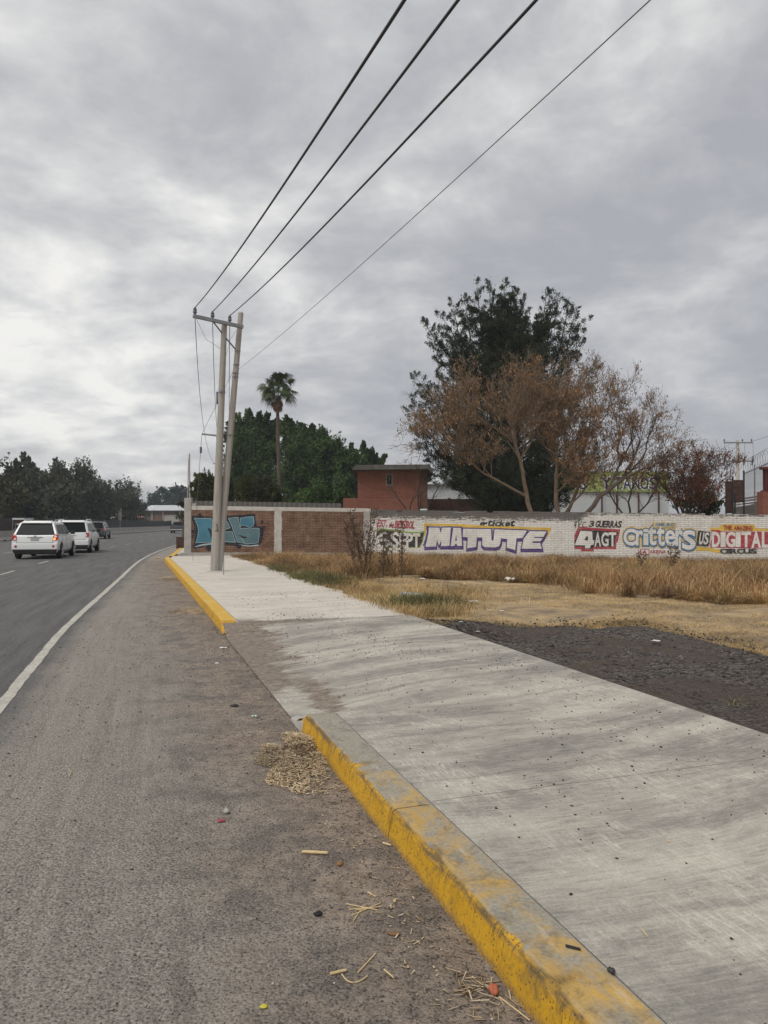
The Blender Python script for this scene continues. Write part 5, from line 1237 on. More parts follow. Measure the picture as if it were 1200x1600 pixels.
mb = MB(); mb.hexa([(-.68, 1.97, 1.2), (.68, 1.97, 1.2), (.68, 2.05, 1.2), (-.68, 2.05, 1.2), (-.60, 2.07, 1.60), (.60, 2.07, 1.60), (.60, 2.12, 1.60), (-.60, 2.12, 1.60)]); mb.build('rear_window', M['glass'], e)
mb = MB(); mb.box((0, -.06, .50), (1.7, .12, .16)); mb.build('rear_bumper', M['chrome'], e, bevel=.02)
mb = MB(); mb.box((0, 2.4, .42), (1.3, 4.6, .2)); mb.build('underbody', M['black'], e)
for s_ in (-1, 1):
    mb = MB(); mb.box((s_*(Wp-.06), -.01, .86), (.11, .05, .26)); mb.build('tail_light', M['lens_red'], e)
    for y in (1.0, 4.2): wheel(e, s_*(Wp-.10), y, .37, s_, (0, 0, 0), wdt=.24)
# small dark bin-like block beyond the wall corner
b = G(282.5, 856, .15)
mb = MB(); mb.box((b.x, b.y, .42), (.42, .4, .62)); mb.box((b.x, b.y, .75), (.47, .45, .05)); mb.cyl((b.x-.1, b.y-.24, .30), (b.x+.1, b.y-.24, .30), .03); o = mb.build('utility_box', M['rust'], None, b, bevel=.012); tag(o, 'small dark box on the pavement past the wall corner', 'box')
# ---------------------------------------------------------------- vegetation
def quads(cent, size, aspect=.5, axis=None, jit=1.0, r=rng, up=None):
    """leaf quads: centres (n,3); long axis random or around a given direction"""
    n = len(cent); d = r.normal(size=(n, 3))
    if axis is not None: d = axis+d*jit
    d /= np.linalg.norm(d, axis=1)[:, None]+1e-9
    o = r.normal(size=(n, 3)); s = np.cross(d, o); s /= np.linalg.norm(s, axis=1)[:, None]+1e-9
    L = size*r.uniform(.6, 1.3, n)[:, None]; Wd = L*aspect
    V = np.empty((n, 4, 3)); V[:, 0] = cent-d*L*.5; V[:, 1] = cent+s*Wd*.5; V[:, 2] = cent+d*L*.5; V[:, 3] = cent-s*Wd*.5
    return V.reshape(-1, 3), np.arange(n*4).reshape(n, 4)
def fast_mesh(name, V, F, mats, mi=None, parent=None, origin=(0, 0, 0)):
    me = bpy.data.meshes.new(name); V = V-np.array(origin)[None, :]; k = F.shape[1]
    me.vertices.add(len(V)); me.vertices.foreach_set('co', V.astype(np.float32).ravel())
    me.loops.add(F.size); me.loops.foreach_set('vertex_index', F.astype(np.int32).ravel())
    me.polygons.add(len(F)); me.polygons.foreach_set('loop_start', np.arange(0, F.size, k, dtype=np.int32)); me.polygons.foreach_set('loop_total', np.full(len(F), k, dtype=np.int32))
    for m in (mats if isinstance(mats, list) else [mats]): me.materials.append(m)
    if mi is not None: me.polygons.foreach_set('material_index', mi.astype(np.int32))
    me.update(calc_edges=True); o = bpy.data.objects.new(name, me); COL.objects.link(o)
    if parent is not None: o.parent = parent
    else: o.location = origin
    return o
def clump_points(c, rad, n, shell=.35):
    d = rng.normal(size=(n, 3)); d /= np.linalg.norm(d, axis=1)[:, None]
    rr = rng.uniform(shell, 1, n)**.5
    return np.array(c)[None, :]+d*rr[:, None]*np.array(rad)[None, :]
def leafy_tree(name, px, Y, box, mat, label, cat='tree', group=None, ncl=26, leaf=.3, per=500, tips=None, depth=None, seed=1, trunk=None, bark='bark', up=.5, flat=1.0, crad=.17, zmin=None, dense=1.0):
    """crown inside the photo box (x0,x1,ytop,ybottom) at distance Y: leaf clumps on limbs from a tapered trunk"""
    global rng
    rng = np.random.default_rng(seed); rn = random.Random(seed)
    x0, x1, yt, yb = box; a, b_ = P(x0, yb, Y), P(x1, yt, Y); cx_, cz = (a.x+b_.x)/2, (a.z+b_.z)/2; rx, rz_ = (b_.x-a.x)/2, (b_.z-a.z)/2; dp = depth or rx*.8
    base = P(px, 816, Y); base.z = -.05; e = empty(name, base, label, cat, group)
    cl = []
    for i in range(ncl):
        th = rn.uniform(0, 2*math.pi); ph = math.acos(rn.uniform(-.85, 1)); r_ = rn.uniform(.45, .86)
        c = Vector((cx_+math.cos(th)*math.sin(ph)*rx*r_, Y+math.sin(th)*math.sin(ph)*dp*r_, cz+math.cos(ph)*rz_*r_)); s = (rx+rz_)*crad*rn.uniform(.6, 1.25); cl.append((c, s))
    for tx, ty, ts in (tips or []):
        yy_ = Y+rn.uniform(-.5, .5)*dp*.5; c = P(tx, ty+ts*1.1, yy_); inn = Vector((cx_+(c.x-cx_)*.55, yy_, cz+rz_*.35)); s0 = ts/FPX*Y
        for q_, sc_ in (((0, -.62), (.13, -.8)) if 'upright' in label or 'highway' in (group or '') else ((.02, .75), (.14, 1.0)))+( (.28, 1.2), (.55, 1.5), (.8, 1.8)): cl.append((lerp(c, inn, q_), s0*sc_))
    Cs = []; Ax = []; mid_ = Vector((cx_, Y, cz-rz_*.45))
    for c, s in cl:
        tipc = s < 0; s = abs(s); out_ = (c-mid_); out_ = out_.normalized() if out_.length > .1 else Vector((0, 0, 1)); sub = 13; n = max(3, int(per*dense/sub))
        for k in range(sub):
            o_ = c+Vector((rn.gauss(0, 1), rn.gauss(0, 1), rn.gauss(0, .8)))*s*.42; dv = (out_*.75+Vector((rn.gauss(0, 1), rn.gauss(0, 1), rn.gauss(0, .8)))*.55+Vector((0, 0, up))).normalized(); sl = s*rn.uniform(.6, 1.25)
            if tipc: dv = (dv+Vector((0, 0, .6))).normalized(); sl *= 1.35
            uu = rng.uniform(0, 1, n); dv_ = np.array(dv); p = np.array(o_)[None, :]+dv_[None, :]*(uu*sl)[:, None]+rng.normal(size=(n, 3))*(s*(.15 if tipc else .24)*(1-.8*uu))[:, None]
            Cs.append(p); Ax.append(np.tile(dv_, (n, 1)))
    C_ = np.concatenate(Cs); A_ = np.concatenate(Ax)
    V, F = quads(C_, leaf, .55, A_, 1.0)
    fast_mesh('crown', V, F, mat, None, e, tuple(base))
    tb = MB(); fork = Vector((base.x+(cx_-base.x)*.3, Y, max(.8, cz-rz_*.75))); r0 = trunk or max(.12, rx*.05)
    tb.tube([base, lerp(base, fork, .5)+Vector((rn.uniform(-.1, .1), 0, 0)), fork], [r0*1.3, r0, r0*.85], 9)
    for c, s in cl:
        m_ = lerp(fork, c, .5)+Vector((rn.uniform(-.3, .3), rn.uniform(-.3, .3), -.1*s)); tb.tube([fork, m_, c], [r0*.45, r0*.25, r0*.07], 5, cap=False)
    tb.build('trunk', M[bark], e, base)
    return e

# left roadside trees
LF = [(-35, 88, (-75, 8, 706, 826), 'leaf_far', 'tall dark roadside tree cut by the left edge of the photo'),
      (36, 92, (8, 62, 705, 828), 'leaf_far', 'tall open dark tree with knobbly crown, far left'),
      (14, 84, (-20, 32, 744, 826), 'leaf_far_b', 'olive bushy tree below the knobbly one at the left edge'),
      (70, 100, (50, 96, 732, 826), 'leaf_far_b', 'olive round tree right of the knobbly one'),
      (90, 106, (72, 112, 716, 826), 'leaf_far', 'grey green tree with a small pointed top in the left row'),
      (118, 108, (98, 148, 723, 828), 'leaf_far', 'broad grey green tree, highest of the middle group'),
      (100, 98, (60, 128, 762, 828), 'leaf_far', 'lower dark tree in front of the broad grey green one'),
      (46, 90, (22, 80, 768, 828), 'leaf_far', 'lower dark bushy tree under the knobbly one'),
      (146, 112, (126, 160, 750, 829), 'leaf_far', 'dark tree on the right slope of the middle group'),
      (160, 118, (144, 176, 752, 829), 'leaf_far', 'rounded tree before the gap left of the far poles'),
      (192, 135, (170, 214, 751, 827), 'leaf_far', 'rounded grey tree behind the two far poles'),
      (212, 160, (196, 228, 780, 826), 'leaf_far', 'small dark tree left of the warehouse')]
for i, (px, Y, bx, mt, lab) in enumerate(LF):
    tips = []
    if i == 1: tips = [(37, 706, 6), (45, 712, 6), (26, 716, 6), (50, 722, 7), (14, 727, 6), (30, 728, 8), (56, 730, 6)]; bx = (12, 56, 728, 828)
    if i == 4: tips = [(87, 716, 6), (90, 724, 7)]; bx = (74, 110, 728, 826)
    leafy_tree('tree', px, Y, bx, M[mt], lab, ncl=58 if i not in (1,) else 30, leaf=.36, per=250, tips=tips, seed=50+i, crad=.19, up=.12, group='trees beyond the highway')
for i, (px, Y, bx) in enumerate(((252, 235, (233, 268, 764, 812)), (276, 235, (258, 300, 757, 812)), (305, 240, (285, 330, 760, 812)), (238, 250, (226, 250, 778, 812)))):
    leafy_tree('tree', px, Y, bx, M['leaf_haze'], ['bluish tree behind the left half of the warehouse roof', 'tallest bluish tree behind the warehouse roof', 'bluish tree behind the wall corner', 'low bluish tree at the left end of the distant group'][i], ncl=40, leaf=.7, per=160, seed=90+i, crad=.18, up=.4, group='distant trees behind the warehouse')
# big dark green trees behind the brick wall
leafy_tree('tree', 400, 82, (350, 446, 645, 822), M['leaf_dark'], 'tall dark green tree left of the palm', ncl=110, leaf=.24, per=480, seed=5, trunk=.3, bark='bark_dark', tips=[(388, 636, 7), (372, 644, 8), (405, 641, 7), (418, 643, 7), (360, 654, 8), (434, 652, 8), (356, 676, 9)], up=.8, crad=.13)
leafy_tree('tree', 480, 78, (428, 538, 662, 822), M['leaf_dark'], 'broad bright tufted green tree right of the palm', ncl=120, leaf=.24, per=480, seed=6, trunk=.3, bark='bark_dark', tips=[(449, 648, 6), (456, 654, 8), (471, 658, 6), (488, 660, 6), (480, 668, 8), (505, 669, 6), (513, 680, 7), (440, 658, 8), (529, 684, 6), (520, 694, 8)], up=1.0, crad=.12)
leafy_tree('tree', 562, 76, (520, 590, 706, 815), M['leaf_dark'], 'lower green tree with upright tufts behind the orange house', ncl=70, leaf=.22, per=420, seed=7, bark='bark_dark', tips=[(530, 690, 6), (548, 691, 6), (568, 688, 6), (583, 700, 6), (588, 708, 7), (602, 709, 5), (597, 716, 6), (575, 700, 7), (555, 700, 7), (540, 702, 7)], up=1.2, crad=.13)
leafy_tree('tree', 350, 56, (296, 375, 740, 812), M['leaf_olive'], 'low olive tree behind the left end of the brick wall', ncl=70, leaf=.14, per=420, seed=8, up=.6, crad=.12)
leafy_tree('tree', 410, 54, (362, 446, 738, 822), M['leaf_olive'], 'low olive tree in front of the tall dark tree', ncl=76, leaf=.14, per=420, seed=18, up=.6, crad=.12)
leafy_tree('tree', 312, 58, (300, 334, 734, 765), M['leaf_yellow'], 'yellowish treetop just left of the poles', ncl=14, leaf=.16, per=180, seed=9, up=.8, crad=.14)
leafy_tree('bush', 500, 52, (452, 552, 758, 812), M['leaf_dark'], 'dark green bush over the grey fence beside the orange house', 'bush', ncl=60, leaf=.15, per=420, seed=19, up=.9, crad=.13, bark='bark_dark')
leafy_tree('bush', 286, 60, (279, 298, 770, 826), M['leaf_olive'], 'narrow olive bush showing left of the wall corner', 'bush', ncl=9, leaf=.16, per=240, seed=20, up=.6, crad=.16)

# palm
YPa = 66; base = P(431.5, 816, YPa); base.z = 0; e = empty('palm_tree', base, 'tall fan palm rising above the dark green trees', 'palm')
top = P(437, 618, YPa); mb = MB(); pts_ = [lerp(base, top, k/10)+Vector((.15*math.sin(k*.5), 0, 0)) for k in range(11)]; mb.tube(pts_, [.20-.006*k for k in range(11)], 10); mb.build('trunk', M['bark'], e, base)
top = pts_[-1]; rn = random.Random(4)
def frond(mb, o, d, Lp, Lf, dead=False):
    d = d.normalized(); tip = o+d*Lp+Vector((0, 0, -.12*Lp if not dead else -.3)); mb.tube([o, lerp(o, tip, .5)+Vector((0, 0, .05)), tip], [.022, .016, .012], 4, cap=False)
    d2 = (tip-lerp(o, tip, .5)).normalized(); s = d2.cross(Vector((0, 0, 1)));
    if s.length < .1: s = Vector((1, 0, 0))
    s.normalize(); s = (s+Vector((rn.gauss(0, .5), rn.gauss(0, .5), rn.gauss(0, .6)))).normalized(); s = (s-d2*s.dot(d2)).normalized(); nrm = s.cross(d2); n = 15
    for k in range(n):
        a = (k/(n-1)-.5)*R(165 if not dead else 110); v = (d2*math.cos(a)+s*math.sin(a)).normalized(); L = Lf*(1-.25*abs(k/(n-1)-.5)*2)*rn.uniform(.88, 1.08)
        w = v.cross(nrm).normalized()*.05; m_ = tip+v*L*.6+nrm*.03; en = tip+v*L+Vector((0, 0, -.30*L*(1 if not dead else 1.2)))
        b0 = mb.n; mb.add([tip, m_+w, en, m_-w], [(0, 1, 2, 3)])
mb = MB(); crown_c = top+Vector((0, 0, .55))
for k in range(44):
    az = k*2.399+rn.uniform(-.5, .5); el = R(88-(k/43)**.8*122+rn.uniform(-17, 17)); d = Vector((math.cos(az)*math.cos(el), math.sin(az)*math.cos(el), math.sin(el)))
    frond(mb, crown_c, d, rn.uniform(.4, 1.3), rn.uniform(.9, 1.2))
mb.build('crown', M['palm'], e, base)
mb = MB()
for k in range(30):
    az = k*2.399; el = R(rn.uniform(-86, -58)); d = Vector((math.cos(az)*math.cos(el), math.sin(az)*math.cos(el), math.sin(el))); frond(mb, top+Vector((0, 0, rn.uniform(-.2, .3))), d, rn.uniform(.35, .6), rn.uniform(.45, .7), True)
mb.build('dead_skirt', M['palm_dead'], e, base)

# big conifer-like tree: plumes traced along the outline, more filling the depth
YC = 50; base = P(798, 816, YC); base.z = -.05; e = empty('conifer_tree', base, 'huge dark evergreen with ragged upswept plumes, tallest tree behind the painted wall', 'tree')
rng = np.random.default_rng(21); rn = random.Random(21)
plumes = [(657, 500), (683, 485), (707, 470), (744, 436), (764, 443), (788, 438), (808, 446), (819, 465), (855, 453), (867, 457), (891, 468), (900, 478), (916, 496), (679, 553), (676, 530), (690, 512), (681, 582), (690, 600), (907, 551), (912, 520), (935, 566), (645, 586), (655, 597), (672, 600), (640, 618), (639, 637), (644, 664), (668, 628), (725, 462), (730, 480), (775, 460), (800, 462), (880, 480), (770, 500), (860, 500), (700, 540), (720, 520), (925, 600), (945, 640), (660, 700), (672, 740), (655, 680), (950, 690), (930, 720), (690, 640), (700, 590), (715, 565)]
trunk_x = lambda py: 798-(816-py)*.02
Cs = []; Ax = []; tb = MB(); hdr = []
def plume(tip, org, rad, n):
    """tapering spray of short needles from org to tip made of smaller side sprays"""
    d = tip-org; L = d.length; dn = d/L
    sub = max(10, int(L/.20))
    for k in range(sub):
        u = .22+.78*(k+rn.random())/sub; w = rad*(1.15-u)**.7*1.1
        ctr = org+d*u; ctr = ctr+Vector((0, 0, -.35*L*u*(1-u)))
        off = Vector((rn.uniform(-1, 1), rn.uniform(-1, 1), rn.uniform(-.8, .9)))*w*rn.choice((.6, 1, 1.25)); tipv = (dn*.35+off.normalized()*.85+Vector((0, 0, .45))); tipv.normalize(); sl = w*rn.uniform(.5, 1.0)+.12
        m_ = int(n/sub); uu = rng.uniform(0, 1, m_); c0 = np.array(ctr+off*.6); tv = np.array(tipv)
        spread = (.16+.22*sl)*(1-uu*.75); p = c0[None, :]+tv[None, :]*(uu*sl)[:, None]+rng.normal(size=(m_, 3))*spread[:, None]*.55
        Cs.append(p); Ax.append(np.tile(tv+np.array([0, 0, .15]), (m_, 1)))
    tb.tube([org, org+d*.5+Vector((0, 0, -.35*L*.25)), tip-dn*.4], [.03+.012*L, .02+.006*L, .01], 5, cap=False)
for px, py in plumes:
    Y = YC+rn.uniform(-1.6, 1.6); tip = P(px, py, Y); reach = abs(px-trunk_x(py)); oy = py+60+reach*.42+rn.uniform(-10, 10); oy = min(oy, 770); ox = trunk_x(oy)+(px-trunk_x(oy))*.16
    if py < 480: oy = py+rn.uniform(120, 165); ox = trunk_x(oy)+(px-trunk_x(oy))*.62
    org = P(ox, oy, YC+(Y-YC)*.2); plume(tip, org, .62+.05*rn.random()+.0030*reach, 2900)
prof = [(450, 35), (480, 70), (520, 95), (560, 92), (600, 120), (650, 138), (700, 138), (750, 128), (785, 115)]
def halfw(y):
    for (a, wa), (b, wb) in zip(prof, prof[1:]):
        if a <= y <= b: return wa+(wb-wa)*(y-a)/(b-a)
    return 100
for i in range(185):
    py = rn.choice([rn.uniform(465, 620), rn.uniform(480, 600), rn.uniform(560, 785), rn.uniform(620, 790), rn.uniform(680, 790)]); hw = halfw(py)/FPX*YC; az = rn.uniform(0, 2*math.pi); r_ = hw*rn.uniform(.35, .95)
    tz = P(600, py, YC).z; cx_ = P(trunk_x(py), py, YC).x+(-.1)
    if 485 < py < 560 and abs(math.cos(az)*r_ + cx_ - P(738, 520, YC).x) < .6: continue
    tpx = 600+(cx_+math.cos(az)*r_)/YC*FPX
    if (815 < tpx < 842 and py < 500) or (tpx < 705 and 560 < py < 612) or (tpx > 905 and 500 < py < 560) or (725 < tpx < 748 and 495 < py < 545) or (700 < tpx < 722 and 590 < py < 625): continue
    tip = Vector((cx_+math.cos(az)*r_, YC+math.sin(az)*r_*.8, tz)); org = Vector((P(798, 600, YC).x+math.cos(az)*.1, YC, max(.8, tz-1.0-.5*r_))); plume(tip, org, .85, 2000)
V, F = quads(np.concatenate(Cs), .15, .28, np.concatenate(Ax), .6)
fast_mesh('crown', V, F, M['needle'], None, e, tuple(base))
for ax_, ty in ((-1.1, 520), (.9, 500), (0, 470)): 
    mid = Vector((base.x+ax_*.5, YC, 6)); tb.tube([base, Vector((base.x+ax_*.15, YC, 2.5)), mid, P(798+ax_*22, ty, YC)], [.42, .34, .2, .05], 9)
tb.build('trunk', M['bark_dark'], e, base)

# bare trees with hanging dead leaves
def bare_tree(name, base, limbs, label, levels=4, seed=1, r0=.16, kids=(3, 4), leafmat='leaf_brown', leafn=3, leaf=.11, twist=.85, lenf=.68, up=.16, cat='tree', leafprob=.6, bark='bark_pale', group=None, r_end=.010, leafspread=.16, L0=.55, clipx=None, yflat=1.0):
    global rng
    rng = np.random.default_rng(seed); rn = random.Random(seed); e = empty(name, base, label, cat, group); tb = MB(); LC = []
    def grow(p, d, L, r, lv):
        pts = [p]; q_ = p; dd = d.copy()
        for k in range(3):
            dd = (dd+Vector((rn.uniform(-1, 1), rn.uniform(-1, 1)*yflat, rn.uniform(-1, 1)))*.16+Vector((0, 0, up*.22))).normalized(); q_ = q_+dd*L/3; pts.append(q_)
        r1 = max(r_end*.5, r*.48); tb.tube(pts, [r, lerp(r, r1, .33), lerp(r, r1, .66), r1], 6 if r > .04 else (4 if r > .015 else 3), cap=False)
        if lv == 0:
            if rn.random() < leafprob*(1.5 if math.sin(p.x*1.9+p.y)*math.sin(p.z*2.3+p.x*.8)+.35*math.sin(p.x*5+p.z*4) > 0 else .35):
                for pp in pts[1:]: LC.extend([pp+Vector((rn.gauss(0, leafspread*.7), rn.gauss(0, leafspread*.7), -abs(rn.gauss(0, leafspread)))) for _ in range(leafn)])
            return
        nk = rn.randint(*kids)
        for k in range(nk):
            u = rn.choice([1, 2, 3, 3]) if k else 3; o_ = pts[u]; ax = Vector((rn.gauss(0, 1), rn.gauss(0, 1)*yflat, rn.gauss(0, .7))); nd = (dd+ax.normalized()*twist*rn.uniform(.6, 1.4)+Vector((0, 0, up))).normalized()
            grow(o_, nd, L*lenf*rn.uniform(.75, 1.2), max(r_end, r1*rn.uniform(.6, .9)), lv-1)
    for pl_ in limbs:
        pts = [Vector(p) for p in pl_['pts']]; ra, rb = pl_.get('r', (r0, r0*.35)); n = len(pts)
        # subdivide with wobble
        sp_ = []
        for i in range(n-1):
            for k in range(3): sp_.append(lerp(pts[i], pts[i+1], k/3)+Vector((rn.uniform(-.05, .05), rn.uniform(-.05, .05), rn.uniform(-.03, .03)))*(1 if (i or k) else 0))
        sp_.append(pts[-1]); m_ = len(sp_); rr = [lerp(ra, rb, i/(m_-1)) for i in range(m_)]; tb.tube(sp_, rr, 8, cap=False)
        st = pl_.get('start', .45); sL = pl_.get('L', L0*2.2)
        for i in range(int(m_*st), m_):
            for _ in range(pl_.get('n', 2)):
                dd = (sp_[min(i+1, m_-1)]-sp_[max(i-1, 0)]).normalized(); nd = (dd*.7+Vector((rn.gauss(0, 1), rn.gauss(0, 1)*yflat, rn.gauss(0, .6))).normalized()*.75+Vector((0, 0, up*1.4))).normalized()
                grow(sp_[i], nd, sL*rn.uniform(.7, 1.2), min(.04, rr[i]*.45), pl_.get('lv', levels-1))
    tb.build('trunk', M[bark], e, base)
    if LC:
        c = np.array([tuple(v) for v in LC]); V, F = quads(c, leaf, .33, np.tile(np.array([[0, 0, -1.0]]), (len(c), 1)), .5); fast_mesh('foliage', V, F, M[leafmat], None, e, tuple(base))
    return e, len(tb.f), len(LC)
YB = 40
def L_(pts, Y=YB, dys=None, **k): return dict(pts=[P(x, y, Y+(dys[i] if dys else 0)) for i, (x, y) in enumerate(pts)], **k)
base = P(830, 816, YB); base.z = 0
print(bare_tree('bare_tree', base, [
    L_([(833, 816), (822, 770), (812, 720), (800, 672), (792, 640)], dys=[0, 0, -.3, -.6, -1], r=(.135, .045), start=.5, n=2, L=1.5),
    L_([(822, 775), (780, 752), (745, 733), (715, 705), (680, 690)], dys=[0, -.5, -1, -1.4, -1.6], r=(.075, .028), start=.35, n=2, L=1.15),
    L_([(812, 720), (830, 690), (845, 660), (858, 630)], dys=[-.3, .4, 1, 1.5], r=(.065, .03), start=.3, n=2, L=1.3),
    L_([(800, 690), (775, 670), (745, 650), (730, 640)], dys=[-.5, -.8, -1.1, -1.3], r=(.055, .026), start=.3, n=2, L=1.3),
    L_([(806, 700), (800, 660), (790, 630)], dys=[-.3, 1, 2], r=(.055, .026), start=.3, n=2, L=1.3),
    ], 'leafless tree with pale forked trunk and dangling brown pods before the dark evergreen', levels=4, seed=31, leafn=2, leafprob=.32, kids=(3, 5), leaf=.14))
base = P(872, 816, YB+1); base.z = 0
print(bare_tree('bare_tree', base, [
    L_([(872, 816), (869, 770), (870, 730), (868, 690), (872, 650)], Y=YB+1, r=(.14, .045), start=.5, n=2, L=1.5),
    L_([(880, 816), (905, 760), (908, 730), (918, 680), (925, 640)], Y=YB+1, dys=[0, .2, .5, .8, 1], r=(.11, .035), start=.5, n=2, L=1.35),
    L_([(870, 745), (888, 725), (900, 690), (912, 660)], Y=YB+1, dys=[0, -.6, -1, -1.5], r=(.055, .026), start=.35, n=2, L=1.2),
    L_([(884, 800), (905, 775), (925, 750), (938, 728)], Y=YB+1, dys=[0, -.6, -1, -1.3], r=(.06, .025), start=.3, n=2, L=1.0),
    L_([(869, 770), (888, 750), (902, 742)], Y=YB+1, dys=[0, -.8, -1.4], r=(.05, .02), start=.3, n=2, L=.9),
    L_([(869, 720), (850, 695), (838, 665)], Y=YB+1, dys=[0, -.5, -1], r=(.055, .028), start=.3, n=2, L=1.3),
    ], 'leafless tree with two brown trunks and rusty leaf clusters, right of the pale forked one', levels=4, seed=32, leafn=2, leafprob=.45, kids=(3, 5), leaf=.15, bark='bark_pale'))
base = P(915, 816, YB-1); base.z = 0
print(bare_tree('bare_tree', base, [
    L_([(908, 816), (935, 778), (958, 760), (975, 745), (990, 715), (1000, 690)], Y=YB-1, r=(.135, .045), start=.6, n=2, L=1.2),
    L_([(950, 765), (972, 720), (985, 690), (992, 660)], Y=YB-1, dys=[0, .3, .6, .8], r=(.065, .03), start=.4, n=2, L=1.15),
    L_([(965, 755), (1000, 735), (1030, 722), (1050, 710)], Y=YB-1, dys=[0, -.4, -.6, -.8], r=(.08, .03), start=.4, n=2, L=1.0),
    L_([(975, 745), (1005, 715), (1015, 680), (1025, 655)], Y=YB-1, dys=[0, .2, -.3, -.5], r=(.055, .026), start=.4, n=2, L=1.0),
    L_([(968, 725), (965, 690), (970, 660)], Y=YB-1, dys=[0, .2, .3], r=(.06, .03), start=.3, n=2, L=1.0),
    ], 'half bare tree leaning right over the painted wall, keeping reddish brown leaves', levels=3, seed=33, leafn=3, leafprob=.6, kids=(3, 4), leaf=.12, bark='bark', leafspread=.12))
base = P(985, 816, YB+2); base.z = 0
bare_tree('bare_tree', base, [
    L_([(985, 816), (983, 785), (990, 755), (998, 735)], Y=YB+2, r=(.07, .025), start=.3, n=2, L=.95),
    L_([(978, 812), (960, 785), (950, 762), (944, 742)], Y=YB+2, dys=[0, -.3, -.5, -.8], r=(.05, .02), start=.25, n=2, L=.9),
    L_([(990, 812), (1012, 785), (1025, 765), (1032, 745)], Y=YB+2, dys=[0, .3, .5, .8], r=(.05, .02), start=.25, n=2, L=.9),
    ], 'thin twiggy sapling screening the lower right of the lime sign', levels=3, seed=37, leafn=2, leafprob=.4, kids=(3, 4), leaf=.11, bark='bark', r_end=.009)
base = P(1080, 816, YB); base.z = 0
print(bare_tree('shrub', base, [
    L_([(1080+dx*.3, 816), (1080+dx*.7, 770), (1080+dx, 735+abs(dx)*.35)], dys=[0, dy*.5, dy], r=(.06, .02), start=.2, n=3, L=.95)
    for dx, dy in ((-48, 0), (-30, 1), (-14, -1), (0, .5), (12, -.6), (24, .8), (38, 0))],
    'dense rusty red shrub between the store and the rusty gate', levels=3, seed=34, leafn=5, leafprob=.8, kids=(2, 4), leaf=.12, leafmat='leaf_red', cat='shrub', bark='bark_dark', leafspread=.14))
leafy_tree('bush', 1100, 43, (1045, 1140, 765, 815), M['leaf_dark'], 'dark low bush beneath the rusty red shrub', 'bush', ncl=22, leaf=.13, per=300, seed=66, up=.6, crad=.15, bark='bark_dark')
base = P(655, 816, 42); base.z = 0
print(bare_tree('bare_tree', base, [
    L_([(658, 816), (652, 780), (656, 750), (650, 725)], Y=42, r=(.06, .02), start=.3, n=1, L=.9),
    L_([(662, 810), (676, 780), (688, 755)], Y=42, r=(.045, .018), start=.3, n=1, L=.8),
    L_([(640, 812), (628, 785), (616, 770), (606, 758)], Y=42, r=(.045, .018), start=.3, n=1, L=.8),
    L_([(645, 812), (640, 790), (650, 775), (658, 770)], Y=42, r=(.04, .018), start=.3, n=1, L=.7),
    ], 'thin dark leafless sapling in front of the orange house', levels=3, seed=35, leafn=1, leafprob=.12, kids=(1, 3), leaf=.08, bark='bark_dark', r_end=.008))

# ---------------------------------------------------------------- dry grass
def blades(P0, H, lean, width, r=rng):
    """P0 (n,3); H heights; each blade a bent strip: quad + tip, as two quads (tip degenerate-free)"""
    n = len(P0); az = r.uniform(0, 2*math.pi, n); dirv = np.stack([np.cos(az), np.sin(az), np.zeros(n)], 1); sd_ = np.stack([-np.sin(az+r.normal(0, .8, n)), np.cos(az), np.zeros(n)], 1)
    w = width*r.uniform(.6, 1.3, n)[:, None]; ln = (H*lean*r.uniform(.1, 1.3, n))[:, None]; up = np.array([[0, 0, 1.0]])
    m = P0+up*(H*.55)[:, None]+dirv*ln*.35; t_ = P0+up*(H*(1-.25*lean*r.uniform(0, 1, n)))[:, None]+dirv*ln
    V = np.stack([P0-sd_*w, P0+sd_*w, m+sd_*w*.7, m-sd_*w*.7, t_+sd_*w*.12, t_-sd_*w*.12], 1).reshape(-1, 3)
    b = np.arange(n)[:, None]*6; F = np.concatenate([b+np.array([[0, 1, 2, 3]]), b+np.array([[3, 2, 4, 5]])], 0); return V, F
def gz(x, y): return .10+.02*np.sin(x*1.3+y*.7)+.015*np.sin(x*2.9-y*1.9)
def nz3(x, y, s=1.0, ph=0.0): return (np.sin(x*2.3*s+ph)*np.sin(y*1.9*s+1+ph)+.6*np.sin(x*5.1*s+y*3.7*s+ph*2)*np.sin(y*4.3*s-x*1.9*s)+.4*np.sin(x*11*s+ph)*np.sin(y*9*s+2))/1.6
def noise2(x, y, s=1.0): return (np.sin(x*1.7*s+1.3)+np.sin(y*2.1*s+.4)+np.sin((x+y)*1.1*s+2)+np.sin((x-y*1.3)*2.9*s)*.6)/3.6
rng = np.random.default_rng(77)
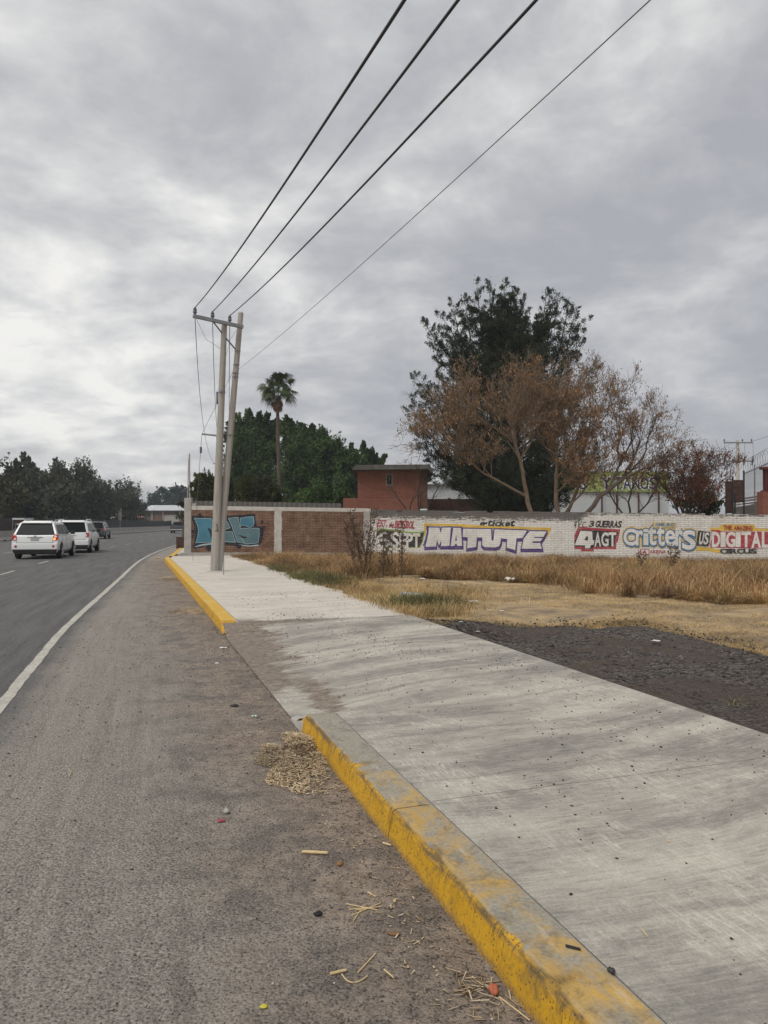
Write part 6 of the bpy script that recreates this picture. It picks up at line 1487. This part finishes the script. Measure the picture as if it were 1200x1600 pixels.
# field frame: w across from the kerb, y forward. front edge of the tall grass traced in the photo
FE = [(380, 878), (430, 895), (470, 910), (520, 918), (560, 908), (600, 903), (650, 902), (700, 905), (760, 907), (820, 908), (860, 915), (930, 928), (1000, 932), (1060, 935), (1120, 940), (1200, 943), (1300, 948)]
FEw = [G(px, py, .11) for px, py in FE]
fx = np.array([p.x for p in FEw]); fy = np.array([p.y for p in FEw]); ordr = np.argsort(fx); fx, fy = fx[ordr], fy[ordr]
def wall_y(x): return np.where(x < B1.x, 32.8, A2.y+(x-A2.x)*D2.y/D2.x)
def tufts(n, per, hfun, lean, width, mat, name, label, sampler, cat=None, kind='stuff', spread=.14, hvar=.35):
    x, y = sampler(n); x = np.repeat(x, per)+rng.normal(0, spread, len(x)*per); y = np.repeat(y, per)+rng.normal(0, spread, len(y)*per)
    H = hfun(x, y)*rng.uniform(1-hvar, 1+hvar, len(x)); k = H > .02; x, y, H = x[k], y[k], H[k]
    P0 = np.stack([x, y, gz(x, y)-.02], 1); V, F = blades(P0, H, lean, width); o = fast_mesh(name, V, F, mat); o['kind'] = kind
    if label: o['label'] = label
    return o
def samp_tall(n):
    xs_ = []; ys_ = []
    while sum(map(len, xs_)) < n:
        x = rng.uniform(-8.5, 19, n); yf = np.interp(x, fx, fy); yw = wall_y(x)-.25; u = rng.uniform(0, 1, n)**1.15; y = yf+(yw-yf)*u
        # clear of the pavement
        w = (x-O.x)*KV.x+(y-O.y)*KV.y; keep = (w > SW+.0+.12*np.sin(y*3)) & (y < yw) & (nz3(x, y, .9)+rng.normal(0, .18, n) > -.18+.25*((y-yf) < .5)); xs_.append(x[keep]); ys_.append(y[keep])
    return np.concatenate(xs_)[:n], np.concatenate(ys_)[:n]
def h_tall(x, y):
    yf = np.interp(x, fx, fy); dist = y-yf; h = .20+.26*np.clip(dist/1.5, 0, 1); h = h*(1+.35*noise2(x, y, 1.1)+.45*nz3(x, y, 1.4, 2.0))*1.12; h = h*(1-.5*np.clip((dist-2.0)/6, 0, 1)); w = (x-O.x)*KV.x+(y-O.y)*KV.y; h = h*np.clip((w-SW)/1.5, .35, 1)
    right = np.clip((x-7)/4, 0, 1); h = h*(1+.10*right); h = np.where(y > wall_y(x)-1.5, h*.8, h); return h
M['grass_dry'] = leafmat('dry_grass', [(.24, .14, .062), (.44, .28, .13), (.66, .47, .25)], trans=.2)
M['grass_brown'] = leafmat('brown_grass', [(.15, .09, .048), (.28, .17, .09), (.42, .28, .15)], trans=.15)
M['grass_olive'] = leafmat('olive_grass', [(.075, .065, .032), (.14, .12, .055), (.26, .21, .11)], trans=.15)
M['grass_green'] = leafmat('green_grass', [(.07, .08, .03), (.15, .15, .06), (.32, .27, .13)], trans=.2)
M['grass_short'] = leafmat('straw_grass', [(.34, .22, .09), (.50, .35, .16), (.60, .46, .26)], trans=.15)
tufts(6800, 14, lambda x, y: h_tall(x, y)*np.where(nz3(x, y, .6, 7.0) > -.15, 1.0, .45), 1.05, .0050, M['grass_dry'], 'tall_dry_grass', 'tall golden dry grass in front of the walls', samp_tall, spread=.10)
tufts(6500, 12, lambda x, y: h_tall(x, y)*np.where(nz3(x, y, .35, 4.0) > .0, 1.05, .35), 1.2, .0055, M['grass_brown'], 'brown_grass', 'darker brown matted grass among the golden grass', samp_tall)
def samp_patch(cs):
    def f(n):
        xs_, ys_ = [], []
        for (px, py, rp, k) in cs:
            c = G(px, py, .11); m_ = int(n*k); xs_.append(rng.normal(c.x, rp, m_)); ys_.append(rng.normal(c.y, rp*1.6, m_))
        x, y = np.concatenate(xs_), np.concatenate(ys_); w = (x-O.x)*KV.x+(y-O.y)*KV.y; k = w > SW-.12; return x[k], y[k]
    return f
tufts(5500, 12, lambda x, y: np.where((nz3(x, y, .3, 1.5)+.7*np.clip((y-wall_y(x)+3.0)/3, -1, 1) > .34), .26, 0.0)*(1+.3*nz3(x, y, 2)), 1.0, .0055, M['grass_olive'], 'olive_grass', 'olive green weeds between the dry grass and the painted wall', samp_tall)
tufts(1300, 10, lambda x, y: np.full(len(x), .24), .8, .006, M['grass_green'], 'green_grass', 'green grass tufts beside the pavement', samp_patch([(470, 905, .35, .22), (500, 912, .4, .2), (440, 893, .5, .12), (640, 948, .25, .06), (675, 946, .3, .05), (1000, 895, .9, .06), (1090, 893, .9, .06), (800, 900, .5, .04), (1160, 896, .8, .06), (880, 892, 1.0, .06), (960, 893, .8, .06), (1040, 893, .8, .06)]), spread=.09)
tufts(900, 12, lambda x, y: np.full(len(x), .16), .9, .005, M['grass_short'], 'straw_tufts', 'golden tufts along the pavement edge', samp_patch([(600, 940, .35, .2), (560, 922, .5, .2), (640, 960, .2, .1), (700, 930, .5, .2), (690, 955, .2, .1), (520, 912, .4, .1), (400, 882, .5, .1)]), spread=.09)
tufts(260, 14, lambda x, y: np.full(len(x), .05), 1.2, .004, M['grass_green'], 'green_moss', 'low yellowish green growth at the edge of the dark heap', samp_patch([(770, 978, .18, .2), (720, 972, .15, .15), (1170, 1028, .15, .2), (1180, 1046, .12, .15), (960, 972, .15, .1), (1175, 1105, .08, .1), (830, 976, .12, .1)]), spread=.05)
def samp_short(n):
    x = rng.uniform(-2, 14, n); y = rng.uniform(8, 20, n); yf = np.interp(x, fx, fy); w = (x-O.x)*KV.x+(y-O.y)*KV.y; k = (w > SW+.05) & (y < yf+.6) & (noise2(x, y, .9) > -.25); x, y = x[k], y[k]
    # off the millings: its far edge
    ex = np.array([p.x for p in far_edge]); ey = np.array([p.y for p in far_edge]); od = np.argsort(ex); k = (y > np.interp(x, ex[od], ey[od])+rng.normal(0, .08, len(x))) | (x < ex.min()-.1); return x[k], y[k]
tufts(26000, 6, lambda x, y: np.full(len(x), .055), 2.2, .0035, M['grass_short'], 'short_dry_grass', 'short flattened golden straw over the lot', samp_short, spread=.07)

def mounds(n, per, mat, name, label, xr, seed):
    """arching tussocks: blades spread outwards from one root and droop"""
    r = np.random.default_rng(seed); xs_ = r.uniform(xr[0], xr[1], n*3); yf = np.interp(xs_, fx, fy); yy = yf+r.uniform(-.1, 1, n*3)**2*9; k = (yy < wall_y(xs_)-.4) & (((xs_-O.x)*KV.x+(yy-O.y)*KV.y) > SW+.3); xs_, yy = xs_[k][:n], yy[k][:n]
    Vs = []; Fs = []; b = 0
    for x, y in zip(xs_, yy):
        m = int(per*r.uniform(.6, 1.3)); L = r.uniform(.28, .62)*r.uniform(.6, 1.15, m); az = r.uniform(0, 6.283, m); el = r.uniform(.35, 1.5, m); w = .0045*r.uniform(.6, 1.4, m)
        d = np.stack([np.cos(az)*np.cos(el), np.sin(az)*np.cos(el), np.sin(el)], 1); s_ = np.stack([-np.sin(az), np.cos(az), np.zeros(m)], 1)*w[:, None]; p0 = np.stack([x+r.normal(0, .05, m), y+r.normal(0, .05, m), np.full(m, gz(x, y)-.02)], 1)
        p1 = p0+d*(L*.5)[:, None]; p2 = p1+(d*np.array([1.25, 1.25, .15])+np.array([0, 0, -.12]))*(L*.5)[:, None]; p2[:, 2] = np.maximum(p2[:, 2], .11)
        Vs.append(np.stack([p0-s_, p0+s_, p1+s_*.8, p1-s_*.8, p2+s_*.15, p2-s_*.15], 1).reshape(-1, 3)); q = np.arange(m)[:, None]*6+b; Fs += [q+np.array([[0, 1, 2, 3]]), q+np.array([[3, 2, 4, 5]])]; b += m*6
    o = fast_mesh(name, np.concatenate(Vs), np.concatenate(Fs), mat); o['kind'] = 'stuff'; o['label'] = label
mounds(150, 170, M['grass_dry'], 'grass_tussocks', 'arching golden tussocks along the front of the dry grass', (-6, 18), 3)
mounds(60, 240, M['grass_short'], 'pale_tussocks', 'pale straw coloured tussocks in the dry grass', (-5, 18), 4)
mounds(60, 150, M['grass_brown'], 'brown_tussocks', 'collapsed brown tussocks at the right', (5, 18), 5)
def samp_edge(n):
    k = rng.integers(0, len(fe), n); b = np.array([(p.x, p.y) for p in fe])[k]; return b[:, 0]+rng.normal(0, .25, n), b[:, 1]-np.abs(rng.normal(0, .28, n))+.1
tufts(2600, 6, lambda x, y: np.full(len(x), .06), 2.0, .0035, M['grass_short'], 'straw_fringe', 'straw blown over the far edge of the dark heap', samp_edge, spread=.07)
# tall dead weeds by the joint of the two walls
def weed(px, py, ytop, label, seed, n=4, mat='leaf_red'):
    rn = random.Random(seed); b = G(px, py, .1); e = empty('dead_weed', b, label, 'weed'); mb = MB(); lc = []; H = (P(px, ytop, b.y).z-.1)
    for k in range(n):
        az = rn.uniform(0, 6.28); tp = b+Vector((math.cos(az)*.22*H, math.sin(az)*.22*H, H*rn.uniform(.7, 1.0))); m_ = lerp(b, tp, .5)+Vector((math.cos(az)*-.05, 0, 0)); mb.tube([b, m_, tp], [.014, .009, .004], 4, cap=False)
        for j in range(9):
            u = .25+.75*j/9; c = lerp(m_, tp, (u-.5)*2) if u > .5 else lerp(b, m_, u*2); a2 = rn.uniform(0, 6.28); t2 = c+Vector((math.cos(a2)*.16, math.sin(a2)*.16, .14))*rn.uniform(.6, 1.3); mb.tube([c, t2], [.006, .003], 3, cap=False)
            for _ in range(11): lc.append(lerp(c, t2, rn.random())+Vector((rn.gauss(0, .03), rn.gauss(0, .03), rn.gauss(0, .035))))
    mb.build('stem', M['bark'], e, b); c = np.array([tuple(v) for v in lc]); V, F = quads(c, .055, .6); fast_mesh('foliage', V, F, M[mat], None, e, tuple(b))
M['weed_dark'] = leafmat('weed_seed', [(.07, .045, .03), (.15, .09, .055), (.24, .15, .09)], trans=.1)
weed(568, 902, 788, 'tallest dead brown weed in front of the wall joint', 1, 7, 'weed_dark'); weed(555, 898, 812, 'dead weed left of the tallest one', 2, 4, 'weed_dark'); weed(598, 904, 812, 'dark seedy weed in front of the first painted letters', 3, 3, 'weed_dark')
weed(612, 900, 818, 'dead weed in front of the green edged panel', 8, 2, 'weed_dark'); weed(628, 905, 806, 'dark seedy weed in front of the middle of the green edged panel', 4, 3, 'weed_dark'); weed(575, 900, 815, 'small dead weed right of the tallest one', 5, 3, 'weed_dark')
weed(1050, 895, 850, 'low dead weed below the bubble letters', 6, 3, 'weed_dark'); weed(1005, 895, 856, 'low dead weed left of centre below the bubble letters', 7, 2, 'weed_dark')

# ---------------------------------------------------------------- loose straw, grit, litter
def straw_heap(name, c, rx, ry, h, n, label, rot=0, ln=.05, seed=1, zb=0.0, mats='straw'):
    r = np.random.default_rng(seed); th = r.uniform(0, 2*math.pi, n); rr = np.sqrt(r.uniform(0, 1, n)); px_, py_ = rr*np.cos(th)*rx, rr*np.sin(th)*ry
    irr = 1+.25*np.sin(th*3+seed)+.15*np.sin(th*7); px_ *= irr; py_ *= irr
    cx_, cy_ = c[0]+px_*math.cos(rot)-py_*math.sin(rot), c[1]+px_*math.sin(rot)+py_*math.cos(rot); z = zb+h*np.clip(1-rr**1.5, 0, 1)*r.uniform(.3, 1, n)+.004
    az = r.uniform(0, 2*math.pi, n); el = r.normal(0, .28, n); d = np.stack([np.cos(az)*np.cos(el), np.sin(az)*np.cos(el), np.sin(el)], 1); L = (ln*r.uniform(.3, 1.6, n))[:, None]; w = .0022*r.uniform(.5, 1.8, n)[:, None]
    s = np.stack([-np.sin(az), np.cos(az), np.zeros(n)], 1); C_ = np.stack([cx_, cy_, z], 1); up = np.array([[0, 0, .0016]])
    V = np.stack([C_-d*L/2-s*w, C_-d*L/2+s*w, C_+d*L/2+s*w, C_+d*L/2-s*w, C_-d*L/2+up, C_+d*L/2+up], 1).reshape(-1, 3); V[:, 2] = np.maximum(V[:, 2], zb+.003)
    b = np.arange(n)[:, None]*6; F = np.concatenate([b+np.array([[0, 4, 5, 3]]), b+np.array([[4, 1, 2, 5]]), b+np.array([[0, 3, 2, 1]])], 0)
    o = fast_mesh(name, V, F, M[mats]); o['kind'] = 'stuff'; o['label'] = label; return o
c = G(458, 1195); straw_heap('straw_heap', c, .23, .42, .06, 4200, 'heap of broken straw against the near kerb', R(14), .032, 1)
c = G(475, 1165); straw_heap('straw_heap', (c.x-.02, c.y), .13, .26, .08, 1500, 'top of the straw heap touching the kerb', R(18), .04, 2)
c = G(465, 1185); straw_heap('straw_chaff', c, .17, .32, .08, 900, 'dark chaff mixed in the straw heap', R(14), .018, 12, mats='weed_dark')
c = G(505, 1215); straw_heap('scattered_straw', (c.x-.05, c.y), .12, .35, .015, 300, 'straw bits trailing along the kerb foot', R(18), .03, 3)
c = G(300, 955); straw_heap('scattered_straw', c, .35, .5, .03, 700, 'straw litter beside the far kerb', R(18), .10, 4)
c = G(262, 905); straw_heap('scattered_straw', c, .3, .9, .03, 400, 'straw litter farther along the far kerb', R(18), .14, 5)
c = G(247, 873); straw_heap('scattered_straw', c, .3, .8, .05, 200, 'pale litter at the end of the far kerb', R(18), .2, 6)
c = G(640, 1400); straw_heap('scattered_straw', (c.x-.12, c.y), .12, .9, .006, 130, 'straw bits beside the near kerb', R(18), .022, 7)
c = G(760, 1555); straw_heap('scattered_straw', (c.x-.01, c.y), .09, .12, .015, 60, 'dry stalks by the orange husk', R(18), .05, 8)
# grit on the pavement and the shoulder
def octa(C_, S, r):
    n = len(C_); base_ = np.array([[1, 0, 0], [0, 1, 0], [-1, 0, 0], [0, -1, 0], [0, 0, .8], [0, 0, -.6]]); az = r.uniform(0, 6.28, n); ca, sa = np.cos(az), np.sin(az)
    B = base_[None]*(1+r.uniform(-.35, .35, (n, 6, 1)))*S[:, None, None]; B[:, :, 0] *= r.uniform(.8, 1.5, n)[:, None]
    X = B[:, :, 0]*ca[:, None]-B[:, :, 1]*sa[:, None]; Yy = B[:, :, 0]*sa[:, None]+B[:, :, 1]*ca[:, None]; V = np.stack([X, Yy, B[:, :, 2]], 2)+C_[:, None, :]
    f = np.array([[0, 1, 4], [1, 2, 4], [2, 3, 4], [3, 0, 4], [1, 0, 5], [2, 1, 5], [3, 2, 5], [0, 3, 5]]); F = (np.arange(n)[:, None, None]*6+f[None]).reshape(-1, 3); return V.reshape(-1, 3), F
r = np.random.default_rng(5); w = []; tt = []
cl = [(r.uniform(.5, 2.7), r.uniform(1, 16), r.uniform(.1, .5)) for _ in range(80)]
for cw, ct, s in cl:
    k = r.integers(8, 34); w += list(r.normal(cw, s*.6, k)); tt += list(r.normal(ct, s, k))
k = 600; w += list(r.uniform(.25, 2.8, k)); tt += list(r.uniform(.5, 14, k))
k = 110; w += list(r.normal(1.4, .35, k)); tt += list(r.normal(11.35, .10, k)); w += list(r.uniform(1.5, 2.7, 60)); tt += list(8.1+r.normal(0, .08, 60))
w, tt = np.array(w), np.array(tt); kk = (w > .24) & (w < 2.8) & (tt > -1); w, tt = w[kk], tt[kk]; S = .0020+.0048*r.uniform(0, 1, len(w))**2.5
S *= 1+.06*np.clip(tt-2, 0, 8)
C_ = np.array([tuple(K(a, b, slab_z(a, b)+.35*s)) for a, b, s in zip(w, tt, S)]); V, F = octa(C_, S, r); o = fast_mesh('grit', V, F, plain('tar_crumbs', (.035, .033, .033), .9, .3, 50)); o['kind'] = 'stuff'; o['label'] = 'dark gravel crumbs scattered over the pavement'
n = 5200; w = -r.uniform(0, 1, n)**1.6*3.0-.03; tt = r.uniform(.6, 14, n); S = .0015+.0048*r.uniform(0, 1, n)**3; S *= 1+.08*np.clip(tt-2, 0, 8)
C_ = np.array([tuple(K(a, b, .3*s)) for a, b, s in zip(w, tt, S)]); V, F = octa(C_, S, r); t = NT('shoulder_grit', .9); mat = t.out(t.ramp(t.island(), [(0, (.05, .045, .04)), (.6, (.12, .10, .09)), (.9, (.28, .25, .22)), (1, (.5, .47, .43))])); o = fast_mesh('grit', V, F, mat); o['kind'] = 'stuff'; o['label'] = 'small stones strewn over the dusty shoulder'
n = 4200; k_ = r.integers(0, len(fe)-1, n); u = np.where(r.uniform(0, 1, n) < .95, r.uniform(.02, 1.0, n), 1+np.abs(r.normal(0, .05, n))); C_ = []
for i, uu in zip(k_, u):
    f = fe[i]; tn = 11.0-12.5*i/(len(fe)-1); p = K(SW+.012, tn).lerp(f, uu); C_.append((p.x+r.normal(0, .1), p.y+r.normal(0, .1), .15))
C_ = np.array(C_); S = .006+.016*r.uniform(0, 1, n)**3; C_[:, 2] = .138+.018*np.sin(C_[:, 0]*3.1+1)*np.sin(C_[:, 1]*2.3); C_ = C_[((C_[:, 0]-O.x)*KV.x+(C_[:, 1]-O.y)*KV.y) > SW+.05]; S = S[:len(C_)]
V, F = octa(C_, S, r); t = NT('millings_lumps', .95); mat = t.out(t.ramp(t.island(), [(0, (.028, .026, .025)), (.8, (.085, .075, .07)), (1, (.22, .2, .18))])); o = fast_mesh('asphalt_crumbs', V, F, mat); o['kind'] = 'stuff'; o['label'] = 'lumps of broken asphalt on the dark heap'

def stick(px0, py0, px1, py1, rad, label, mat='straw_stem', z=0.0, cat='straw', mid=None, name='straw_stalk'):
    a, b_ = G(px0, py0, z), G(px1, py1, z); a.z = b_.z = z+rad+.003; pts_ = [a, lerp(a, b_, .5), b_]
    if mid: pts_[1] = G(*mid, z); pts_[1].z = z+rad+.003
    if mid: pts_ = [a*((1-u)**2)+pts_[1]*(2*u*(1-u))+b_*(u*u) for u in [i/8 for i in range(9)]]
    mb = MB(); mb.tube(pts_, [rad*1.0]+[rad*1.05]*(len(pts_)-2)+[rad*.9], 8); o = mb.build(name, M[mat], None, a); return tag(o, label, cat)
stick(472, 1334, 512, 1336, .0075, 'thick pale straw stalk lying crosswise on the shoulder, biggest of all')
stick(516, 1525, 541, 1519, .0050, 'short thick straw stalk left of the curled one')
stick(559, 1522, 587, 1492, .0026, 'slim straw stalk pointing up to the right beside the curled one')
stick(534, 1524, 574, 1527, .0022, 'curled thin straw stalk near the bottom of the photo', mid=(548, 1550))
stick(600, 1517, 615, 1530, .0026, 'short straw stalk right of the curled one')
stick(598, 1319, 611, 1323, .0045, 'small pale chip at the kerb foot')
stick(575, 1396, 587, 1403, .0028, 'small straw piece above the straw cross')
for i, (a, b_, c_, d_) in enumerate(((541, 1414, 590, 1424), (550, 1432, 594, 1413), (545, 1423, 575, 1420), (552, 1441, 566, 1420), (556, 1424, 596, 1418))):
    stick(a, b_, c_, d_, .0022, ['lowest stalk of the crossed straws', 'longest stalk of the crossed straws', 'left stalk of the crossed straws', 'steep stalk of the crossed straws', 'right stalk of the crossed straws'][i])
stick(108, 1215, 112, 1206, .003, 'lone straw bit on the left of the shoulder')
stick(640, 1385, 662, 1444, .0018, 'thin curved twig by the kerb foot', 'bark_pale', cat='twig', mid=(666, 1410), name='twig'); stick(780, 1560, 828, 1597, .0024, 'long dry twig below the orange husk', cat='twig', name='twig')
stick(707, 1552, 730, 1540, .0015, 'thin grey twig left of the orange husk', 'bark_pale', cat='twig', name='twig'); stick(695, 1492, 709, 1511, .0018, 'short twig midway along the near kerb foot', 'bark_pale', cat='twig', name='twig')
stick(1003, 1454, 1012, 1466, .0022, 'tiny straw on the near slab', z=.15); stick(1041, 1314, 1048, 1317, .0022, 'tiny pale straw farther up the slab', z=.15)
stick(640, 962, 668, 978, .004, 'dark twig lying on the pale slab near the grass', 'bark_dark', .15, 'twig', name='twig') if False else None
a = G(884, 1479, .155); b_ = G(907, 1484, .155); mb = MB(); mb.hexa([a+Vector((0, -.006, 0)), b_+Vector((0, -.006, 0)), b_+Vector((0, .006, 0)), a+Vector((0, .008, 0)), a+Vector((0, -.004, .006)), b_+Vector((0, -.004, .005)), b_+Vector((0, .004, .005)), a+Vector((0, .006, .006))]); o = mb.build('rubber_strip', M['black'], None, a, bevel=.001); tag(o, 'black rubber strip lying on the kerb top', 'litter')
def pebble(px, py, rad, mat, label, z=0.0, name='pebble', sc=(1, 1, .7), cat='pebble', seed=0):
    c = G(px, py, z); rn = random.Random(seed+px); mb = MB(); V = []; n, m_ = 10, 7
    for j in range(m_+1):
        for i in range(n):
            th = math.pi*j/m_; ph = 2*math.pi*i/n; k = 1+.14*math.sin(ph*2+seed)+.10*math.sin(th*3+ph*3); V.append((c.x+rad*sc[0]*k*math.sin(th)*math.cos(ph), c.y+rad*sc[1]*k*math.sin(th)*math.sin(ph), z+rad*sc[2]*(1+math.cos(th))*k*.95))
    F = [(j*n+i, j*n+(i+1) % n, (j+1)*n+(i+1) % n, (j+1)*n+i) for j in range(m_) for i in range(n)]
    mb.add(V, F); o = mb.build(name, mat, None, c, smooth=True); return tag(o, label, cat)
pebble(531, 1353, .013, plain('brown_seed', (.30, .16, .06), .6), 'round brown seed just below the thick straw stalk', name='seed', cat='seed', sc=(1, 1, .9))
pebble(497, 1431, .019, M['black'], 'flat black stone on the shoulder', sc=(1, .7, .5)); pebble(617, 1409, .010, M['straw_stem'], 'pale seed husk above the kerb twigs', name='seed', cat='seed', sc=(.7, 1.3, .6))
pebble(771, 1553, .020, plain('orange_husk', (.42, .11, .05), .6, .3, 60), 'orange red husk at the kerb foot near the bottom', name='husk', cat='litter', sc=(.75, 1.5, .8), seed=2)
pebble(616, 1461, .018, M['leaf_brown'], 'crumpled brown leaf on the shoulder', name='dead_leaf', cat='leaf', sc=(1.4, .7, .35), seed=3); pebble(354, 1271, .020, M['concrete'], 'grey stone on the left of the straw heap', seed=4)
pebble(412, 1574, .012, plain('yellow_wrapper', (.55, .48, .05), .6), 'yellow bit of wrapper near the bottom left', name='litter_scrap', cat='litter', sc=(1.3, .8, .3), seed=5); pebble(366, 1104, .03, M['dark_metal'], 'dark stone near the driveway dirt', sc=(1.3, .8, .35), seed=6)
pebble(955, 1520, .012, M['dark_metal'], 'dark crumb at the joint of kerb and slab', z=.152, seed=9)
def scrap(px, py, s, label, mat='paper', z=0.0, seed=0, name='paper_scrap', h=.25):
    c = G(px, py, z); rn = random.Random(seed*7+1); mb = MB(); n = 5; V = []
    for j in range(n):
        for i in range(n): V.append((c.x+(i/(n-1)-.5)*s*1.4+rn.uniform(-.1, .1)*s, c.y+(j/(n-1)-.5)*s+rn.uniform(-.1, .1)*s, z+.004+rn.uniform(0, h)*s))
    mb.add(V, [(j*n+i, j*n+i+1, (j+1)*n+i+1, (j+1)*n+i) for j in range(n-1) for i in range(n-1)]); o = mb.build(name, M[mat], None, c); return tag(o, label, 'litter')
M['green_scrap'] = plain('mint_paper', (.45, .62, .52), .7); M['red_scrap'] = plain('red_wrapper', (.33, .05, .07), .6)
scrap(349, 1013, .06, 'white paper scrap at the end of the far kerb', seed=1); scrap(397, 1120, .032, 'pale green scrap left of the driveway corner', 'green_scrap', seed=2); scrap(346, 1284, .03, 'small red wrapper on the shoulder', 'red_scrap', seed=3)
scrap(339, 1037, .03, 'tiny pale scrap below the white paper', seed=4)
LS = [(797, 907, .34, 'largest crumpled white paper at the foot of the tall grass', .5), (724, 914, .16, 'white scrap left of the largest crumpled paper', .4), (741, 915, .1, 'tiny white scrap beside the largest paper', .3), (967, 913, .16, 'white cup-like scrap in the grass right of centre', .6), (660, 905, .18, 'white scrap at the grass edge left', .4), (722, 972, .13, 'white scrap at the tip of the dark heap', .2), (747, 987, .08, 'thin pale scrap on the dark heap', .1), (763, 954, .12, 'pale scrap on the straw ground', .2), (740, 940, .22, 'flat grey paper on the straw ground', .1), (784, 955, .10, 'brown paper bit on the straw ground', .2), (1125, 935, .12, 'white bit before the right hand grass', .3), (1024, 1002, .14, 'pale torn paper on the dark heap', .15)]
for i, (px, py, s, lab, hh) in enumerate(LS): scrap(px, py, s*.5, lab, z=.13 if py < 965 else .16, seed=20+i, h=hh)
c = G(640, 935, .12); mb = MB(); mb.hexa([c+Vector(v) for v in ((-.25, -.1, 0), (.3, -.14, 0), (.32, .2, 0), (-.2, .22, 0), (-.2, -.06, .12), (.26, -.1, .10), (.26, .15, .09), (-.16, .17, .12))]); o = mb.build('concrete_lump', M['concrete'], None, c, bevel=.03); tag(o, 'broken concrete lump at the grassy pavement edge', 'rubble')

# ---------------------------------------------------------------- thin winter haze over the whole place
mb = MB(); mb.box((0, 750, 12), (3400, 2400, 30)); hz = mb.build('haze', bpy.data.materials.new('haze_air')); hz['kind'] = 'stuff'
hm = hz.data.materials[0]; hm.use_nodes = True; hn = hm.node_tree; hn.nodes.clear()
ho = hn.nodes.new('ShaderNodeOutputMaterial'); hv = hn.nodes.new('ShaderNodeVolumePrincipled'); hv.inputs['Density'].default_value = 0.00055
hv.inputs['Color'].default_value = (.80, .84, .90, 1); hv.inputs['Anisotropy'].default_value = .1; hn.links.new(hv.outputs[0], ho.inputs['Volume'])
